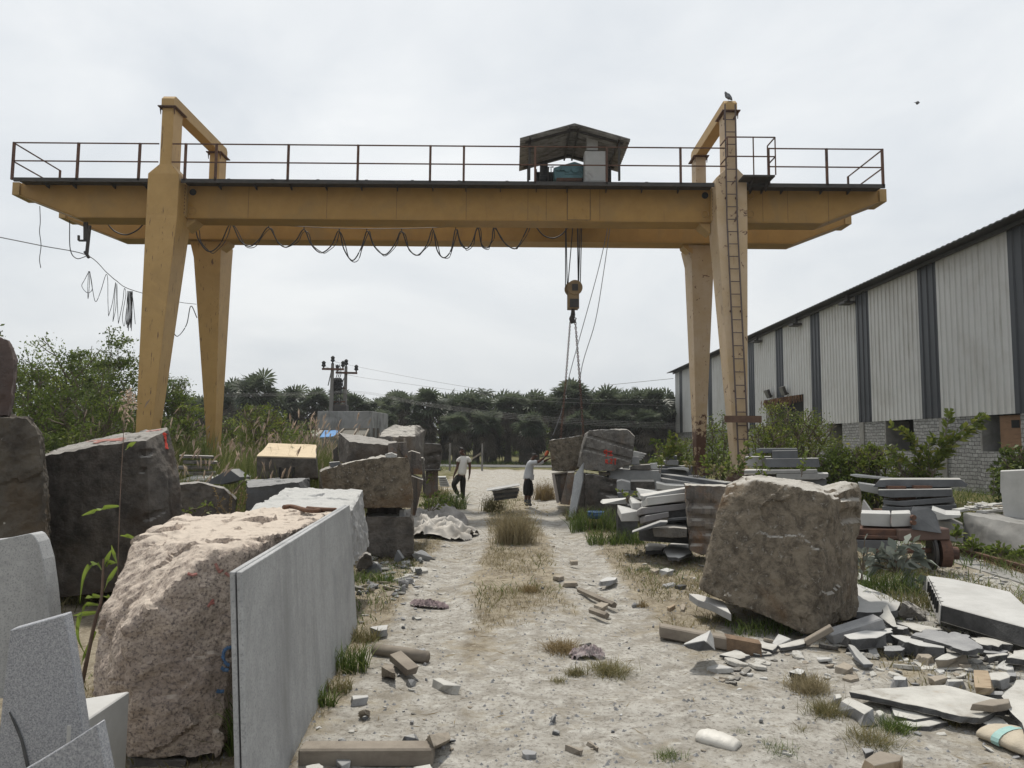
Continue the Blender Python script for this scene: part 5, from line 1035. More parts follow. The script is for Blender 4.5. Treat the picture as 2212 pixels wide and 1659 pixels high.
F('stone_block', 'narrow grey upright slab edge right of the rust-streaked stone', 'stone block', 'b2', [(1376, 365), (1395, 368), (1416, 560), (1415, 660), (1392, 640)], 13.0, .7, M['greyst'], .02)
F('stone_block', 'tilted dark stone with a tan top below the rust-streaked stone', 'stone block', 'b2', [(1282, 515), (1300, 510), (1395, 545), (1360, 700), (1330, 830), (1300, 830)], 12.3, .8, M['rustst'], .03)
F('stone_block', 'short pale block end at the foot of the tilted dark stone', 'stone block', 'b2', [(1295, 625), (1312, 625), (1306, 830), (1292, 830)], 11.9, .4, M['tan'], .01)
rock('stone_block', 'dark block with pale drill lines at the end of the left heap', 'stone block', [front('b2', [(1412, 252), (1530, 258), (1543, 300), (1520, 455), (1395, 455), (1395, 330)], 16.5, 1.0)], M['darkst'], .05, .03, 16, [G('b2', (1430, 350), (1525, 330), 16.5, .05), G('b2', (1430, 420), (1500, 400), 16.5, .04)])
F('stone_slab', 'thin dark slab separating the two stones at the heap end', 'slab', 'b2', [(1405, 458), (1535, 458), (1535, 470), (1405, 470)], 16.4, .9, M['darkst'], .006)
F('stone_block', 'brown base stone under the thin dark slab at the heap end', 'stone block', 'b2', [(1412, 475), (1514, 473), (1512, 680), (1418, 690)], 16.6, .9, M['rustst'], .03)
for i in range(5):
    F('stone_slab', ('topmost', 'second', 'third', 'fourth', 'lowest')[i] + ' pale slab of the small stack behind the walking person', 'slab', 'c4', [(1560 + 8 * i, 1142 + i * 36), (1700 + 14 * i, 1140 + i * 37), (1705 + 15 * i, 1165 + i * 37), (1565 + 6 * i, 1168 + i * 36)], 21.6, .6, M['white'], .006, group='pale slabs stacked by the drive')
# rubble wedge stones at the foot of the left heap
rock('stone_chunk', 'dark squared chunk at the far foot of the leaning slabs', 'stone', [front('b2', [(880, 1180), (930, 1140), (970, 1150), (985, 1215), (930, 1255), (855, 1250)], 9.6, .5)], M['darkst'], .03, .02, 17, fr=2)
slab('stone_shard', 'upright pointed grey shard standing before the dark squared block', 'shard', [V('b2', *p, 10.2) for p in ((1155, 1185), (1182, 1108), (1228, 1175), (1200, 1200), (1160, 1200))], (.02, .07, 0), M['slate'])
# the stack on the drive
F('stone_slab', 'white slab lying tilted on the small stack in mid drive', 'slab', 'b2', [(1900, 628), (2160, 585), (2175, 588), (1990, 628), (1905, 632)], 17.5, .8, M['white'], .004)
for i in range(4):
    F('stone_slab', ('topmost', 'second', 'third', 'lowest')[i] + ' rough grey slab under the white slab in mid drive', 'slab', 'b2', [(1945 + 8 * i, 632 + 20 * i), (2165 - 6 * i, 616 + 18 * i), (2168 - 6 * i, 634 + 18 * i), (1960, 652 + 20 * i)], 17.6 + .05 * i, .7, M['sidest'] if i % 2 else M['greyst'], .01, group='rough slabs stacked in mid drive')
# --- right side
R1 = [V('b4', 0, 560, 7.35), V('b4', 60, 545, 7.2), V('b4', 555, 640, 6.85), V('b4', 640, 650, 6.85), V('b4', 600, 1300, 6.75), V('b8', 470, 590, 6.6), V('b8', 560, 560, 6.62), V('b7', 1612, 200, 7.3), V('b7', 1700, 260, 7.2), V('b3', 1610, 1420, 7.3), V('b3', 1700, 1000, 7.35), V('b3', 1745, 800, 7.4), V('b3', 1830, 600, 7.45), V('b8', 870, 440, 7.3), V('b4', 888, 1600, 7.35), V('b4', 890, 1300, 7.35), V('b4', 850, 1010, 7.3),
      V('b3', 1850, 560, 8.3), V('b3', 1960, 522, 8.3), V('b4', 200, 517, 8.3), V('b4', 420, 530, 8.3), V('b4', 690, 640, 7.6), V('b4', 850, 900, 7.8), V('b8', 850, 400, 8.2), V('b7', 1750, 200, 8.3)]
R1b = [V('b4', 640, 640, 7.2), V('b4', 760, 565, 7.7), V('b4', 860, 575, 7.7), V('b4', 898, 640, 7.6), V('b4', 905, 760, 7.5), V('b4', 895, 880, 7.45), V('b4', 870, 1000, 7.4), V('b4', 700, 900, 7.0), V('b4', 700, 700, 7.0), V('b4', 500, 600, 8.2), V('b4', 800, 600, 8.3), V('b4', 880, 900, 8.2)]
rock('stone_block', 'huge brown-grey boulder beside the drive on the right', 'boulder', [R1, R1b], M['brown'], .042, .03, 21, [G('b4', (745, 665), (895, 655), 7.15, .06, 0, .35), G('b4', (770, 840), (890, 820), 7.1, .07, 0, .3)], fr=1.0, facet=1.1)
slab('stone_slab', 'grey slab jammed under the left corner of the huge boulder', 'slab', [gp('b7', x, y, .2) for x, y in ((1520, 255), (1600, 262), (1800, 320), (1860, 420), (1700, 340), (1590, 305))], (0, 0, -.07), M['lightgrey'])
rock('stone_block', 'brown layered block with drill grooves behind the huge boulder', 'stone block', [front('b3', [(1486, 582), (1600, 592), (1840, 600), (1830, 900), (1700, 1145), (1600, 1140), (1528, 1105), (1525, 1000), (1510, 850), (1500, 700)], 10.6, .9)], M['rustst'], .045, .03, 22,
     [G('b3', (1500, 730), (1720, 740), 10.6, .05), G('b3', (1505, 830), (1730, 860), 10.6, .05), G('b3', (1515, 945), (1700, 965), 10.6, .05), G('b3', (1525, 1045), (1690, 1060), 10.6, .04)])
R4 = front('b3', [(720, 152), (790, 142), (880, 152), (960, 140), (1022, 140), (1080, 192), (1062, 330), (1050, 410), (900, 472), (690, 462), (660, 300)], 17.8, 1.6) + [V('b3', 625, 430, 18.4), V('b3', 655, 245, 18.4), V('b3', 690, 175, 18.8)]
o = rock('stone_block', 'grey layered block with red painted numbers on its face', 'stone block', [R4], M['greyst'], .055, .04, 23, [G('b3', (690, 180), (1060, 290), 17.75, .07), G('b3', (680, 290), (1050, 380), 17.75, .07), G('b3', (700, 370), (990, 440), 17.75, .05)])
mark(o, 'b3', [[(850, 303), (838, 312), (842, 328), (858, 325), (860, 305), (850, 303)], [(860, 310), (858, 340), (850, 355)], [(872, 315), (900, 312), (884, 332), (905, 345), (872, 350)], [(852, 378), (850, 408)], [(850, 380), (866, 384), (858, 400), (870, 412)], [(880, 378), (896, 374), (900, 388), (882, 408), (905, 408)], [(912, 378), (932, 374), (926, 395), (925, 418)]], .026, M['red'], 'painted_number', .012)
rock('stone_block', 'brown-grey block hanging in the chain sling being steadied by hand', 'stone block', [front('b3', [(400, 228), (480, 240), (560, 222), (655, 185), (668, 200), (655, 300), (640, 445), (560, 472), (420, 468), (412, 350)], 19.3, 1.3)], M['brown'], .05, .03, 24)
slab('stone_slab', 'grey slab leaning on edge against the stones under the numbered block', 'slab', [V('b3', 652, 430, 16.9), V('b3', 668, 408, 16.95), V('b3', 662, 560, 16.8), V('b3', 602, 848, 16.6), V('b3', 550, 842, 16.6), V('b3', 598, 505, 16.85)], (.05, .25, .02), M['slab'])
F('stone_slab', 'pinkish upright plate at the left end below the lifted block', 'slab', 'b3', [(418, 505), (440, 500), (480, 725), (455, 728)], 18.6, .9, M['pinkcut'], .01)
F('stone_block', 'squared dark stone behind the pinkish plate below the lifted block', 'stone block', 'b3', [(440, 500), (545, 490), (530, 600), (490, 740), (475, 700)], 18.8, .9, M['rustst'], .02)
F('stone_block', 'tan split stone leaning next to the grey leaning slab', 'stone block', 'b3', [(545, 485), (600, 480), (595, 560), (560, 745), (485, 735), (520, 600)], 18.0, .9, M['rustst'], .02)
F('wood_board', 'weathered board bridging the stones under the lifted block', 'board', 'b3', [(415, 492), (600, 470), (640, 474), (420, 503)], 18.7, .4, M['wood'], .004)
F('wood_board', 'short board lying on the stones beneath the numbered block', 'board', 'b3', [(790, 478), (890, 485), (890, 505), (800, 508)], 18.0, .4, M['wood'], .004)
rock('stone_block', 'dark base block with drill grooves under the numbered block', 'stone block', [front('b3', [(690, 500), (740, 500), (960, 540), (1000, 560), (1000, 760), (690, 810)], 17.6, 1.3)], M['darkst'], .055, .03, 25, [G('b3', (860, 558), (950, 580), 17.6, .05), G('b3', (820, 640), (950, 665), 17.6, .05)])
rock('stone_block', 'dark stone wedged behind the leaning slab', 'stone block', [front('b3', [(640, 490), (700, 490), (700, 800), (620, 800)], 17.9, 1)], M['darkst'], .055, .03, 26)
# sawn blocks and beams on the right
SG = 'sawn blocks and slabs heaped on the right'
F('stone_block', 'light grey cube block standing on the sawn blocks right of the numbers', 'stone block', 'c1', [(362, 638), (485, 640), (630, 635), (633, 742), (488, 748), (365, 742)], 18.2, .6, M['lightgrey'], .01)
F('stone_block', 'pale end block under the light grey cube', 'stone block', 'c1', [(392, 750), (490, 750), (488, 805), (392, 800)], 18.1, .5, M['white'], .01)
F('stone_block', 'rough split block to the right of the pale end block', 'stone block', 'c1', [(495, 790), (560, 755), (790, 742), (800, 800), (780, 820), (500, 812)], 18.0, .6, M['greyst'], .02)
F('stone_block', 'small pale block beside the yellow-flowered weed', 'stone block', 'c1', [(785, 730), (890, 722), (890, 800), (795, 800)], 18.3, .5, M['white'], .01)
F('stone_block', 'upper of two dark sawn blocks behind the yellow-flowered weed', 'stone block', 'c1', [(1000, 612), (1070, 612), (1170, 618), (1170, 675), (1070, 672), (1000, 680)], 20.0, .6, M['slate'], .01)
F('stone_block', 'lower of two dark sawn blocks behind the yellow-flowered weed', 'stone block', 'c1', [(978, 690), (1055, 680), (1190, 685), (1190, 752), (1055, 752), (985, 740)], 20.0, .6, M['lightgrey'], .01)
for i in range(4):
    F('stone_slab', ('topmost', 'second', 'third', 'lowest')[i] + ' white sheet of the stack behind the numbered block', 'slab', 'c1', [(520 + 6 * i, 560 + i * 32), (560, 550 + i * 32), (735 - 22 * i, 590 + i * 26), (730 - 22 * i, 606 + i * 26), (520, 590 + i * 30)], 20.6, .5, M['white'], .006, group='white sheets stacked behind the numbered block')
def beam(k, a, b, z0, z1, h, wd, m, name, label, cat='stone beam'):
    pa, pb = gp(k, *a, z0), gp(k, *b, z1); d = Vector((.55, .35, 0)).normalized() * wd
    bm_ = MB(); bm_.prism([pa, pb, pb + d, pa + d], (0, 0, -h)); return tag(bm_.build(name, m, None, bevel=.01), label, cat)
beam('c1', (245, 832), (1700, 1050), .95, .88, .22, .25, M['lightgrey'], 'stone_beam', 'long light grey stone beam sloping across the right heap')
beam('c1', (288, 788), (1860, 1000), 1.02, .98, .1, .3, M['slate'], 'stone_beam', 'longer dark stone beam lying behind the light grey beam')
F('stone_block', 'squared grey block under the left end of the long beams', 'stone block', 'c1', [(308, 985), (380, 968), (505, 1000), (505, 1110), (400, 1115), (310, 1112)], 16.4, .7, M['lightgrey'], .012)
F('stone_block', 'dark rough block right of the squared grey block under the beams', 'stone block', 'c1', [(505, 985), (850, 985), (860, 1110), (600, 1120), (508, 1110)], 16.6, .8, M['darkst'], .02)
F('stone_block', 'lower grey block half hidden behind the weeds under the beams', 'stone block', 'c1', [(315, 1150), (480, 1140), (490, 1230), (330, 1215)], 16.0, .6, M['slate'], .015)
F('stone_slab', 'white flat slab gleaming beneath the long beams', 'slab', 'c1', [(870, 1000), (1010, 1035), (1280, 1050), (1000, 1115), (880, 1090)], 15.0, .7, M['white'], .006)
F('stone_block', 'dark stone beam showing behind the long beams at middle', 'stone block', 'c1', [(790, 805), (1280, 815), (1340, 880), (1330, 915), (1260, 880), (800, 845)], 18.8, .6, M['slate'], .012)
F('stone_slab', 'white slab on the dark stone behind the long beams', 'slab', 'c1', [(1030, 800), (1240, 785), (1340, 800), (1335, 850), (1280, 825)], 18.6, .5, M['white'], .006)
# slab pile in front
FH('stone_slab', 'thin grey slab jutting left from the slab pile', 'slab', 'c1', [(75, 1285, .3), (105, 1254, .4), (440, 1232), (460, 1290), (445, 1312), (110, 1305)], 13.0, .6, M['lightgrey'], .005, SG)
FH('stone_block', 'pale block end second from the top of the slab pile', 'stone block', 'c1', [(590, 1085, .3), (890, 1135), (890, 1180), (700, 1250), (640, 1240, .2), (600, 1160, .3)], 11.9, .5, M['white'], .005, SG)
FH('stone_block', 'pale squared block jutting left in the middle of the slab pile', 'stone block', 'c1', [(485, 1195, .35), (530, 1295), (660, 1290), (655, 1410), (530, 1400), (483, 1270, .35)], 11.6, .5, M['white'], .006, SG)
FH('stone_block', 'dusty pale block at the lower left of the slab pile', 'stone block', 'c1', [(322, 1335, .35), (375, 1445), (620, 1405), (632, 1550), (375, 1555), (320, 1430, .35)], 11.3, .5, M['white'], .006, SG)
FH('stone_slab', 'topmost light slab of the slab pile', 'slab', 'c1', [(645, 1185, .2), (700, 1195), (1290, 1082), (1296, 1140), (700, 1245), (660, 1240, .2)], 11.1, .8, M['lightgrey'], .005, SG)
FH('stone_slab', 'thick light slab with a slanted end near the top of the pile', 'slab', 'c1', [(655, 1290, .4), (745, 1212), (1298, 1150), (1306, 1255), (745, 1330), (660, 1360, .4)], 10.95, .8, M['white'], .005, SG)
FH('stone_slab', 'mauve-edged grey slab in the middle of the pile', 'slab', 'c1', [(602, 1400, .3), (670, 1362), (1305, 1295), (1308, 1378), (680, 1455), (602, 1475, .3)], 10.95, .8, M['mauve'], .005, SG)
FH('stone_slab', 'lower thick slab with a chamfered left end in the pile', 'slab', 'c1', [(632, 1510, .35), (720, 1475), (1050, 1420), (1060, 1490), (720, 1565), (650, 1595, .35)], 10.85, .8, M['mauve'], .005, SG)
F('stone_slab', 'dark rough slab at the right of the lower thick slab', 'slab', 'c1', [(1055, 1400), (1318, 1385), (1320, 1490), (1050, 1500)], 11.0, .7, M['sidest'], .01, SG)
F('stone_slab', 'thin dark slab under the dark rough slab', 'slab', 'c1', [(1040, 1515), (1315, 1495), (1315, 1535), (1045, 1548)], 10.9, .7, M['slate'], .008, SG)
F('stone_shard', 'long dark shard sloping down at the base of the slab pile', 'shard', 'b3', [(1060, 965), (1290, 880), (1350, 880), (1340, 900), (1150, 950)], 10.5, .25, M['slate'], .006, SG)
F('stone_block', 'rough split pale block at the base of the slab pile', 'stone block', 'b3', [(1225, 938), (1400, 925), (1505, 935), (1502, 1003), (1380, 1008), (1240, 998)], 10.6, .5, M['greyst'], .012, SG)
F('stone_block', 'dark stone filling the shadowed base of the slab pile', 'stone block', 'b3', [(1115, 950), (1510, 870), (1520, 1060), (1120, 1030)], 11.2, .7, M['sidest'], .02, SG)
slab('stone_slab', 'pale broken slab lying in front of the slab pile', 'slab', chip([gp('b3', x, y, .14) for x, y in ((1320, 1095), (1375, 1050), (1530, 1055), (1545, 1130), (1440, 1170), (1345, 1155))], 3, .02, 3), (0, 0, -.05), M['white'], M['sidest'])
slab('stone_slab', 'dark slab on the ground left of the pale broken slab', 'slab', chip([gp('b3', x, y, .1) for x, y in ((1165, 1080), (1190, 1050), (1340, 1060), (1300, 1110), (1170, 1112))], 3, .02, 4), (0, 0, -.06), M['greyst'], M['sidest'])
F('bucket', 'x', 'bucket', 'b3', [(720, 870), (722, 860), (808, 856), (806, 940), (730, 940)], 13.9, .2, M['blue']) if False else None
bk = empty('bucket', 'dented blue and yellow bucket lying in the grass before the slab pile', 'bucket', gp('b3', 768, 940))
q = gp('b3', 768, 945); b_ = MB(); b_.tube([q + Vector((0, 0, .02)), q + Vector((0, 0, .24))], [.13, .155], 18); b_.build('body', mat('yellow_plastic', ((.30, .26, .10), (.22, .20, .10)), 6, .6, .1), bk, True)
b_ = MB(); b_.tube([q + Vector((0, 0, .241)), q + Vector((0, 0, .37))], [.158, .172], 18); b_.build('blue_band', mat('blue_plastic', ((.03, .07, .19), (.04, .09, .22)), 6, .5, .05), bk, True)
b_ = MB(); b_.tube([q + Vector((.172 * math.cos(a), .172 * math.sin(a), .371)) for a in np.linspace(0, 2 * math.pi, 19)], .012, 5); b_.build('rim', M['blue'], bk)
# blocks by the right crane leg
F('stone_beam', 'dark stone beam on top of the heap behind the huge boulder', 'stone beam', 'b4', [(55, 300), (80, 288), (388, 287), (392, 325), (60, 325)], 14.0, .4, M['slate'], .01)
F('stone_block', 'dark squared block under the top beam behind the huge boulder', 'stone block', 'b4', [(185, 308), (392, 304), (392, 368), (188, 372)], 13.7, .5, M['slate'], .01)
F('stone_beam', 'long dark beam second in the heap behind the huge boulder', 'stone beam', 'b4', [(130, 372), (560, 368), (572, 440), (140, 442)], 13.6, .5, M['slate'], .012)
F('stone_block', 'white rough block at the left of the heap behind the huge boulder', 'stone block', 'b4', [(-30, 355), (180, 355), (170, 430), (30, 432), (-30, 425)], 14.4, .5, M['white'], .012)
F('stone_slab', 'long light slab third in the heap behind the huge boulder', 'slab', 'b4', [(-40, 465), (548, 460), (552, 488), (-40, 494)], 13.4, .6, M['lightgrey'], .008)
F('stone_slab', 'lower slab with a notched end in the heap behind the huge boulder', 'slab', 'b4', [(220, 495), (560, 490), (640, 492), (636, 520), (560, 540), (220, 540)], 13.4, .6, M['lightgrey'], .008)
F('stone_slab', 'lowest dark slab in the heap behind the huge boulder', 'slab', 'b4', [(240, 545), (625, 540), (620, 640), (240, 640)], 13.5, .6, M['slate'], .01)
F('stone_block', 'grey block carrying the left of the heap behind the huge boulder', 'stone block', 'b4', [(-40, 498), (218, 498), (218, 640), (-40, 640)], 13.9, .6, M['greyst'], .012)
# dark slab stack before the block wall
ST = 'dark slabs stacked before the warehouse wall'
F('stone_slab', 'topmost charred dark slab with ragged ends before the warehouse wall', 'slab', 'c2', [(355, 455), (430, 368), (590, 362), (1440, 362), (1525, 425), (1500, 452), (600, 460)], 14.0, .7, M['slate'], .012, ST)
F('stone_slab', 'second dark slab with a cut corner before the warehouse wall', 'slab', 'c2', [(418, 492), (570, 490), (1332, 480), (1338, 568), (575, 586), (425, 560)], 13.7, .7, M['slate'], .01, ST)
F('stone_slab', 'third dark slab tilted slightly before the warehouse wall', 'slab', 'c2', [(475, 620), (640, 635), (1345, 578), (1362, 640), (740, 690), (490, 665)], 13.7, .7, M['slate'], .01, ST)
F('stone_slab', 'lowest broad dark slab before the warehouse wall', 'slab', 'c2', [(470, 695), (690, 705), (1380, 672), (1392, 740), (1300, 780), (700, 778), (470, 765)], 13.7, .8, M['slate'], .01, ST)
for p in ((640, 480), (960, 475), (760, 600), (1150, 580), (560, 775)):
    q = V('c2', p[0], p[1], 13.95); b_ = MB(); b_.box((q.x - .17, 13.9, q.z - .1), (q.x + .17, 14.25, q.z + .06)); tag(b_.build('wood_spacer', M['rust'], None), 'dark wooden spacer between the stacked slabs before the warehouse wall', 'wood block', 'spacers between dark slabs')
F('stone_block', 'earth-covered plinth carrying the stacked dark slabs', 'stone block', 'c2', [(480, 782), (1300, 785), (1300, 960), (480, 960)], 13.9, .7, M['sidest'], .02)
F('stone_slab', 'upper pale slab lying in weeds behind the dark slab stack', 'slab', 'c2', [(70, 312), (150, 305), (610, 355), (600, 370), (150, 335)], 16.0, .6, M['white'], .008)
F('stone_block', 'white block face among weeds left of the dark slab stack', 'stone block', 'c2', [(170, 405), (415, 440), (420, 545), (200, 500)], 15.0, .5, M['white'], .01)
# bogie cart on rails
cart = empty('rail_cart', 'rusty rail cart with geared wheel parked beside the huge boulder', 'cart', gp('c2', 900, 1390))
YC = 10.1
b_ = MB(); b_.prism([V('c2', x, y, YC) for x, y in ((120, 965), (660, 975), (660, 1112), (120, 1100))], (0, .4, 0)); b_.build('side_beam', M['rust'], cart, bevel=.01)
b_ = MB(); b_.prism([V('c2', x, y, YC - .05) for x, y in ((665, 975), (1300, 962), (1315, 1105), (700, 1122), (665, 1110))], (0, 1.6, 0)); b_.build('end_beam', mat('brown_steel', ((.13, .085, .07), (.105, .07, .06)), 3, .7, .1, 30, stain=((.18, .13, .10), 2, .6, .8)), cart, bevel=.015)
b_ = MB(); b_.prism([V('c2', x, y, YC - .06) for x, y in ((120, 1050), (655, 1062), (655, 1092), (120, 1085))], (0, .05, 0)); b_.build('flange', M['rust'], cart)
b_ = MB(); b_.prism([V('c2', x, y, YC - .1) for x, y in ((130, 1110), (630, 1120), (590, 1215), (300, 1235), (130, 1235))], (0, .15, 0)); b_.build('grey_board', mat('grey_board', ((.12, .12, .125), (.09, .09, .095)), 5, .8, .2), cart)
q = V('c2', 1085, 1255, YC + .1); b_ = MB(); b_.disc(q, (.97, -.27, 0), .22, .06, 30); 
for i in range(26):
    a = i / 26 * 2 * math.pi; d_ = Vector((.27 * math.sin(a), .96 * math.sin(a), math.cos(a))); b_.bar(q + d_ * .21, q + d_ * .245, .03, .07)
b_.build('gear', M['dark_steel'], cart)
b_ = MB(); b_.disc(q + Vector((.14, -.04, 0)), (.97, -.27, 0), .2, .13, 28); b_.disc(q + Vector((.25, -.07, 0)), (.97, -.27, 0), .09, .12, 16); b_.build('wheel', M['rust'], cart)
b_ = MB(); b_.tube([q + Vector((.1, 0, .03)), q + Vector((-.9, -.2, .03))], .04, 10); b_.build('axle', M['rust'], cart)
F('steel_plate', 'pale channel plate lying on the rail cart', 'plate', 'c2', [(180, 775), (575, 785), (575, 945), (215, 930), (175, 810)], YC + .1, .5, M['white'], .006)
F('steel_plate', 'pale folded plate beside the dark sheet on the rail cart', 'plate', 'c2', [(580, 785), (795, 778), (820, 785), (825, 935), (610, 945), (580, 940)], YC + .05, .5, M['white'], .006)
ds = F('steel_sheet', 'dark bolted steel sheet hanging over the rail cart edge', 'sheet', 'c2', [(820, 760, .1), (850, 695, .2), (1050, 710, .2), (1130, 790, .15), (1200, 1025, -.08), (835, 975, -.05)], YC - .02, .02, mat('dark_scratched_sheet', ((.05, .052, .056), (.085, .088, .092)), 4, .55, .1, 40, stain=((.25, .25, .25), 5, .66, .72)), .003)
for y in (828, 892):
    b_ = MB(); b_.disc(V('c2', 850, y, YC - .06), (0, 1, 0), .035, .05, 10); b_.build('bolt', M['rust'], ds)
slab('stone_shard', 'white triangular shard standing behind the rail cart', 'shard', [V('c2', *p, 11.4) for p in ((205, 775), (235, 610), (350, 775))], (.05, .06, 0), M['white'])
F('stone_block', 'grey block with a dark broken side right of the dark sheet', 'stone block', 'c2', [(1075, 735), (1250, 795), (1440, 800), (1420, 830), (1250, 855), (1150, 860)], 11.6, .8, M['white'], .012)
F('concrete_block', 'low concrete block behind the right end of the rail cart', 'concrete block', 'c2', [(1150, 870), (1300, 880), (1470, 960), (1465, 1150), (1320, 1120), (1150, 1100)], 11.8, .8, M['conc'], .015)
cbk = [V('c2', 1475, 785, 12.2), V('c2', 1560, 780, 12.2), V('c2', 2300, 930, 11.2), V('c2', 2300, 1260, 11.0), V('c2', 1475, 1165, 12.1), V('c2', 1500, 770, 14.3), V('c2', 2300, 800, 14.3), V('c2', 1500, 900, 14.3), V('c2', 2300, 1000, 14.3)]
rock('concrete_block', 'long rough concrete block heaped with slate chips at right', 'concrete block', [cbk], M['conc'], .05, .025, 31)
F('stone_slab', 'tall pale sawn slab standing upright on the concrete block at right', 'slab', 'c2', [(1922, 262), (2400, 240), (2400, 850), (2212, 845), (1985, 820), (1960, 790), (1940, 600), (1935, 540), (1920, 520)], 12.6, .5, M['white'], .01)
for a, b, h, lab in (((1375, 745), (1900, 665), .03, 'long pale sliver leaning over the chips on the concrete block'), ((1680, 760), (1960, 740), .02, 'flat pale sliver among the chips on the concrete block')):
    pa, pb = V('c2', *a, 12.7), V('c2', *b, 13.6); b_ = MB(); b_.bar(pa, pb, .14, .05); tag(b_.build('stone_shard', M['white'], None, bevel=.005), lab, 'shard')
# rail track beyond the cart
rt = MB(); pa, pb = gp('c2', 1240, 1165, .08), gp('c2', 2212, 1425, .08); d_ = (pb - pa); pa = pa - d_ * .9; pb = pb + d_ * .6
for o_, w_, z_ in ((0, .07, .0), (0, .03, -.045), (0, .12, -.08)): rt.bar(pa + Vector((0, 0, z_)), pb + Vector((0, 0, z_)), w_, .03 if w_ != .03 else .06)
tag(rt.build('track_rail', M['rust'], None), 'rusty steel rail running from the cart towards the right edge', 'rail')
pv = MB(); s_ = Vector((-.55, -.3, 0)); pv.prism([pa + s_ * .4 + Vector((0, 0, -.06)), pb + s_ * .4 + Vector((0, 0, -.06)), pb + s_ * 1.2 + Vector((0, 0, -.06)), pa + s_ * 1.2 + Vector((0, 0, -.06))], (0, 0, -.15)); tag(pv.build('concrete_strip', M['conc'], None), 'pale concrete strip alongside the rusty rail', 'concrete strip')
# big white slab with drill slots
zt_ = .27
big = slab('stone_slab', 'large white slab with a row of drill slots and dark broken side', 'slab', [gp('c3', x, y, zt_) for x, y in ((988, 5), (1040, 90), (1168, 376), (1700, 520), (2212, 655), (2500, 730), (2600, 500), (2212, 372), (2040, 212), (1330, 52))], (0, 0, -.17), M['white'], M['sidest'], .008)
ls = MB(); a_, b_ = gp('c3', 988, 5, zt_), gp('c3', 1168, 376, zt_); nrm = Vector((-(b_ - a_).y, (b_ - a_).x, 0)).normalized(); nrm = nrm if nrm.x < 0 else -nrm
ls.prism([a_ + nrm * .012 - Vector((0, 0, .01)), b_ + nrm * .012 - Vector((0, 0, .01)), b_ + nrm * .03 - Vector((0, 0, .18)), a_ + nrm * .03 - Vector((0, 0, .18))], -nrm * .008); ls.build('sawn_side', M['white'], big)
for t in (.28, .42, .56, .68, .8, .91):
    c_ = MB(); p = a_.lerp(b_, t); dd = (b_ - a_).normalized(); c_.prism([p + nrm * .034 - dd * .012 + Vector((0, 0, .003)), p + nrm * .034 + dd * .012 + Vector((0, 0, .003)), p + nrm * .045 + dd * .012 - Vector((0, 0, .11)), p + nrm * .045 - dd * .012 - Vector((0, 0, .11))], -nrm * .02)
    q = MB(); q.prism([p + nrm * .034 - dd * .012 + Vector((0, 0, .003)), p + nrm * .034 + dd * .012 + Vector((0, 0, .003)), p - nrm * .025 + dd * .012 + Vector((0, 0, .003)), p - nrm * .025 - dd * .0 + Vector((0, 0, .003))], (0, 0, .002)); c_.add(q.v, q.f); c_.build('drill_slot_shade', M['black'], big)  # thin black prism paints the shade inside a slot

# stones that carry the raised pieces
def prop(x0, x1, y0, y1, z1, m, label):
    b = MB(); j = lambda: rs.uniform(-.03, .03); b.loft([[(x + j(), y + j(), gh((x0 + x1) / 2, (y0 + y1) / 2) - .03 if k == 0 else z1) for x, y in ((x0, y0), (x1, y0), (x1, y1), (x0, y1))] for k in (0, 1)]); return tag(b.build('stone_block', m, None, bevel=.012), label, 'stone block')
rs = random.Random(3)
q = V('b2', 780, 1000, 7.6); prop(q.x - .75, q.x - .2, 6.9, 8.2, V('b2', 740, 1300, 6.6).z + .02, M['darkst'], 'dark prop stone hidden beneath the long sawn grey block')
q = V('c1', 260, 1312, 13.2); prop(q.x + .1, q.x + .45, 13.25, 13.6, q.z - .02, M['sidest'], 'dark prop block under the thin grey slab jutting left')
q = V('c1', 420, 1220, 16.3); prop(q.x - .35, q.x + .4, 16.1, 17.0, q.z, M['darkst'], 'dark base stone buried in weeds under the squared grey block')
q = V('c1', 1000, 1110, 15.2); prop(q.x - .4, q.x + .5, 15.1, 15.7, q.z - .01, M['darkst'], 'dark stone carrying the white flat slab beneath the long beams')
q = V('c1', 1060, 900, 19); prop(q.x - .9, q.x + .9, 18.85, 19.4, q.z, M['slate'], 'dark low base under the stone beam behind the long beams')
q = V('c1', 640, 820, 18.2); prop(q.x - .8, q.x + .5, 18.05, 18.5, q.z, M['lightgrey'], 'grey base block under the rough split block by the numbers')
q = V('c1', 1080, 760, 20.1); prop(q.x - .5, q.x + .6, 20.02, 20.5, q.z, M['slate'], 'dark base under the two dark sawn blocks by the weed')
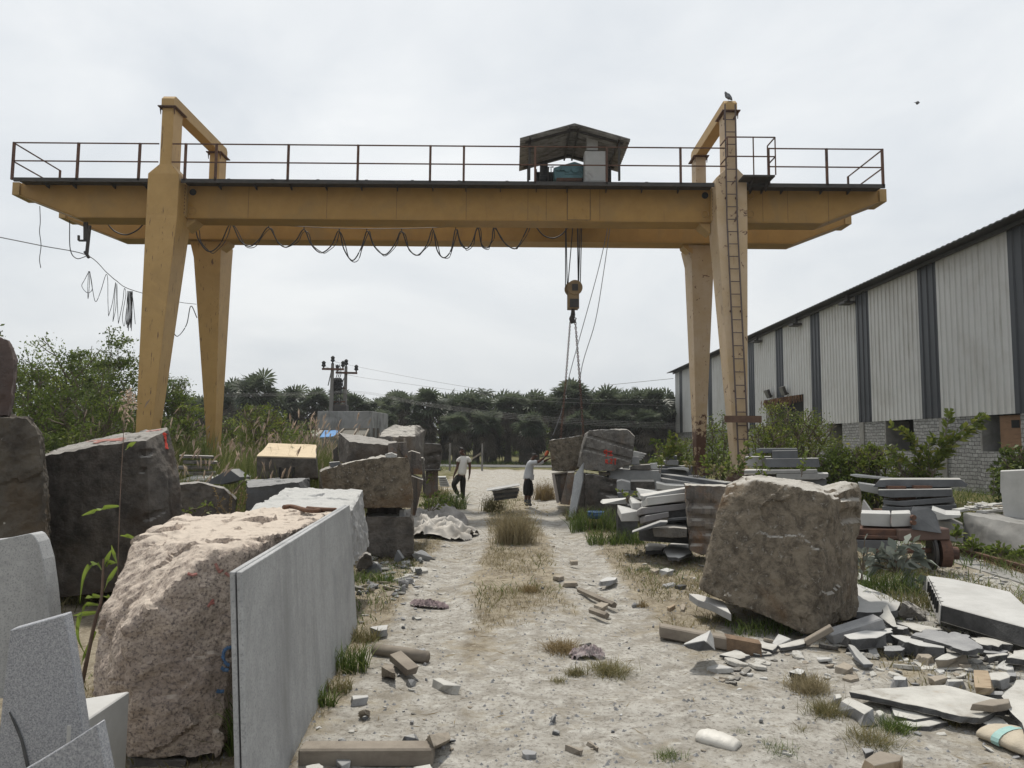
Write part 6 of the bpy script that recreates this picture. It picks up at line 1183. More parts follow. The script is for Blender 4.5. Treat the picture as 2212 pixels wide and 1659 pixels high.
# ------------------------------------------------------------------ vegetation
class Leaves:
    """many small leaf faces gathered with numpy; tone varies leaf by leaf"""
    def __init__(s): s.v = []; s.f = []; s.t = []; s.n = 0
    def add(s, V_, F_, T_): s.v.append(V_); s.f.append(F_ + s.n); s.t.append(T_); s.n += len(V_)
    def diamonds(s, ctr, axis, size, aspect=.45, tone=None, droop=.15):
        """ctr, axis: (n,3); size (n,)"""
        n = len(ctr); rnd = rng.normal(size=(n, 3)); ax = axis / (np.linalg.norm(axis, axis=1, keepdims=True) + 1e-9); sd_ = np.cross(ax, rnd); sd_ /= np.linalg.norm(sd_, axis=1, keepdims=True) + 1e-9
        L_ = size[:, None]; nn = np.cross(ax, sd_)
        a = ctr - ax * L_ * .5; b = ctr + sd_ * L_ * aspect * .5 - nn * L_ * .06; c = ctr + ax * L_ * .5; c[:, 2] -= size * droop; d = ctr - sd_ * L_ * aspect * .5 - nn * L_ * .06
        V_ = np.stack([a, b, c, d], 1).reshape(-1, 3); F_ = np.arange(4 * n).reshape(n, 4)
        T_ = np.repeat(np.clip(tone if tone is not None else rng.normal(.5, .22, n), 0, 1), 4); s.add(V_, F_, T_)
    def blades(s, base, h, lean, w, segs=3, tone=None, curl=.6):
        """grass blades: base (n,3), h (n,), lean (n,2) horizontal tip offset, w width"""
        n = len(base); az = rng.uniform(0, 2 * np.pi, n); sx = np.cos(az) * w; sy = np.sin(az) * w; rows = []
        for i in range(segs + 1):
            t = i / segs; k = t ** 1.8; p = base.copy(); p[:, 0] += lean[:, 0] * k; p[:, 1] += lean[:, 1] * k; p[:, 2] += h * (t - curl * .25 * t * t * t)
            ww = (1 - t ** 2) if i < segs else .02
            q = p.copy(); p2 = p.copy(); q[:, 0] += sx * ww; q[:, 1] += sy * ww; p2[:, 0] -= sx * ww; p2[:, 1] -= sy * ww; rows += [q, p2]
        m_ = 2 * (segs + 1); V_ = np.stack(rows, 1).reshape(-1, 3); b_ = np.arange(n)[:, None] * m_
        F_ = np.concatenate([b_ + np.array([[2 * i, 2 * i + 1, 2 * i + 3, 2 * i + 2]]) for i in range(segs)], 0)
        s.add(V_, F_, np.repeat(np.clip(tone if tone is not None else rng.normal(.5, .25, n), 0, 1), m_))
    def build(s, name, m, parent=None, loc=None):
        V_ = np.concatenate(s.v).astype(np.float32); F_ = np.concatenate(s.f); T_ = np.concatenate(s.t).astype(np.float32)
        me_ = bpy.data.meshes.new(name); o = bpy.data.objects.new(name, me_); COL.objects.link(o)
        if parent is not None: o.parent = parent; off = np.array(rootloc(parent))
        else:
            off = np.array(loc) if loc is not None else np.array([V_[:, 0].mean(), V_[:, 1].mean(), V_[:, 2].min()]); o.location = off
        V_ = V_ - off; k = F_.shape[1]
        me_.vertices.add(len(V_)); me_.vertices.foreach_set('co', V_.astype(np.float32).ravel()); me_.loops.add(F_.size); me_.loops.foreach_set('vertex_index', F_.ravel().astype(np.int32))
        me_.polygons.add(len(F_)); me_.polygons.foreach_set('loop_start', np.arange(0, F_.size, k, dtype=np.int32)); me_.update(calc_edges=True); me_.validate()
        me_.attributes.new('tone', 'FLOAT', 'POINT').data.foreach_set('value', T_); me_.materials.append(m); return o
M['bark'] = mat('bark', ((.10, .08, .06), (.16, .13, .10)), 6, .9, .4, 30)
M['palmbark'] = mat('palm_bark', ((.055, .048, .042), (.10, .088, .075)), 5, .9, .5, 20)
M['lf_tree'] = leafmat('tree_leaf', (.045, .068, .016), (.095, .13, .03), (.175, .21, .052), .5, .5)
M['lf_light'] = leafmat('light_leaf', (.06, .09, .018), (.13, .175, .034), (.24, .265, .065), .5, .5)
M['lf_yellow'] = leafmat('yellow_green_leaf', (.06, .09, .016), (.15, .19, .035), (.30, .28, .06), .5, .42)
M['lf_dusty'] = leafmat('dusty_leaf', (.10, .12, .10), (.19, .21, .18), (.30, .32, .29), .7, .2)
M['lf_palm'] = leafmat('palm_leaf', (.045, .06, .038), (.08, .10, .06), (.15, .17, .11), .42, .4)
M['lf_dead'] = leafmat('dead_palm_leaf', (.05, .044, .035), (.095, .082, .065), (.15, .13, .10), .9, .2)
M['gr_tall'] = leafmat('tall_grass_blade', (.07, .095, .022), (.13, .155, .045), (.27, .25, .10), .7, .4)
M['gr_seed'] = leafmat('grass_plume', (.30, .23, .17), (.43, .34, .27), (.55, .45, .37), .9, .5)
M['gr_dry'] = leafmat('dry_grass_blade', (.17, .14, .075), (.28, .235, .14), (.38, .33, .21), .8, .3)
M['gr_green'] = leafmat('green_grass_blade', (.045, .075, .016), (.095, .14, .03), (.18, .21, .06), .6, .35)
M['gr_mix'] = leafmat('mixed_grass_blade', (.09, .10, .035), (.19, .165, .075), (.32, .27, .15), .8, .3)
M['gr_bush'] = leafmat('dry_bush_stem', (.15, .105, .05), (.24, .18, .09), (.33, .26, .15), .9, .3)
# ---- fan palms
def palm_mesh(seed, H, nl=34, R_=1.0, dead=16):
    global rng
    rng = np.random.default_rng(seed); lv = Leaves(); dv = Leaves(); rn = random.Random(seed)
    def fan(leaf, p, d, rad, tone, droop=0.):
        d = d / np.linalg.norm(d); up = np.array([0, 0, 1.]); s_ = np.cross(d, up); s_ /= np.linalg.norm(s_) + 1e-9; n_ = np.cross(s_, d); roll = rn.uniform(-.9, .9); s2 = s_ * math.cos(roll) + n_ * math.sin(roll); n2 = np.cross(s2, d)
        nb = 15; vs_ = []; fs_ = []; tn = []
        for i in range(nb):
            a = (i / (nb - 1) - .5) * 4.3; dir_ = d * math.cos(a) + s2 * math.sin(a); w_ = .10; L_ = rad * (.82 + .18 * math.cos(a * .5)) * rn.uniform(.9, 1.05)
            side = np.cross(dir_, n2); side /= np.linalg.norm(side) + 1e-9; fold = n2 * .05 * (1 if i % 2 else -1)
            b = len(vs_); mid = p + dir_ * L_ * .62 + fold; tip = p + dir_ * L_ - np.array([0, 0, (.10 + droop) * L_]) 
            vs_ += [p, mid + side * w_ * rad * .8, tip, mid - side * w_ * rad * .8]; fs_.append([b, b + 1, b + 2, b + 3]); tn += [tone + rn.uniform(-.1, .1)] * 4
        leaf.add(np.array(vs_), np.array(fs_), np.clip(np.array(tn), 0, 1))
    tr = MB(); top = np.array([rn.uniform(-.15, .15), rn.uniform(-.15, .15), H])
    tr.tube([(0, 0, -.3), (top[0] * .1, top[1] * .1, H * .12), (top[0] * .5, top[1] * .5, H * .5), tuple(top)], [.36, .27, .22, .2], 10)
    for i in range(nl):
        el = math.asin(min(1, max(-.8, rn.uniform(-.62, .98)))); az = rn.uniform(0, 2 * math.pi); d = np.array([math.cos(az) * math.cos(el), math.sin(az) * math.cos(el), math.sin(el)]); pl_ = rn.uniform(.5, .95)
        p0 = top + np.array([0, 0, rn.uniform(-.35, .15)]); p1 = p0 + d * pl_; tr.tube([tuple(p0), tuple(p1)], .025, 4, .015); fan(lv, p1, d, R_ * rn.uniform(.85, 1.12), rn.gauss(.45, .2) + .12 * (el > .5), .12 if el < 0 else 0)
    for i in range(dead):
        az = rn.uniform(0, 2 * math.pi); el = rn.uniform(-1.35, -.7); d = np.array([math.cos(az) * math.cos(el), math.sin(az) * math.cos(el), math.sin(el)]); p0 = top + np.array([0, 0, -rn.uniform(.2, 2.6)]); fan(dv, p0 + d * .7, d, R_ * rn.uniform(.7, 1.0), rn.random(), .2)
    return tr, lv, dv
protos = []
for i, (H, nl, rr_) in enumerate(((4.9, 40, .95), (5.4, 38, 1.0), (4.4, 42, .95), (5.2, 36, .9), (4.0, 40, .95))):
    tr, lv, dv = palm_mesh(100 + i, H, nl, rr_, 30); e = empty('fan_palm', 'x', 'palm tree', (0, 0, 0), 'fan palms along the far road')
    t_ = tr.build('trunk', M['palmbark'], e); c_ = lv.build('crown', M['lf_palm'], e); d_ = dv.build('dead_skirt', M['lf_dead'], e); protos.append((e, [t_, c_, d_], H))
pl_used = set()
# (x in the 2212 px picture, top of the crown in that picture, distance)
palms = [(505, 812, 62), (555, 797, 58), (600, 835, 64), (640, 828, 66), (678, 832, 62), (735, 835, 66), (768, 845, 62), (815, 848, 64), (850, 838, 66), (885, 836, 62), (925, 834, 60), (962, 836, 64), (998, 840, 62), (1030, 842, 60), (1066, 838, 63), (1098, 835, 60),
         (1130, 842, 64), (1158, 838, 60), (1205, 840, 64), (1228, 812, 60), (1262, 835, 64), (1292, 828, 60), (1322, 832, 63), (1352, 830, 60), (1382, 832, 63), (1410, 834, 60), (1440, 838, 64), (1475, 842, 63),
         (830, 880, 58), (905, 880, 60), (985, 885, 57), (1050, 880, 58), (1140, 885, 57), (1255, 880, 58), (1335, 875, 58), (1395, 878, 58), (480, 842, 64), (530, 850, 66), (430, 850, 62), (398, 845, 66)]
def side_words(i, n): return
PL = {0: 'leftmost', }
ordr = sorted(range(len(palms)), key=lambda i: palms[i][0])
rankw = ['first', 'second', 'third', 'fourth', 'fifth', 'sixth', 'seventh', 'eighth', 'ninth', 'tenth', 'eleventh', 'twelfth', 'thirteenth', 'fourteenth', 'fifteenth', 'sixteenth', 'seventeenth', 'eighteenth', 'nineteenth', 'twentieth']
def rank(i, n): return (rankw[i] + ' from the left') if i < (n + 1) // 2 else (rankw[n - 1 - i] + ' from the warehouse end')
special = {555: 'tallest fan palm, its round crown standing clear beside the left crane legs', 1228: 'tall fan palm with an open crown right behind the lifting chains', 505: 'fan palm touching the back left crane leg from the right', 768: 'fan palm just right of the power poles at the gap in the row'}
for r_i, i in enumerate(ordr):
    px, pt, Y = palms[i]; low = pt > 870; k = (i * 7 + int(px)) % 5; e, kids, H = protos[k]; top = at(px, pt, Y); hh = top.z - gh(top.x, Y) ; s_ = hh / (H + 1.55)
    lab = special.get(px) or ('fan palm in the dense row across the road, ' + rank(r_i, len(palms)))
    loc = (top.x, Y, gh(top.x, Y) - .05)
    if k not in pl_used: e.location = loc; e.rotation_euler.z = i * 1.7; e.scale = (s_ ** .5 * 1.12, s_ ** .5 * 1.12, s_); e['label'] = lab; pl_used.add(k)
    else: copy_tree(e, kids, loc, i * 1.7, (s_ ** .5 * 1.12, s_ ** .5 * 1.12, s_), lab)
# far hazy palms seen above the row
rng = np.random.default_rng(5)
def feather_palm(px, pt, Y, lab):
    top = at(px, pt, Y); e = empty('coconut_palm', lab, 'palm tree', (top.x, Y, 0), 'distant coconut palms'); t_ = MB(); t_.tube([(top.x, Y, -.2), (top.x + .2, Y, top.z * .6), (top.x, Y, top.z - .8)], [.22, .16, .13], 8); t_.build('trunk', M['palmbark'], e)
    lv = Leaves(); rn = random.Random(int(px))
    for i in range(18):
        az = rn.uniform(0, 6.28); el = rn.uniform(-.3, 1.3); d = np.array([math.cos(az) * math.cos(el), math.sin(az) * math.cos(el), math.sin(el)]); p0 = np.array([top.x, Y, top.z - .9]); t = np.linspace(.1, 1, 16)[:, None]; L_ = 1.9
        c = p0 + d * t * L_ - np.array([0, 0, 1.]) * (t ** 2) * .9; s_ = np.cross(d, [0, 0, 1.]); s_ /= np.linalg.norm(s_) + 1e-9
        for sg in (-1, 1): lv.diamonds(c + sg * s_ * .22, np.tile(s_ * sg + d * .6 - np.array([0, 0, .4]), (16, 1)), np.full(16, .6), .16)
    lv.build('crown', M['lf_palm'], e)
feather_palm(792, 866, 78, 'pale distant coconut palm in the gap beside the power poles'); feather_palm(1045, 838, 80, 'distant coconut palm tip rising above the middle of the palm row')
# a far belt of trees closing the view behind the palms
lv = Leaves(); n = 20000; x_ = rng.uniform(-75, 40, n); c = np.stack([x_, rng.uniform(84, 96, n), np.abs(rng.normal(0, 1, n)) * 1.9 + .1 + .7 * np.sin(x_ * .35) ** 2], 1); lv.diamonds(c, rng.normal(size=(n, 3)), rng.uniform(.5, 1.1, n), .6)
tag(lv.build('far_trees', M['lf_tree']), kind='stuff')
# ---- broad-leaved trees and bushes
def tree(name, label, cat, x, Y, h, w, m, n=4200, ls=.11, group=None, trunk=.09, stems=3, airy=0., bottom=.15, aspect=.45, seed=1, spread=1.0, z0=None, clusters=None):
    global rng
    rng = np.random.default_rng(seed); rn = random.Random(seed); z0 = gh(x, Y) if z0 is None else z0; e = empty(name, label, cat, (x, Y, z0), group); base = Vector((x, Y, z0)); t_ = MB(); tips = []
    def grow(p, d, L_, r, lev):
        q = p + d * L_ * .5 + Vector((rn.gauss(0, .06), rn.gauss(0, .06), rn.gauss(0, .04))) * L_; e_ = q + (d + Vector((rn.gauss(0, .25), rn.gauss(0, .25), rn.uniform(-.1, .25)))).normalized() * L_ * .5
        t_.tube([p, q, e_], [r, r * .8, r * .6], 5)
        if lev == 0 or r < .006: tips.append(e_); return
        if lev <= 1: tips.append(q)
        for _ in range(rn.choice((2, 3, 3))):
            dd = (d * .8 + Vector((rn.gauss(0, .6) * spread, rn.gauss(0, .6) * spread, rn.uniform(-.15, .45)))).normalized(); grow(e_, dd, L_ * rn.uniform(.6, .85), r * .6, lev - 1)
    for s_ in range(stems):
        a = rn.uniform(0, 6.28); d = Vector((math.cos(a) * .45 * w / h, math.sin(a) * .45 * w / h, 1)).normalized(); grow(base + Vector((math.cos(a), math.sin(a), 0)) * .1 - Vector((0, 0, .1)), d, h * .36, trunk, 3)
    T_ = np.array([tuple(p) for p in tips]); b_ = np.array(base)
    mn, mx_ = T_.min(0), T_.max(0); sc_ = np.array([w / max(.3, mx_[0] - mn[0]), w / max(.3, mx_[1] - mn[1]), (h * (1 - bottom)) / max(.3, mx_[2] - mn[2])])
    T_ = (T_ - (mn + mx_) / 2) * sc_ * np.array([.86, .86, .82]) + np.array([x, Y, z0 + h * (bottom + (1 - bottom) / 2)])
    tv = np.array(t_.v); tv = (tv - np.array([(mn[0] + mx_[0]) / 2, (mn[1] + mx_[1]) / 2, z0])) * np.array([sc_[0] * .88, sc_[1] * .88, h * .96 / (mx_[2] - z0)]) + np.array([x, Y, z0]); t_.v = [tuple(p) for p in tv]; t_.build('trunk', M['bark'], e)
    if airy < .5:
        ex = rng.normal(size=(int(len(T_) * .8), 3)); ex /= np.linalg.norm(ex, axis=1, keepdims=True); ex *= (rng.uniform(.3, 1, (len(ex), 1)) ** .4); T_ = np.concatenate([T_, ex * np.array([w / 2.3, w / 2.3, h * (1 - bottom) / 2.3]) + np.array([x, Y, z0 + h * (bottom + (1 - bottom) * .46)])])
    k = rng.integers(0, len(T_), n); cs = (.16 + .10 * rng.random(len(T_)))[k][:, None] * min(w, h) * (.33 if airy < .5 else .34); pos = T_[k] + rng.normal(size=(n, 3)) * cs * np.array([1, 1, .55]); pos[:, 2] = np.maximum(pos[:, 2], z0 + .03)
    out_ = pos - np.array([x, Y, z0 + h * .4]); ax = out_ / (np.linalg.norm(out_, axis=1, keepdims=True) + 1e-6) + rng.normal(size=(n, 3)) * .7; ctone = rng.normal(.5, .17, len(T_))[k] + rng.normal(0, .10, n)
    lv = Leaves(); lv.diamonds(pos, ax, rng.uniform(.7, 1.3, n) * ls, aspect, ctone); lv.build('crown', m, e); return e
def ptree(px, ptop, Y, wpx, label, m='lf_tree', name='tree', cat='tree', **kw):
    top = at(px, ptop, Y); w = wpx / FPX * Y; z0 = gh(top.x, Y); return tree(name, label, cat, top.x, Y, top.z - z0, w, M[m], **kw)
LT = 'trees on the left'
ptree(-75, 640, 15, 165, 'leafy branch of a tree reaching in at the far left edge', seed=11, n=5200, ls=.1, bottom=.45, group=LT)
ptree(40, 735, 24, 260, 'dense leafy tree behind the stacked dark boulders', seed=12, n=8500, group=LT)
ptree(140, 722, 25, 230, 'bushy green tree second along the left tree line', 'lf_light', seed=13, n=8500, group=LT)
ptree(205, 742, 27, 170, 'dark leafy tree left of the two feathery trees', seed=14, n=7000, group=LT)
ptree(222, 708, 24, 120, 'feathery open-crowned tree under the bunched cables', seed=15, n=1500, airy=1, bottom=.45, stems=1, ls=.12, trunk=.06, group=LT)
ptree(285, 698, 25, 120, 'feathery thin tree partly behind the front left crane leg', seed=16, n=1500, airy=1, bottom=.4, stems=2, ls=.12, trunk=.06, group=LT)
ptree(95, 820, 20, 190, 'low bright bush in front of the left tree line', 'lf_light', 'bush', 'bush', seed=17, n=4500, ls=.1, group='bushes on the left')
ptree(215, 850, 19.5, 200, 'low mixed bush behind the massive dark block', 'lf_light', 'bush', 'bush', seed=18, n=4500, ls=.09, group='bushes on the left')
ptree(250, 805, 23, 180, 'mid-height bush filling the gap before the front left crane leg', 'lf_tree', 'bush', 'bush', seed=28, n=5000, ls=.1, group='bushes on the left')
ptree(375, 800, 27, 130, 'rounded tree between the two left crane legs', seed=19, n=4500, group=LT)
ptree(412, 850, 26, 110, 'yellowish bush at the back left crane leg', 'lf_light', 'bush', 'bush', seed=20, n=3200, group='bushes on the left')
ptree(580, 868, 30, 120, 'yellow-green bush above the tall grass before the palms', 'lf_yellow', 'bush', 'bush', seed=21, n=3500, group='bushes on the left')
ptree(520, 895, 30, 110, 'small green bush left of the yellow-green bush', 'lf_light', 'bush', 'bush', seed=22, n=2600, group='bushes on the left')
ptree(648, 905, 33, 90, 'round green bush beside the concrete hut', 'lf_light', 'bush', 'bush', seed=23, n=2600, group='bushes on the left')
ptree(330, 880, 22, 130, 'leafy bush low between the left crane legs', 'lf_tree', 'bush', 'bush', seed=24, n=3200, group='bushes on the left')
# right side
RB = 'shrubs along the warehouse'
ptree(1715, 862, 24, 190, 'big yellow-green shrub in front of the warehouse doorway', 'lf_yellow', 'shrub', 'shrub', seed=31, n=6500, ls=.1, stems=6, bottom=.05, aspect=.4, group=RB)
ptree(1660, 905, 22, 100, 'smaller yellow-green shrub at the left of the doorway shrub', 'lf_yellow', 'shrub', 'shrub', seed=32, n=2800, ls=.1, stems=4, bottom=.05, group=RB)
ptree(1548, 885, 27, 130, 'dark green shrub between the right crane legs', 'lf_light', 'shrub', 'shrub', seed=33, n=4200, ls=.1, stems=4, bottom=.05, group=RB)
ptree(1455, 935, 24, 100, 'green shrub left of the back right crane leg', 'lf_light', 'shrub', 'shrub', seed=34, n=2600, ls=.1, stems=4, bottom=.05, group=RB)
ptree(1820, 955, 19, 130, 'low leafy shrub by the first warehouse opening', 'lf_light', 'shrub', 'shrub', seed=35, n=3600, ls=.11, stems=5, bottom=.05, group=RB)
ptree(1885, 952, 18.5, 120, 'bright leafy shrub left of the slanting sapling', 'lf_yellow', 'shrub', 'shrub', seed=36, n=3000, ls=.12, stems=5, bottom=.05, group=RB)
ptree(2200, 955, 15.5, 110, 'glossy shrub behind the upright pale slab at the right edge', 'lf_tree', 'shrub', 'shrub', seed=37, n=2600, ls=.12, stems=4, bottom=.05, group=RB)
ptree(1975, 985, 17, 110, 'shrubby base growth below the slanting sapling', 'lf_light', 'shrub', 'shrub', seed=38, n=2600, ls=.12, stems=5, bottom=.02, group=RB)
# slanting sapling with leafy rods
def rods(name, label, cat, m, rods_, Y, ls, dens, group=None, seed=3, aspect=.4, r=.012):
    """a plant given by its stems in the picture; leaves spiral along each stem"""
    global rng
    rng = np.random.default_rng(seed); b0 = rods_[0][0]; root = V(*b0, Y); e = empty(name, label, cat, root, group); st = MB(); lv = Leaves()
    for rd in rods_:
        P_ = smooth_path([V(*q[:3], Y + (q[3] if len(q) > 3 else 0)) for q in rd], 8); st.tube(P_, r, 5, r * .4)
        A = np.array([tuple(p) for p in P_]); seg = np.linalg.norm(np.diff(A, axis=0), axis=1); cum = np.concatenate([[0], np.cumsum(seg)]); nL = int(cum[-1] * dens); s0 = cum[-1] * .12
        s_ = rng.uniform(s0, cum[-1], nL); c = np.stack([np.interp(s_, cum, A[:, i]) for i in range(3)], 1); tan = np.stack([np.interp(np.minimum(s_ + .05, cum[-1]), cum, A[:, i]) - np.interp(s_ - .05, cum, A[:, i]) for i in range(3)], 1); tan /= np.linalg.norm(tan, axis=1, keepdims=True) + 1e-9
        rd_ = np.cross(tan, rng.normal(size=(nL, 3))); rd_ /= np.linalg.norm(rd_, axis=1, keepdims=True) + 1e-9; ax = rd_ * .8 + tan * .7 + np.array([0, 0, .15]); sz_ = ls * rng.uniform(.75, 1.2, nL)
        lv.diamonds(c + ax / np.linalg.norm(ax, axis=1, keepdims=True) * sz_[:, None] * .5, ax, sz_, aspect, None, .2)
    st.build('stem', M['bark'], e); lv.build('leaves', m, e); return e
rods('sapling', 'slanting sapling with glossy leaf rods before the grey block wall', 'sapling', M['lf_yellow'],
     [[('a8', 1470, 1640), ('a8', 1530, 1440), ('a8', 1660, 1290), ('a8', 1890, 1130)], [('a8', 1480, 1600), ('a8', 1540, 1400), ('a8', 1590, 1240), ('a8', 1610, 1105)], [('a8', 1480, 1620), ('a8', 1400, 1430), ('a8', 1280, 1290), ('a8', 1145, 1215)], [('a8', 1470, 1620), ('a8', 1330, 1530), ('a8', 1220, 1460), ('a8', 1140, 1420)],
      [('a8', 1490, 1560), ('a8', 1600, 1400), ('a8', 1760, 1270), ('a8', 1860, 1210)], [('a8', 1490, 1600), ('a8', 1560, 1480), ('a8', 1650, 1420)], [('a8', 1470, 1620), ('a8', 1400, 1560), ('a8', 1330, 1400), ('a8', 1300, 1290)], [('a8', 1480, 1600), ('a8', 1440, 1420), ('a8', 1480, 1290)]], 16.2, .2, 62, seed=5)
# weeds in front of the right crane legs
def weed(k, pts, Y, label, m='lf_light', ls=.1, dens=45, name='weed', seed=1, r=.008, group='weeds around the right crane legs'): return rods(name, label, 'weed', M[m], pts, Y, ls, dens, group, seed, .5, r)
weed('c1', [[('c1', 920, 860), ('c1', 905, 700), ('c1', 880, 560), ('c1', 870, 470)], [('c1', 930, 860), ('c1', 960, 740), ('c1', 920, 640)]], 15, 'weed with yellow flower tips beside the small pale block', 'lf_yellow', .09, 40, seed=41)
weed('c1', [[('c1', 1010, 760), ('c1', 1040, 620), ('c1', 1080, 400), ('c1', 1100, 300)], [('c1', 1030, 700), ('c1', 950, 480), ('c1', 820, 410)], [('c1', 1040, 680), ('c1', 1120, 500), ('c1', 1190, 350)], [('c1', 1040, 690), ('c1', 1150, 560), ('c1', 1300, 500)]], 19, 'tall feathery weed left of the back right crane leg', 'lf_yellow', .17, 50, seed=42)
weed('c1', [[('c1', 1660, 920), ('c1', 1620, 760), ('c1', 1600, 560), ('c1', 1610, 500)], [('c1', 1660, 900), ('c1', 1560, 720), ('c1', 1540, 640)], [('c1', 1680, 900), ('c1', 1760, 640), ('c1', 1790, 400)], [('c1', 1690, 900), ('c1', 1850, 700), ('c1', 1900, 540)]], 13.2, 'leafy weed standing before the back right crane leg', 'lf_light', .11, 42, seed=43)
weed('c1', [[('c1', 2000, 940), ('c1', 1960, 760), ('c1', 1930, 640)], [('c1', 2010, 940), ('c1', 2060, 700), ('c1', 2130, 500), ('c1', 2150, 420)], [('c1', 2000, 940), ('c1', 2100, 800), ('c1', 2180, 640)], [('c1', 1990, 940), ('c1', 1860, 820), ('c1', 1800, 740)], [('c1', 2030, 940), ('c1', 2150, 600), ('c1', 2200, 300)]], 12.6, 'broad weed with pale leaves before the laddered crane leg', 'lf_light', .11, 42, seed=44)
weed('c1', [[('c1', 1420, 930), ('c1', 1350, 800), ('c1', 1280, 700)], [('c1', 1440, 930), ('c1', 1400, 800), ('c1', 1420, 700)], [('c1', 1450, 930), ('c1', 1520, 800), ('c1', 1560, 720)], [('c1', 1460, 930), ('c1', 1560, 850), ('c1', 1650, 800)]], 14, 'brownish withering weed on the stones at the back right leg', 'gr_mix', .09, 45, seed=45)
weed('c1', [[('c1', 1760, 960), ('c1', 1700, 850), ('c1', 1690, 760)], [('c1', 1790, 960), ('c1', 1800, 840), ('c1', 1840, 760)], [('c1', 1850, 980), ('c1', 1920, 880), ('c1', 1960, 820)]], 12.2, 'low dense weed between the two right crane legs', 'gr_mix', .09, 55, seed=46)
weed('b4', [[('b4', 95, 540), ('b4', 110, 420), ('b4', 90, 330)], [('b4', 100, 540), ('b4', 60, 450), ('b4', 80, 380)], [('b4', 120, 540), ('b4', 150, 460)]], 12.9, 'small weed sprouting on the slab heap behind the huge boulder', 'lf_light', .1, 40, seed=47)
weed('b4', [[('b4', 420, 520), ('b4', 440, 400), ('b4', 470, 290)], [('b4', 430, 500), ('b4', 400, 430)], [('b4', 430, 470), ('b4', 470, 420)]], 12.9, 'thin leafy weed rising in front of the long dark beam', 'lf_light', .11, 32, seed=48)
weed('c2', [[('c2', 1830, 560), ('c2', 1840, 400), ('c2', 1830, 220)], [('c2', 1820, 560), ('c2', 1780, 470)], [('c2', 1840, 540), ('c2', 1880, 440)]], 15, 'thin upright weed by the block wall left of the upright pale slab', 'lf_tree', .12, 40, seed=49)
for i, (k, x, y, w_, lab) in enumerate((('c2', 1560, 1200, 120, 'low leafy weed at the foot of the concrete block'), ('c2', 1920, 1260, 130, 'spreading weed along the concrete block beyond the rail'), ('c2', 2160, 1330, 120, 'weed at the right end of the concrete block'), ('c2', 1380, 1050, 60, 'spindly weed growing between the two concrete blocks'))):
    weed(k, [[(k, x, y + 50), (k, x + dx * w_ * .5, y - 20 - 40 * (1 - abs(dx))), (k, x + dx * w_, y - 30 - 90 * (1 - abs(dx)))] for dx in (-1, -.5, 0, .5, 1)], 10.9 if i < 3 else 11.4, lab, 'lf_light', .11, 60, seed=60 + i, group='weeds along the concrete blocks')
# big-leaved dusty plant beside the cart
rods('broadleaf_plant', 'big-leaved plant with dusty grey leaves beside the rail cart', 'plant', M['lf_dusty'],
     [[('c2', 640, 1480), ('c2', 630, 1300), ('c2', 700, 1180), ('c2', 850, 1150)], [('c2', 620, 1480), ('c2', 500, 1330), ('c2', 330, 1290)], [('c2', 640, 1480), ('c2', 560, 1320), ('c2', 440, 1230)], [('c2', 650, 1490), ('c2', 800, 1330), ('c2', 960, 1330)], [('c2', 650, 1500), ('c2', 720, 1420), ('c2', 880, 1400)], [('c2', 630, 1500), ('c2', 440, 1430), ('c2', 350, 1420)], [('c2', 680, 1640), ('c2', 720, 1560), ('c2', 740, 1480)], [('c2', 680, 1640), ('c2', 800, 1590), ('c2', 900, 1620)], [('c2', 640, 1500), ('c2', 640, 1400), ('c2', 660, 1340)]], 8.9, .2, 34, seed=51, aspect=.5)
rods('broadleaf_plant', 'tall pale-leaved stalk between the huge boulder and the cart', 'plant', M['lf_dusty'], [[('c2', 215, 1600), ('c2', 240, 1300), ('c2', 255, 1100)], [('c2', 230, 1500), ('c2', 300, 1200)], [('c2', 220, 1500), ('c2', 200, 1350)]], 8.4, .16, 18, seed=52)
# ---- grasses
def scatter(n, fn, mx_=60):
    """n points whose density follows fn(x,y)"""
    pass
def pts_in(n, x0, x1, y0, y1, keep):
    o_ = []
    while len(o_) < n:
        x, y = rng.uniform(x0, x1), rng.uniform(y0, y1)
        if rng.random() < keep(x, y): o_.append((x, y, gh(x, y) - .01))
    return np.array(o_)
rng = np.random.default_rng(77)
cl = lambda x, y, s=1.: max(0., min(1., .5 + 1.6 * noise.noise((x * s, y * s, 7.7))))
# tall plumed grass on the left bank
B_ = pts_in(19000, -16, -3.2, 11.5, 34, lambda x, y: cl(x, y, .45) * (1 if x < -4.0 - (18 - y) * .12 or y > 15 else .0) * (1 if x / y > -.62 and x < -.135 * y - 1.2 else .0))
h = rng.uniform(.85, 1.95, len(B_)) * np.array([.55 + .6 * cl(b[0], b[1], .3) for b in B_]); lv = Leaves(); lv.blades(B_, h, rng.normal(0, .28, (len(B_), 2)) + np.array([.1, 0]), .009, 3)
tg = lv.build('tall_grass', M['gr_tall']); tag(tg, kind='stuff')
k = rng.random(len(B_)) < .065; sb_ = B_[k].copy(); hh = h[k] * 1.22; ln = rng.normal(0, .25, (len(sb_), 2)) + np.array([.15, 0])
st = Leaves(); st.blades(sb_, hh, ln, .005, 3); st.build('grass_stalk', M['gr_dry'], tg)
pl_ = Leaves(); tipp = sb_ + np.stack([ln[:, 0], ln[:, 1], hh * .86], 1)
for j in range(3): pl_.diamonds(tipp + np.stack([ln[:, 0] * .25, ln[:, 1] * .25, np.full(len(tipp), .05)], 1), np.stack([ln[:, 0] * .8 + rng.normal(0, .12, len(tipp)), ln[:, 1] * .8, np.full(len(tipp), .8)], 1), rng.uniform(.18, .36, len(tipp)), .12)
pl_.build('plume', M['gr_seed'], tg)
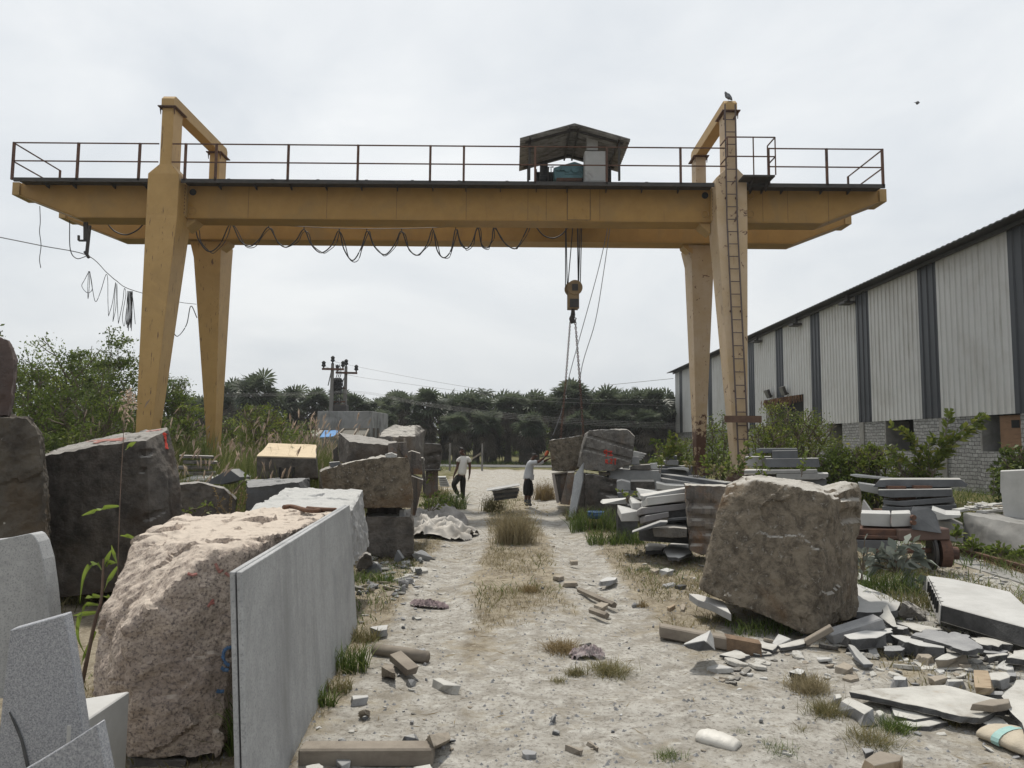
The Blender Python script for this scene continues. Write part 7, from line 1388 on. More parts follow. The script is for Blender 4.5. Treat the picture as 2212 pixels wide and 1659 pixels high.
# dry bush in the middle of the drive
def dry_clump(px, pbot, wpx, ptop, label, n, m='gr_bush', name='dry_grass_clump', w=.004):
    c = gp('D', px, pbot); W = wpx / FPX * c.y; H = (pbot - ptop) / FPX * c.y; b = np.stack([c.x + rng.normal(0, W * .17, n), c.y + .25 * W + rng.normal(0, W * .17, n), np.full(n, c.z - .02)], 1)
    az = rng.uniform(0, 6.28, n); rr = rng.uniform(0, 1, n) ** .7 * W * .5; l_ = np.stack([np.cos(az) * rr, np.sin(az) * rr], 1); lv = Leaves(); lv.blades(b, H * rng.uniform(.45, 1.08, n) * (1 - .3 * (rr / (W * .5)) ** 2), l_, w, 3)
    f_ = Leaves(); k = rng.random(n) < .5; q = b[k] + np.stack([l_[k, 0] * .85, l_[k, 1] * .85, H * rng.uniform(.4, .95, k.sum())], 1); f_.diamonds(q, rng.normal(size=(len(q), 3)), rng.uniform(.02, .05, len(q)) * (1 if H > .4 else .5), .5)
    e = lv.build(name, M[m], loc=(c.x, c.y, gh(c.x, c.y))); tag(e, label, 'grass clump'); 
    if H > .5: f_.build('seed_heads', M['gr_dry'], e)  # seed heads scattered over the clump, gathered in one mesh
    return e
dry_clump(1112, 1178, 112, 1080, 'large dry brown grass clump in the middle of the drive', 1300, 'gr_dry', w=.0035)
dry_clump(1065, 1105, 60, 1062, 'greenish clump just in front of the small stack in mid drive', 500, 'gr_mix', w=.006)
dry_clump(1180, 1080, 70, 1030, 'dry clump right of the reaching person at the track edge', 700, w=.006)
dry_clump(1143, 1282, 60, 1255, 'small dry tuft in mid drive nearer than the big clump', 300, w=.003)
dry_clump(1215, 1412, 110, 1378, 'wide dry grass tuft in the drive left of the timber', 500, w=.0025)
dry_clump(1390, 1310, 30, 1290, 'tiny dry tuft beside the left end of the timber', 120, w=.0025)
dry_clump(1320, 1462, 130, 1425, 'spreading dry tuft in the foreground of the drive', 600, 'gr_mix', w=.0022)
dry_clump(1245, 1462, 60, 1430, 'small dry tuft left of the spreading foreground tuft', 260, 'gr_mix', w=.0022)
dry_clump(1208, 1480, 50, 1455, 'low dark tuft in the foreground left of centre', 200, 'gr_mix', w=.0022)
dry_clump(1760, 1505, 110, 1445, 'straw-coloured clump left of the large flat slab', 700, 'gr_dry', w=.0025)
dry_clump(2062, 1570, 60, 1540, 'sparse tuft under the large flat slab', 260, 'gr_mix', w=.0022)
dry_clump(1800, 1560, 110, 1500, 'straw clump at the front corner of the large flat slab', 600, 'gr_mix', w=.0022)
dry_clump(1900, 1625, 130, 1570, 'sprawling tuft in the bottom right beside the sack', 600, 'gr_mix', w=.0022)
dry_clump(1945, 1590, 90, 1540, 'greenish tuft below the second flat slab', 400, 'gr_green', w=.0022)
dry_clump(1735, 1590, 50, 1562, 'small green tuft near the wrapped bundle', 200, 'gr_mix', w=.002)
dry_clump(1600, 1590, 40, 1570, 'tiny green tuft left of the wrapped bundle', 140, 'gr_green', w=.002)
dry_clump(1690, 1640, 90, 1600, 'low green tuft behind the wrapped bundle at the bottom', 300, 'gr_green', w=.002)
dry_clump(1450, 1650, 80, 1615, 'low green tuft at the bottom edge of the drive', 260, 'gr_green', w=.002)
# long green grass by the slabs and boulders
def green_tuft(px, pbot, wpx, ptop, label, n, m='gr_green', w=.004, name='green_grass_tuft'):
    return dry_clump_like(px, pbot, wpx, ptop, label, n, m, w, name)
def dry_clump_like(px, pbot, wpx, ptop, label, n, m, w, name):
    c = gp('D', px, pbot); W = wpx / FPX * c.y; H = (pbot - ptop) / FPX * c.y; b = np.stack([c.x + rng.uniform(-.5, .5, n) * W, c.y + rng.uniform(0, .5, n) * W, np.full(n, 0.)], 1); b[:, 2] = [gh(p[0], p[1]) - .01 for p in b]
    lv = Leaves(); lv.blades(b, H * rng.uniform(.35, 1.1, n), rng.normal(0, .32, (n, 2)) * H, w, 4, None, 1.2); o_ = lv.build(name, M[m], loc=(c.x, c.y, gh(c.x, c.y))); return tag(o_, label, 'grass tuft')
green_tuft(745, 1455, 85, 1370, 'fresh green grass at the foot of the leaning slab', 200)
green_tuft(785, 1385, 60, 1340, 'short mixed grass at the far foot of the leaning slab', 200, 'gr_mix', .003)
green_tuft(715, 1500, 75, 1455, 'mixed grass between the two green tufts at the slab foot', 220, 'gr_mix', .003)
green_tuft(690, 1530, 60, 1470, 'green grass nearer along the foot of the leaning slab', 120)
green_tuft(1690, 1375, 190, 1325, 'long grass under the front edge of the huge boulder', 300)
green_tuft(1555, 1345, 80, 1315, 'dry grass by the slab jammed under the huge boulder', 160, 'gr_mix')
green_tuft(1290, 1150, 110, 1075, 'green grass before the dark base block and bucket', 420, w=.006)
green_tuft(1335, 1180, 120, 1130, 'green grass below the lower left of the slab pile', 380, w=.006)
green_tuft(1255, 1125, 60, 1080, 'grass at the foot of the grey leaning slab', 160, 'gr_mix', w=.006)
green_tuft(1930, 1290, 150, 1215, 'long bent grass between the huge boulder and the white slab', 330, w=.004)
green_tuft(1975, 1325, 110, 1260, 'pale grass in front of the grey rough stone by the white slab', 240, 'gr_mix', w=.004)
green_tuft(510, 1640, 40, 1440, 'long blades growing in the gap beside the pink block', 60, w=.005)
green_tuft(130, 1310, 110, 1240, 'dark grass in the shade of the massive block', 240, 'gr_mix', w=.004)
green_tuft(960, 1100, 90, 1045, 'weedy grass at the end of the left stone heap', 420, w=.007)
green_tuft(800, 1260, 90, 1225, 'low green patch among the grey rubble', 260, w=.004)
green_tuft(930, 1075, 70, 1030, 'dry grass behind the weedy grass at the heap end', 260, 'gr_mix', w=.007)
rods('weed', 'leafy weed at the end of the left stone heap', 'weed', M['lf_light'], [[('b2', 1440, 790), ('b2', 1430, 700), ('b2', 1400, 660)], [('b2', 1450, 790), ('b2', 1480, 690), ('b2', 1500, 640)], [('b2', 1460, 790), ('b2', 1540, 700), ('b2', 1580, 680)], [('b2', 1440, 790), ('b2', 1380, 740)], [('b2', 1470, 790), ('b2', 1560, 740), ('b2', 1620, 720)]], 15.5, .11, 60, seed=53)
rods('creeper', 'yellow-leaved creeper hanging on the brown base stone', 'creeper', M['lf_yellow'], [[('b2', 1470, 470), ('b2', 1455, 510), ('b2', 1440, 560)]], 16.4, .12, 40, seed=54)
rods('weed', 'vine with heart-shaped leaves before the low flat dark block', 'weed', M['lf_light'], [[('b1', 1480, 860), ('b1', 1520, 790), ('b1', 1600, 770), ('b1', 1700, 740)], [('b1', 1480, 860), ('b1', 1490, 800)], [('b1', 1620, 830), ('b1', 1680, 770), ('b1', 1640, 720)]], 8.9, .08, 40, seed=55)
rods('weed', 'dried seedy weed before the low flat dark block', 'weed', M['gr_bush'], [[('b1', 1850, 860), ('b1', 1855, 720), ('b1', 1860, 620)], [('b1', 1860, 850), ('b1', 1780, 760), ('b1', 1720, 610)], [('b1', 1870, 850), ('b1', 1920, 760), ('b1', 1950, 610)], [('b1', 1870, 850), ('b1', 1960, 740), ('b1', 1980, 660)], [('b1', 1840, 850), ('b1', 1740, 790), ('b1', 1800, 690)]], 9.0, .035, 150, seed=56, r=.006)
rods('weed', 'green shoot rising above the dried seedy weed', 'weed', M['lf_light'], [[('b1', 1880, 640), ('b1', 1920, 590), ('b1', 1960, 550), ('b1', 1990, 520)]], 9.0, .1, 40, seed=57)
rods('weed', 'yellow-green weed spilling over the pale blocks of the slab pile', 'weed', M['lf_yellow'], [[('c1', 480, 1240), ('c1', 420, 1160), ('c1', 320, 1120)], [('c1', 470, 1240), ('c1', 520, 1170), ('c1', 600, 1160)], [('c1', 450, 1280), ('c1', 450, 1200)]], 11.9, .08, 60, seed=58)
# reed stalks on the left
def reed(name, label, stem, leaves, Y, r=.012):
    e = empty(name, label, 'reed', V(*stem[0], Y)); st = MB(); st.tube(smooth_path([V(*q, Y) for q in stem], 8), r, 6, r * .35); st.build('stem', mat('reed_stem', ((.13, .085, .075), (.20, .15, .11)), 8, .7, .1), e)
    for lf in leaves:
        P_ = smooth_path([V(*q, Y + .06 * math.sin(i * 2.3)) for i, q in enumerate(lf)], 7); n = len(P_); vs_ = []; fs_ = []
        for i, p in enumerate(P_):
            t = (P_[min(i + 1, n - 1)] - P_[max(0, i - 1)]).normalized(); s_ = t.cross(Vector((.2, 1, .3))).normalized() * .017 * math.sin(math.pi * (.12 + .88 * i / (n - 1))) ** .8; vs_ += [p - s_, p + Vector((0, .006, -.003)), p + s_]
        for i in range(n - 1): fs_ += [(3 * i, 3 * i + 1, 3 * i + 4, 3 * i + 3), (3 * i + 1, 3 * i + 2, 3 * i + 5, 3 * i + 4)]
        b = MB(); b.add(vs_, fs_); b.build('leaf', M['reedleaf'], e, tone=np.full(len(vs_), .55))
    return e
M['reedleaf'] = leafmat('reed_leaf', (.13, .18, .03), (.20, .27, .05), (.28, .34, .08), .5, .4)
e = reed('tall_reed', 'tall thin seeded reed standing before the massive dark block', [('b1', 945, 1420), ('b1', 955, 1000), ('b1', 970, 600), ('b1', 990, 250), ('a5', 1005, 1130), ('a5', 1050, 940)], [[('b1', 955, 752), ('b1', 850, 762), ('b1', 740, 800), ('b1', 655, 830)], [('b1', 965, 990), ('b1', 1030, 992), ('b1', 1080, 1015), ('b1', 1088, 1030)], [('b1', 1010, 298), ('b1', 1050, 262), ('b1', 1095, 235)], [('b1', 940, 1210), ('b1', 915, 1130), ('b1', 897, 1065)], [('b1', 945, 1240), ('b1', 880, 1340), ('b1', 830, 1440)]], 5.4, .0038)
f_ = Leaves(); ts = np.linspace(0, 1, 90); A = np.array([tuple(V('a5', 1005 + 45 * t, 1160 - 230 * t, 5.4)) for t in ts]); f_.diamonds(A + rng.normal(0, .022, A.shape), rng.normal(size=A.shape) + np.array([.2, 0, .8]), rng.uniform(.03, .06, 90), .3); f_.build('seed_head', M['gr_seed'], e)
reed('broad_reed', 'thick reed with drooping bright leaves left of the pink block', [('b5', 640, 1080), ('b5', 760, 500), ('b5', 815, 300), ('b5', 832, 0), ('b1', 835, 1195)],
     [[('b1', 815, 1260), ('b1', 780, 1212), ('b1', 720, 1230), ('b1', 670, 1330), ('b1', 640, 1540)], [('b1', 810, 1480), ('b1', 740, 1475), ('b1', 685, 1495)], [('b1', 820, 1478), ('b1', 870, 1478), ('b1', 905, 1500)], [('b5', 790, 405), ('b5', 660, 420), ('b5', 525, 438)], [('b5', 790, 345), ('b5', 700, 345), ('b5', 640, 440), ('b5', 625, 600), ('b5', 690, 760)], [('b5', 770, 560), ('b5', 690, 740), ('b5', 630, 900), ('b5', 640, 1080)], [('b1', 835, 1240), ('b1', 860, 1180), ('b1', 900, 1100)], [('b1', 845, 1240), ('b1', 890, 1205), ('b1', 935, 1208)]], 4.9, .014)
# short grass scattered over the yard (uncountable)
def short(n, x0, x1, y0, y1, keep, hr, m, w, name):
    B_ = pts_in(n, x0, x1, y0, y1, keep); lv = Leaves(); d = np.sqrt(B_[:, 0] ** 2 + B_[:, 1] ** 2); hh = rng.uniform(*hr, len(B_)); lv.blades(B_, hh, rng.normal(0, .7, (len(B_), 2)) * hh[:, None], w, 2); return tag(lv.build(name, M[m]), kind='stuff')
notrack = lambda x, y: max(0, 1 - 1.25 * trackness(x, y))
short(30000, -3.2, 4.5, 3.6, 16, lambda x, y: notrack(x, y) * cl(x, y, 1.1) ** 3 * (1 - .9 * stoneyard(x, y)), (.02, .09), 'gr_dry', .003, 'dry_grass')
short(15000, -3.2, 5.5, 3.9, 26, lambda x, y: notrack(x, y) * cl(x + 5, y, 1.) ** 3, (.03, .13), 'gr_mix', .005, 'mixed_grass')
short(8000, -3.2, 5.5, 4.2, 24, lambda x, y: notrack(x, y) * cl(x + 15, y, .6) ** 3, (.04, .16), 'gr_green', .005, 'green_grass')
short(7000, 3.5, 14, 8, 22, lambda x, y: cl(x + 25, y, .5) * (1 if x > .38 * y - 1 else 0), (.06, .34), 'gr_green', .007, 'green_weeds')
short(6000, 3.2, 9.5, 6.5, 12, lambda x, y: cl(x + 35, y, .7) * (1 if x > .42 * y else 0), (.04, .2), 'gr_mix', .005, 'weedy_grass')
short(5000, -14, -4.5, 6.5, 14, lambda x, y: cl(x + 45, y, .6), (.06, .3), 'gr_mix', .006, 'bank_grass')
short(9000, -22, 12, 45, 59.5, lambda x, y: (1 if y < 50 or y > 54.8 else 0) * cl(x, y, .3) * (1 if y > 50 else (1 - trackness(x, 46))), (.15, .5), 'gr_light', .02, 'verge_grass') if 'gr_light' in M else short(9000, -22, 12, 40, 59.5, lambda x, y: (1 if y < 50 or y > 54.8 else 0) * cl(x, y, .3) * (1 - sstep(2, 5, 9 - abs(x - .6)) if y < 50 else 1), (.12, .45), 'gr_green', .02, 'verge_grass')
# loose twigs and straw on the drive
tw = Leaves(); n = 2600; B_ = pts_in(n, -2.8, 4.2, 3.8, 13, lambda x, y: .4 + .6 * notrack(x, y)); B_[:, 2] += .018; tw.diamonds(B_, np.concatenate([rng.normal(size=(n, 2)), np.zeros((n, 1))], 1), rng.uniform(.02, .13, n), .05, None, 0); tag(tw.build('straw', M['gr_bush']), kind='stuff')
# ------------------------------------------------------------------ shale heap at lower right
def S(label, k, pts, z, th, m='white', side='sidest', n=3, amt=.012, seed=1, name='stone_shard', cat='shard', tilt=(0, 0)):
    if m in ('tan', 'greyshale') and z > .06: z *= .7; th *= .7
    P_ = [gp(k, x, y, z) for x, y in pts]; c = sum(P_, Vector()) / len(P_); P_ = [p + Vector((0, 0, (p.x - c.x) * tilt[0] + (p.y - c.y) * tilt[1])) for p in P_]
    return slab(name, label, cat, chip(P_, n, amt, seed) if n > 1 else P_, (0, 0, -th), M[m], M[side] if side else None, .003)
M['shale'] = mat('dusty_shale', ((.47, .46, .43), (.35, .34, .315)), 5, .9, .35, 40, stain=((.25, .23, .20), 3, .54, .68), streak=((.30, .24, .18), .6, .8, (2, 4, 4)))
M['greyshale'] = mat('grey_shale', ((.30, .30, .30), (.22, .22, .225)), 5, .85, .45, 40, stain=((.17, .17, .17), 2.5, .54, .7))
M['wood_tan'] = mat('tan_wood', ((.34, .27, .19), (.27, .21, .145)), 4, .85, .2, streak=((.15, .10, .06), .52, .7, (2, 12, 2)))
S('pale flat slab lying behind the right end of the huge boulder', 'c3', ((60, 110), (118, 118), (430, 235), (640, 345), (590, 450), (300, 475), (60, 470)), .12, .06)
S('small white sliver behind the huge boulder near the broad leaves', 'b8', ((880, 85), (980, 130), (985, 155), (880, 140)), .1, .05)
bl = MB(); bl.bar(gp('b8', 640, 610, .07), gp('b8', 1055, 478, .22), .17, .1); tag(bl.build('stone_bar', M['greyshale'], None, bevel=.012), 'dark squared stone bar leaning up beside the huge boulder', 'stone bar')
bl = MB(); bl.bar(gp('b8', 455, 650, .05), gp('b8', 668, 528, .2), .09, .05); tag(bl.build('wood_board', M['wood'], None, bevel=.006), 'broken weathered board leaning under the corner of the huge boulder', 'board')
S('flat grey strip pointing at the timber end', 'b8', ((235, 668), (440, 615), (490, 615), (450, 655), (260, 690)), .05, .03, 'shale')
S('light slab with dark broken edge in the heart of the shale heap', 'c3', ((-80, 760), (250, 690), (522, 672), (545, 722), (335, 800), (0, 812)), .16, .09, seed=3)
S('long pale slab with a thick dark edge beside the heart slab', 'c3', ((500, 748), (770, 782), (1215, 903), (1200, 925), (890, 898), (700, 850)), .14, .11, seed=4)
S('rough grey slab with a notch lying over the shale heap', 'c3', ((785, 762), (955, 688), (1100, 700), (1250, 742), (1340, 722), (1480, 755), (1500, 790), (1685, 940), (1430, 958), (1215, 880)), .24, .05, 'greyshale', n=4, amt=.02, seed=5)
S('ragged grey slab tucked under the large drilled slab', 'c3', ((1530, 795), (1700, 790), (1850, 815), (2080, 885), (1930, 875), (1890, 912), (1670, 880)), .1, .06, 'shale', seed=6)
S('pale slab behind the heart slab of the heap', 'c3', ((300, 652), (440, 592), (735, 662), (690, 692)), .13, .06, seed=7)
S('small pale tile standing behind the heart slab', 'c3', ((370, 535), (480, 465), (600, 600), (520, 590)), .2, .03, 'shale', seed=8, tilt=(0, .3))
S('pale slab lying in grass in front of the rough grey stone', 'c3', ((590, 600), (820, 610), (1180, 690), (900, 720), (760, 670)), .1, .04, 'shale', seed=9)
S('dark shadowed slab under the notched grey slab', 'c3', ((1640, 905), (2010, 960), (1980, 1000), (1700, 985)), .06, .04, 'greyshale', seed=10)
S('squared dark chunk below the thick-edged slab', 'c3', ((425, 905), (690, 895), (695, 935), (610, 960), (430, 960)), .13, .11, 'greyshale', n=2, seed=11)
S('grey chunk left of the squared dark chunk', 'c3', ((-40, 860), (300, 880), (300, 930), (-40, 930)), .08, .08, 'greyshale', n=2, seed=12)
S('small plate leaning below the heart slab', 'c3', ((210, 932), (325, 930), (385, 1005), (275, 1005)), .08, .035, 'greyshale', n=2, seed=13, tilt=(0, .25))
S('long slate shard sliding down at the left of the heap', 'c3', ((-20, 925), (60, 930), (300, 1085), (170, 1108)), .1, .03, 'slate', 'slate', n=2, seed=14, tilt=(-.2, .15))
S('tan flat stone in front of the thick-edged slab', 'c3', ((1075, 1070), (1250, 985), (1475, 990), (1240, 1078)), .1, .07, 'shale', 'tan', n=2, seed=15)
S('blocky brown stone beside the tan flat stone', 'c3', ((860, 1000), (1000, 1000), (1045, 1030), (1000, 1060), (905, 1050)), .12, .11, 'tan', 'tan', n=2, seed=16)
S('low broad slab half sunk in dust before the heap', 'c3', ((790, 1090), (1350, 1105), (1560, 1185), (1300, 1200), (900, 1195)), .03, .04, 'shale', seed=17)
S('slab edge by the burrow at the right of the heap', 'c3', ((1730, 1010), (1990, 985), (2010, 1010), (1760, 1050)), .08, .05, 'shale', seed=18)
S('pale slab at the right edge above the burrow', 'c3', ((2000, 1050), (2080, 960), (2260, 940), (2260, 1080)), .1, .05, 'shale', seed=19)
S('curved tan wooden block lying upright in the chips', 'c3', ((1570, 1205), (1755, 1215), (1790, 1320), (1805, 1440), (1590, 1425)), .09, .05, 'wood_tan', 'wood_tan', n=2, amt=.004, seed=20, name='wood_block', cat='wood block')
S('cube-shaped stone with a white top in front of the heap', 'c3', ((558, 1290), (620, 1283), (718, 1300), (705, 1330), (570, 1330)), .1, .1, 'white', 'greyshale', n=2, amt=.006, seed=21, name='stone_chunk', cat='stone')
S('tan block with a flat top right of the cube-shaped stone', 'c3', ((985, 1292), (1190, 1265), (1252, 1302), (1080, 1352)), .1, .08, 'tan', 'tan', n=2, amt=.006, seed=22, name='stone_chunk', cat='stone')
S('grey brick-like stone right of the tan block', 'c3', ((1240, 1325), (1435, 1322), (1440, 1345), (1250, 1352)), .07, .06, 'shale', 'greyshale', n=2, amt=.005, seed=23, name='stone_chunk', cat='stone')
S('thin white flake below the grey brick-like stone', 'c3', ((1170, 1400), (1420, 1380), (1430, 1390), (1290, 1420)), .03, .02, 'shale', seed=24)
S('grey slab behind the curved wooden block', 'c3', ((1770, 1240), (1990, 1232), (2030, 1300), (1900, 1340), (1790, 1330)), .09, .07, 'shale', 'greyshale', n=2, seed=25)
S('small grey slab end at the right of the curved block', 'c3', ((1990, 1240), (2110, 1235), (2112, 1290), (2010, 1300)), .08, .07, 'greyshale', n=2, seed=26)
S('dark flat stone under the curved wooden block', 'c3', ((1640, 1480), (1940, 1475), (1940, 1520), (1690, 1520)), .04, .04, 'greyshale', n=2, seed=27)
S('large flat slab spread across the lower right ground', 'b8', ((800, 1042), (1000, 1018), (1560, 990), (1720, 1025), (1900, 1080), (2088, 1120), (2090, 1185), (2010, 1192), (1870, 1255), (1700, 1238), (1400, 1165), (1150, 1115)), .1, .04, 'shale', n=3, amt=.008, seed=28, name='stone_slab', cat='slab')
S('second flat slab tucked under the large flat slab', 'b8', ((1140, 1150), (1300, 1165), (1550, 1215), (1540, 1238), (1330, 1270), (1175, 1238)), .045, .03, 'shale', n=3, amt=.006, seed=29, name='stone_slab', cat='slab')
S('third flat slab lying below the second at lower right', 'b8', ((1200, 1280), (1520, 1265), (1600, 1285), (1450, 1320), (1290, 1325)), .03, .03, 'shale', n=3, amt=.006, seed=30, name='stone_slab', cat='slab')
S('wedge of pale wood resting on the large flat slab', 'b8', ((1795, 1142), (1930, 1105), (2090, 1100), (2092, 1135), (1960, 1160)), .16, .045, 'wood', 'wood', n=2, amt=.004, seed=31, name='wood_block', cat='wood block')
S('broad pale slab cut off by the right edge of the ground', 'b8', ((2032, 1082), (2150, 950), (2320, 960), (2320, 1400), (2212, 1340), (2090, 1190)), .12, .04, 'shale', n=3, seed=32, name='stone_slab', cat='slab')
S('small flat slab between the large slab and the sack', 'b8', ((1875, 1290), (1960, 1235), (2050, 1270), (2110, 1340), (1990, 1335)), .06, .035, 'shale', n=2, seed=33, name='stone_slab', cat='slab')
S('long pale block lying at the front of the large flat slab', 'b8', ((745, 1120), (800, 1086), (1000, 1178), (930, 1225)), .1, .08, 'shale', 'greyshale', n=2, amt=.006, seed=34, name='stone_chunk', cat='stone')
S('grey chip at the left of the long pale block', 'b8', ((690, 1065), (735, 1060), (748, 1090), (700, 1100)), .08, .07, 'shale', 'greyshale', n=1, seed=35, name='stone_chunk', cat='stone')
S('pale pebble at the right end of the long pale block', 'b8', ((1020, 1200), (1060, 1195), (1088, 1215), (1050, 1240)), .06, .05, 'shale', 'shale', n=2, amt=.01, seed=36, name='stone_chunk', cat='stone')
S('wooden block with a pale frayed end at the bottom of the ground', 'b8', ((930, 1590), (1050, 1520), (1240, 1560), (1215, 1600), (1010, 1640)), .1, .08, 'wood', 'wood_tan', n=2, amt=.005, seed=37, name='wood_block', cat='wood block')
S('grey chip behind the wooden block at the bottom', 'b8', ((905, 1495), (980, 1500), (1010, 1520), (940, 1540)), .07, .05, 'greyshale', n=1, seed=38, name='stone_chunk', cat='stone')
S('white-topped dark chunk in front of the timber end', 'b8', ((320, 885), (390, 855), (448, 875), (420, 905)), .09, .08, 'white', 'sidest', n=2, amt=.006, seed=39, name='stone_chunk', cat='stone')
S('tan wedge stone near the straw-coloured clump', 'b8', ((690, 840), (760, 800), (840, 840), (800, 870)), .09, .08, 'tan', 'tan', n=2, amt=.006, seed=40, name='stone_chunk', cat='stone')
S('cluster of flat white chips beside the timber end, the largest', 'b7', ((1765, 745), (1900, 705), (2010, 750), (1930, 780)), .03, .025, 'shale', n=3, seed=41)
S('flat white chip under the right end of the timber', 'b7', ((1960, 690), (2120, 680), (2190, 740), (2060, 745)), .03, .025, 'shale', n=3, seed=42)
S('flat white tile right of the timber end', 'b8', ((90, 640), (230, 668), (190, 710), (100, 690)), .05, .03, 'shale', n=2, seed=43)
rock('stone_chunk', 'rough grey stone with a dark hollow among grass by the drilled slab', 'stone', [[gp('b8', 1210, 455), gp('b8', 1440, 480), V('b8', 1280, 310, 7.6), V('b8', 1240, 340, 7.5), V('b8', 1340, 360, 7.8), V('b8', 1410, 400, 7.7), V('b8', 1215, 420, 7.5), gp('b8', 1300, 400), gp('b8', 1420, 420)]], M['greyst'], .03, .03, 51, fr=2)
o = rock('stone_chunk', 'white-faced triangular stone with a base darkened as shade before the timber', 'stone', [[V('b7', 1478, 660, 5.9), V('b7', 1692, 550, 6.0), V('b7', 1715, 600, 6.02), V('b7', 1733, 710, 5.9), V('b7', 1600, 718, 5.8), V('b7', 1500, 690, 5.85), V('b7', 1660, 640, 5.78), V('b7', 1560, 660, 6.15), V('b7', 1700, 690, 6.15)]], M['white'], .02, .006, 52, fr=3)
slab('dark_base', None, None, [V('b7', 1480, 672, 5.8), V('b7', 1650, 640, 5.77), V('b7', 1728, 708, 5.86), V('b7', 1600, 716, 5.77), V('b7', 1500, 692, 5.81)], (.0, .03, 0), M['sidest'], parent=o)  # dark plate paints the shade on the stone's lower front
# timber and planks
tb = MB(); a_, b_ = gp('b7', 1285, 560, .06), gp('b7', 2105, 715, .06); tb.prism([p for p in [a_ + Vector((0, 0, .05)), a_ + Vector((.02, .13, .05)), a_ + Vector((.02, .13, -.06)), a_ + Vector((0, 0, -.06))]], b_ - a_)
tim = tb.build('timber', M['wood'], None, bevel=.012); tag(tim, 'heavy weathered timber with a rotten end lying before the huge boulder', 'timber')
rt_ = MB(); d_ = (b_ - a_); rt_.prism([p + d_ * .68 for p in [a_ + Vector((-.004, -.006, .054)), a_ + Vector((.02, .136, .054)), a_ + Vector((.02, .136, -.055)), a_ + Vector((-.004, -.006, -.055))]], d_ * .322); rt_.build('rotten_end', mat('rotten_wood', ((.21, .145, .095), (.12, .085, .06)), 12, .95, .6, 50), tim)
wb = MB(); a_, b_ = gp('b6', 385, 1570, .05), gp('b6', 1470, 1565, .05); wb.prism([a_ + Vector((0, 0, .04)), a_ + Vector((0, .12, .04)), a_ + Vector((0, .12, -.06)), a_ + Vector((0, 0, -.06))], b_ - a_); tag(wb.build('timber', M['wood'], None, bevel=.01), 'squared wooden beam lying crosswise at the bottom left of the drive', 'timber')
S('flat grey plank end lying over a log near the leaning slab', 'b6', ((1125, 745), (1215, 712), (1360, 840), (1270, 870)), .1, .05, 'wood', 'wood', n=1, name='wood_board', cat='board')
lg = MB(); lg.tube([gp('b6', 1000, 705, .05), gp('b6', 1215, 735, .05), gp('b6', 1425, 770, .05)], [.05, .055, .05], 10); tag(lg.build('log', M['wood'], None, True), 'weathered round log lying under the flat plank end', 'log')
rock('wood_stump', 'splintered wooden chunk in the grass left of the plank end', 'wood', [[gp('b6', x, y, z) for x, y, z in ((1060, 930, 0), (1170, 950, 0), (1065, 850, .1), (1160, 850, .12), (1175, 910, .1), (1080, 830, .04), (1150, 830, .06))]], M['wood'], .02, .02, 53, fr=3)
rock('stone_chunk', 'squared split stone resting at the right end of the crosswise beam', 'stone', [[gp('b6', 1390, 1490), gp('b6', 1490, 1510), gp('b6', 1610, 1450), V('b6', 1440, 1385, 4.15), V('b6', 1600, 1370, 4.35), V('b6', 1618, 1420, 4.3), V('b6', 1480, 1490, 4.1), gp('b6', 1450, 1420), gp('b6', 1600, 1400)]], M['tan'], .02, .01, 54, fr=3)
rock('stone_chunk', 'round brown stone on the dust right of the leaning slab', 'stone', [[gp('b6', 875, 1250), gp('b6', 955, 1255), V('b6', 880, 1205, 4.75), V('b6', 930, 1185, 4.75), V('b6', 965, 1200, 4.75), gp('b6', 900, 1215), gp('b6', 960, 1220)]], M['tan'], .02, .015, 55, fr=3)
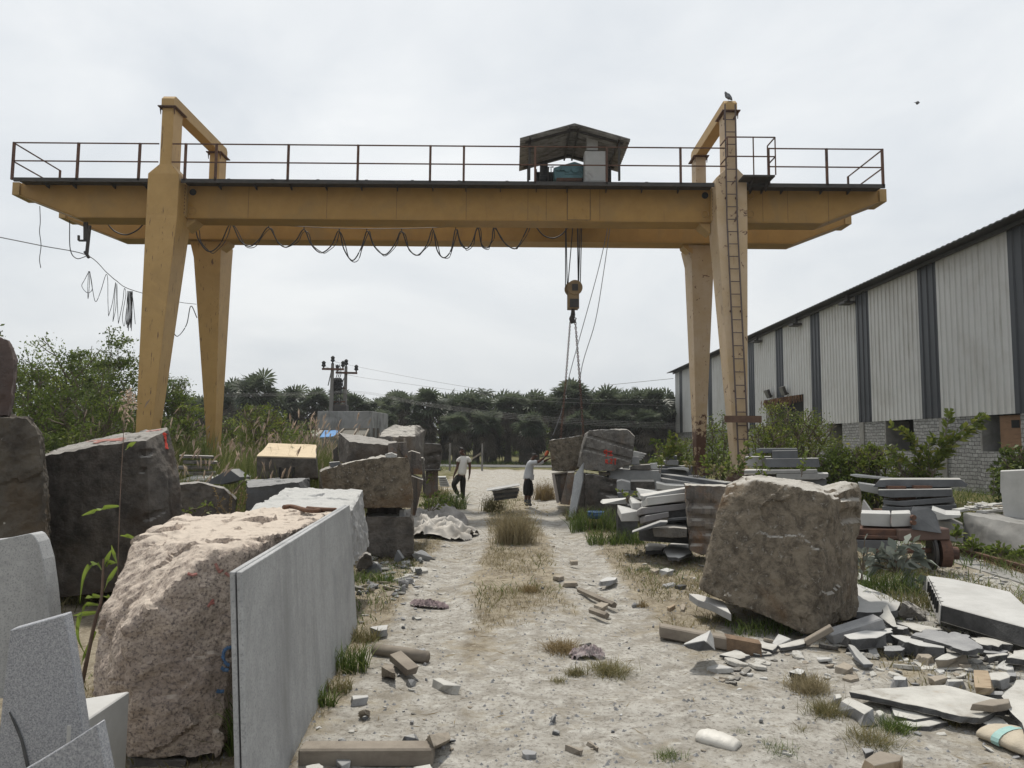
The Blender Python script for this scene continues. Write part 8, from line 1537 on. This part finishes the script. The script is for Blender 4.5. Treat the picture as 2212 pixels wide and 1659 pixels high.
for k, pts, lab, mm in (('b6', ((690, 1590), (790, 1578), (815, 1600), (740, 1640)), 'grey triangular stone lying in front of the crosswise beam', 'greyshale'), ('b6', ((635, 1495), (710, 1495), (715, 1515), (640, 1520)), 'small stone lying on top of the crosswise beam', 'greyshale'), ('b6', ((450, 1640), (560, 1620), (590, 1640), (560, 1680), (450, 1680)), 'pale stone at the bottom edge left of the triangular stone', 'shale'), ('b6', ((820, 1075), (950, 1072), (958, 1085), (830, 1105)), 'white flat stone in the grass by the leaning slab', 'white'), ('b6', ((1470, 940), (1530, 930), (1700, 995), (1560, 990)), 'grey flat stone half buried in the drive dust', 'shale'), ('b6', ((1310, 1650), (1450, 1625), (1470, 1655), (1400, 1690)), 'flat pale stone at the very bottom of the drive', 'shale'),
                      ('b6', ((960, 525), (1110, 505), (1100, 545), (1040, 555)), 'white tile lying at the edge of the drive left', 'white'), ('b6', ((1320, 715), (1400, 690), (1410, 705), (1360, 725)), 'grey wedge chip right of the log', 'greyshale'), ('b7', ((755, 1110 - 765), (815, 1085 - 765), (875, 1100 - 765), (825, 1135 - 765)), 'squared pale block end beside the drive plank', 'tan'), ('b3', ((430, 1315), (470, 1307), (515, 1315), (480, 1325)), 'squared grey cube stone lying in mid drive', 'tan'), ('b3', ((515, 1355), (610, 1355), (622, 1370), (520, 1372)), 'brown flat stone right of the cube stone in mid drive', 'tan'), ('b3', ((805, 1350), (860, 1322), (940, 1325), (925, 1345), (815, 1360)), 'light broken slab piece on the right wheel track', 'white'),
                      ('b3', ((1205, 1260), (1260, 1248), (1285, 1262), (1240, 1280)), 'left of two squared stones in the grass beyond the wheel track', 'tan'), ('b3', ((1285, 1265), (1340, 1248), (1400, 1265), (1350, 1282)), 'right of two squared stones in the grass beyond the wheel track', 'white'), ('b3', ((1310, 1380), (1390, 1362), (1415, 1375), (1340, 1400)), 'grey slab chip beside the dark cube near the huge boulder', 'greyshale'), ('b3', ((1405, 1390), (1460, 1380), (1505, 1388), (1450, 1400)), 'dark cube stone near the left corner of the huge boulder', 'sidest'), ('b3', ((565, 1185), (625, 1185), (628, 1195), (570, 1198)), 'small brown block on the drive before the dry clump', 'tan'),
                      ('b7', ((1345, 360), (1400, 340), (1412, 345), (1360, 375)), 'short wood scrap left of the jammed slab', 'wood_tan'), ('b7', ((1450, 350), (1470, 330), (1490, 345), (1480, 385), (1455, 380)), 'small tan stone left of the jammed slab', 'tan'), ('b7', ((1510, 1190), (1580, 1185), (1590, 1200), (1520, 1210)), 'dark flat chip lying alone in the foreground dust', 'greyshale'), ('b7', ((640, 665), (700, 655), (735, 650), (720, 672), (660, 678)), 'black sliver lying alone in mid foreground', 'black'), ('b7', ((175, 1520), (220, 1508), (295, 1530), (280, 1550), (200, 1550)), 'dark stone at the bottom of the drive left of centre', 'greyshale'), ('b7', ((525, 1470), (560, 1470), (670, 1510), (640, 1520)), 'curved bark sliver at the bottom of the drive', 'wood'), ('b7', ((705, 1445), (725, 1440), (795, 1495), (775, 1500)), 'short stick-like wood scrap at the bottom of the drive', 'wood')):
    th = .035 if mm in ('wood', 'wood_tan', 'black') else .06
    if 'cube' in lab or 'squared' in lab: th = .13 if k == 'b3' else .06
    ww = (gp(k, *pts[0]) - gp(k, *pts[2])).length; th = min(th, .38 * ww)
    S(lab, k, pts, th, th, mm, mm if mm != 'white' else 'greyshale', 2, .006, len(lab), 'wood_scrap' if mm.startswith('wood') else 'stone_chunk', 'wood' if mm.startswith('wood') else 'stone')
for pts, lab in ((((635, 1425), (800, 1500), (920, 1550)), 'long splintered plank lying diagonally in mid drive'), (((730, 1590), (860, 1635)), 'short brown plank below the long splintered plank')):
    b = MB(); b.tube([gp('b3', x, y, .03) for x, y in pts], .035, 5); tag(b.build('wood_scrap', M['wood'], None), lab, 'wood')
# tarpaulin heap by the left boulders
def cloth(name, label, cat, c, wx_, wy_, hz, m, seed, fold=1.7, n=44, flat=.2):
    vs_ = []; 
    for j in range(n + 1):
        for i in range(n + 1):
            u, v = i / n * 2 - 1, j / n * 2 - 1; r = math.sqrt(u * u + v * v); ed = max(0, 1 - r * r * .75); rd = 0; p = Vector((u * fold + seed, v * fold, seed)); q = p + noise.noise_vector(p * 1.3) * .7
            z = hz * (ed ** .7) * (flat + .55 * (1 - min(1, 2.3 * abs(noise.noise(q)))) + .22 * (1 - min(1, 2.3 * abs(noise.noise(q * 2.4)))) + .3 * noise.noise(q * .7)) ; k = 1 + .25 * noise.noise((u * 1.5 + seed, v * 1.5, 3))
            x_ = c.x + u * wx_ * k; y_ = c.y + v * wy_ * k; vs_.append((x_, y_, gh(x_, y_) + z + .01 - .02 * (r > 1.1)))
    fs_ = [(j * (n + 1) + i, j * (n + 1) + i + 1, (j + 1) * (n + 1) + i + 1, (j + 1) * (n + 1) + i) for j in range(n) for i in range(n) if ((i / n * 2 - 1) ** 2 + (j / n * 2 - 1) ** 2) < 1.25 + .5 * noise.noise((i * .2 + seed, j * .2, 1))]
    b = MB(); b.add(vs_, fs_); o_ = b.build(name, m, None, smooth=True)
    bm_ = bmesh.new(); bm_.from_mesh(o_.data); bmesh.ops.delete(bm_, geom=[v for v in bm_.verts if not v.link_faces], context='VERTS'); bm_.to_mesh(o_.data); bm_.free(); return tag(o_, label, cat)
M['tarp'] = mat('dirty_white_sheet', ((.48, .455, .42), (.36, .335, .30)), 3, .7, .15, 20, stain=((.22, .195, .165), 1.8, .54, .7))
cloth('tarpaulin', 'crumpled dirty white plastic sheet heaped beside the left stones', 'tarpaulin', gp('b2', 1490, 985), .78, .55, .42, M['tarp'], 3.1)
cloth('tarpaulin', 'greyer crumpled sheet lying just behind the white one', 'tarpaulin', gp('b2', 1480, 880), .75, .45, .42, mat('grey_plastic_sheet', ((.36, .34, .32), (.25, .235, .22)), 3, .7, .15, 20, stain=((.18, .165, .15), 1.8, .54, .7)), 8.4)
cloth('rag', 'frayed grey pink rag lying in the foreground dust', 'rag', gp('b7', 705, 760), .14, .09, .11, mat('frayed_rag', ((.25, .19, .20), (.34, .31, .30)), 24, .95, .5, 60), 1.7, 6, 40)
cloth('rag', 'small mauve scrap of rag at the left side of the drive', 'rag', gp('b2', 1440, 1540), .2, .08, .1, mat('mauve_rag', ((.26, .20, .21), (.16, .13, .13)), 20, .95, .5, 60), 5.2, 6, 30)
# wrapped bundle and cement sack
def bag(name, label, cat, path, rad, m, ridges=14, amp=.06, seed=1):
    P_ = smooth_path(path, 10); rings = []; n = len(P_); ax = (P_[-1] - P_[0]).normalized(); s_ = ax.cross(Vector((0, 0, 1))).normalized()
    for i, p in enumerate(P_):
        t = i / (n - 1); r = rad * (math.sin(math.pi * (.06 + .88 * t)) ** .22) * (1 + amp * math.sin(t * ridges * 6.28)); rings.append([p + s_ * math.cos(a) * r * (1 + .06 * noise.noise((t * 6, a, seed))) + Vector((0, 0, 1)) * (max(-.6, math.sin(a)) * r * .62 + r * .38) for a in np.linspace(0, 2 * math.pi, 19)[:-1]])
    b = MB(); b.loft(rings); return tag(b.build(name, m, None, smooth=True), label, cat)
bag('wrapped_bundle', 'white plastic-wrapped roll lying on the dust at the bottom', 'bundle', [gp('b7', 1600, 1430), gp('b7', 1720, 1465), gp('b7', 1920, 1525)], .075, mat('clear_wrap', ((.55, .53, .49), (.47, .45, .41)), 6, .45, .3, 30, spec=.4), 5, .025)
sk = bag('cement_sack', 'cream woven sack with a teal band lying at the bottom right corner', 'sack', [gp('b8', 1920, 1400), gp('b8', 2060, 1440), gp('b8', 2210, 1500), gp('b8', 2330, 1560)], .15, mat('woven_sack', ((.44, .39, .31), (.36, .315, .245)), 6, .85, .3, 60, stain=((.33, .28, .21), 2.5, .54, .7)), 3, .02, 4)
sk.scale = (1, 1, .62)
P_ = [gp('b8', 2085, 1452), gp('b8', 2150, 1478)]; ax = (P_[1] - P_[0]).normalized(); s_ = ax.cross(Vector((0, 0, 1))).normalized()
b = MB(); b.loft([[p + s_ * math.cos(a) * .152 + Vector((0, 0, 1)) * (max(-.6, math.sin(a)) * .096 + .057) for a in np.linspace(0, 2 * math.pi, 19)[:-1]] for p in P_], False); b.build('teal_band', mat('teal_print', ((.22, .38, .37), (.34, .46, .42)), 8, .8, .1), sk)
# ------------------------------------------------------------------ loose rubble, every stone an object
rn = random.Random(5)
def chunk_mesh(i, flat):
    bm_ = bmesh.new(); r2 = random.Random(40 + i)
    pts = []
    for _ in range(14 if not flat else 11):
        a = r2.uniform(0, 6.28); el = r2.uniform(-1.2, 1.4); p = Vector((math.cos(a) * math.cos(el), math.sin(a) * math.cos(el) * r2.uniform(.6, .9), math.sin(el) * .7)); pts.append(p * r2.uniform(.75, 1))
    if flat: pts = [Vector((p.x, p.y, (.13 if k % 2 else -.13))) for k, p in enumerate(pts)] + [Vector((p.x * .97, p.y * .97, (-.13 if k % 2 else .13))) for k, p in enumerate(pts)]
    hullmesh(bm_, pts); bmesh.ops.bevel(bm_, geom=bm_.edges[:], offset=.03, segments=1, affect='EDGES'); m_ = bpy.data.meshes.new('rubble_stone'); bm_.to_mesh(m_); bm_.free(); return m_
mats_ = [M['greyshale'], M['shale'], M['tan'], M['slate'], M['white'], M['greyst']]
protoR = []
for i in range(16):
    m_ = chunk_mesh(i, i % 3 != 0); mt = mats_[i % 6]; m_.materials.append(mt); protoR.append(m_)
def stone(x, y, s, kind, label, group, flat=None, rz=None):
    m_ = protoR[kind]; o_ = bpy.data.objects.new('stone_chip', m_); COL.objects.link(o_); o_.location = (x, y, gh(x, y) + s * (.10 if kind % 3 else .33)); o_.rotation_euler = (rn.uniform(-.25, .25), rn.uniform(-.25, .25), rn.uniform(0, 6.28) if rz is None else rz); o_.scale = (s, s * rn.uniform(.6, 1), s * rn.uniform(.6, 1.1)); tag(o_, label, 'stone', group)
# shale chips beside the boulder and along the slabs
def field(n, fn, smin, smax, label, group):
    c = 0
    while c < n:
        p = fn()
        if p is None: continue
        stone(p[0], p[1], smin + (smax - smin) * rn.random() ** 2.2, rn.randrange(16) if 'shale' not in label else rn.choice((1, 2, 4, 5, 7, 8, 10, 11, 13)), label, group); c += 1
def reg(k, x0, x1, y0, y1, cond=lambda x, y: True):
    def f():
        x, y = rn.uniform(x0, x1), rn.uniform(y0, y1)
        if not cond(x, y): return None
        return gp(k, x, y)
    return f
field(110, reg('b8', -300, 2212, 560, 1000, lambda x, y: x > 300 or y > 640), .05, .17, 'loose broken stone chip in the shale heap below the huge boulder', 'stone chips of the shale heap')
field(75, reg('b2', 850, 1420, 1170, 1480, lambda x, y: x - 850 < 600 - (y - 1170) * .6), .04, .2, 'grey rubble stone below the left stack of blocks', 'rubble by the left blocks')
field(70, reg('D', 800, 1700, 1130, 1640, lambda x, y: x > 780 + (1640 - y) * .05), .012, .045, 'small stone lying loose on the dusty drive', 'stones on the drive')
field(36, reg('D', 640, 960, 1250, 1650, lambda x, y: x > 810 - (y - 1350) * .55), .015, .06, 'small stone in the dry grass beside the leaning slab', 'stones beside the leaning slab')
field(30, reg('D', 1180, 1520, 1150, 1330), .02, .08, 'stone lying in the litter between drive and slab pile', 'stones before the slab pile')
def onblock():
    q = V('c2', rn.uniform(1520, 1960), 800, 12.6 + 1.2 * rn.random()); return q
for i in range(34):
    q = onblock(); o_ = bpy.data.objects.new('stone_chip', protoR[rn.choice([1, 2, 4, 7, 8, 10, 13])]); COL.objects.link(o_); s_ = rn.uniform(.05, .16); o_.location = (q.x, q.y, V('c2', 1560, 778, 12.2).z + .02 + rn.random() * .05); o_.rotation_euler = (rn.uniform(-.3, .3), rn.uniform(-.3, .3), rn.uniform(0, 6)); o_.scale = (s_, s_ * .7, s_ * .5); tag(o_, 'flat slate chip heaped on the long concrete block', 'stone', 'chips on the concrete block')
# fine gravel (uncountable)
gvx = []; gff = []; n = 11000; k = 0
while len(gvx) < n * 5:
    x, y = rn.uniform(-2.6, 5.5), 3.7 + 12 * rn.random() ** 1.6
    if rn.random() > .35 + .65 * max(stoneyard(x, y), cl(x + 3, y, 1.3) * .6): continue
    s_ = .004 + .016 * rn.random() ** 2.5; z = gh(x, y); a = rn.uniform(0, 6.28); b0 = len(gvx)
    for j in range(4): gvx.append((x + s_ * math.cos(a + j * 1.57 + rn.uniform(-.3, .3)), y + s_ * math.sin(a + j * 1.57) * rn.uniform(.6, 1), z - .002))
    gvx.append((x + rn.uniform(-.3, .3) * s_, y, z + s_ * rn.uniform(.5, 1)))
    gff += [(b0 + j, b0 + (j + 1) % 4, b0 + 4) for j in range(4)]
g_ = MB(); g_.v = gvx; g_.f = gff; tag(g_.build('gravel', M['greyshale'], None), kind='stuff')

# small flat flakes littering the heap and the foot of the stacks (uncountable)
fv = []; ff = []
def flake(x, y, s_):
    z = gh(x, y) + rn.uniform(0, .012); a0 = rn.uniform(0, 6.28); m_ = rn.choice((4, 5, 5, 6)); b0 = len(fv); tx, ty = rn.gauss(0, .16), rn.gauss(0, .16); th = s_ * rn.uniform(.12, .3)
    ring_ = [(s_ * rn.uniform(.6, 1) * math.cos(a0 + j * 6.283 / m_), s_ * rn.uniform(.4, .9) * math.sin(a0 + j * 6.283 / m_)) for j in range(m_)]
    for dz in (th, 0):
        for px, py in ring_: fv.append((x + px, y + py, z + dz + px * tx + py * ty))
    ff.append(tuple(range(b0, b0 + m_)))
    for j in range(m_): k = (j + 1) % m_; ff.append((b0 + k, b0 + j, b0 + m_ + j, b0 + m_ + k))
c = 0
while c < 2600:
    x, y = rn.uniform(-2.4, 7.5), rn.uniform(3.8, 13)
    wgt = stoneyard(x, y) * (1 if y > 5.2 or x > 1.6 else .25) + .35 * (1 - sstep(-1.4, -.7, x)) * sstep(6.5, 8, y) + .25 * sstep(1.4, 2.4, x) * sstep(8, 9, y)
    if rn.random() < wgt: flake(x, y, .012 + .045 * rn.random() ** 2); c += 1
g_ = MB(); g_.v = fv; g_.f = ff; fo = g_.build('stone_debris', M['shale'], None); tag(fo, kind='stuff'); fo.data.materials.append(M['greyshale']); fo.data.polygons.foreach_set('material_index', [(hash((int(p.center.x * 40), int(p.center.y * 40))) // 3) % 2 for p in fo.data.polygons])
# ------------------------------------------------------------------ haze in the air over the yard
hz = MB(); hz.box((-110, -14, -1.5), (75, 100, 16)); hm = bpy.data.materials.new('thin_haze'); hm.use_nodes = True; t = hm.node_tree; t.nodes.clear()
vo = t.nodes.new('ShaderNodeVolumePrincipled'); vo.inputs['Color'].default_value = (.9, .93, .96, 1); vo.inputs['Density'].default_value = .00055; vo.inputs['Anisotropy'].default_value = .3
ou = t.nodes.new('ShaderNodeOutputMaterial'); t.links.new(vo.outputs[0], ou.inputs['Volume']); tag(hz.build('haze', hm), kind='stuff')
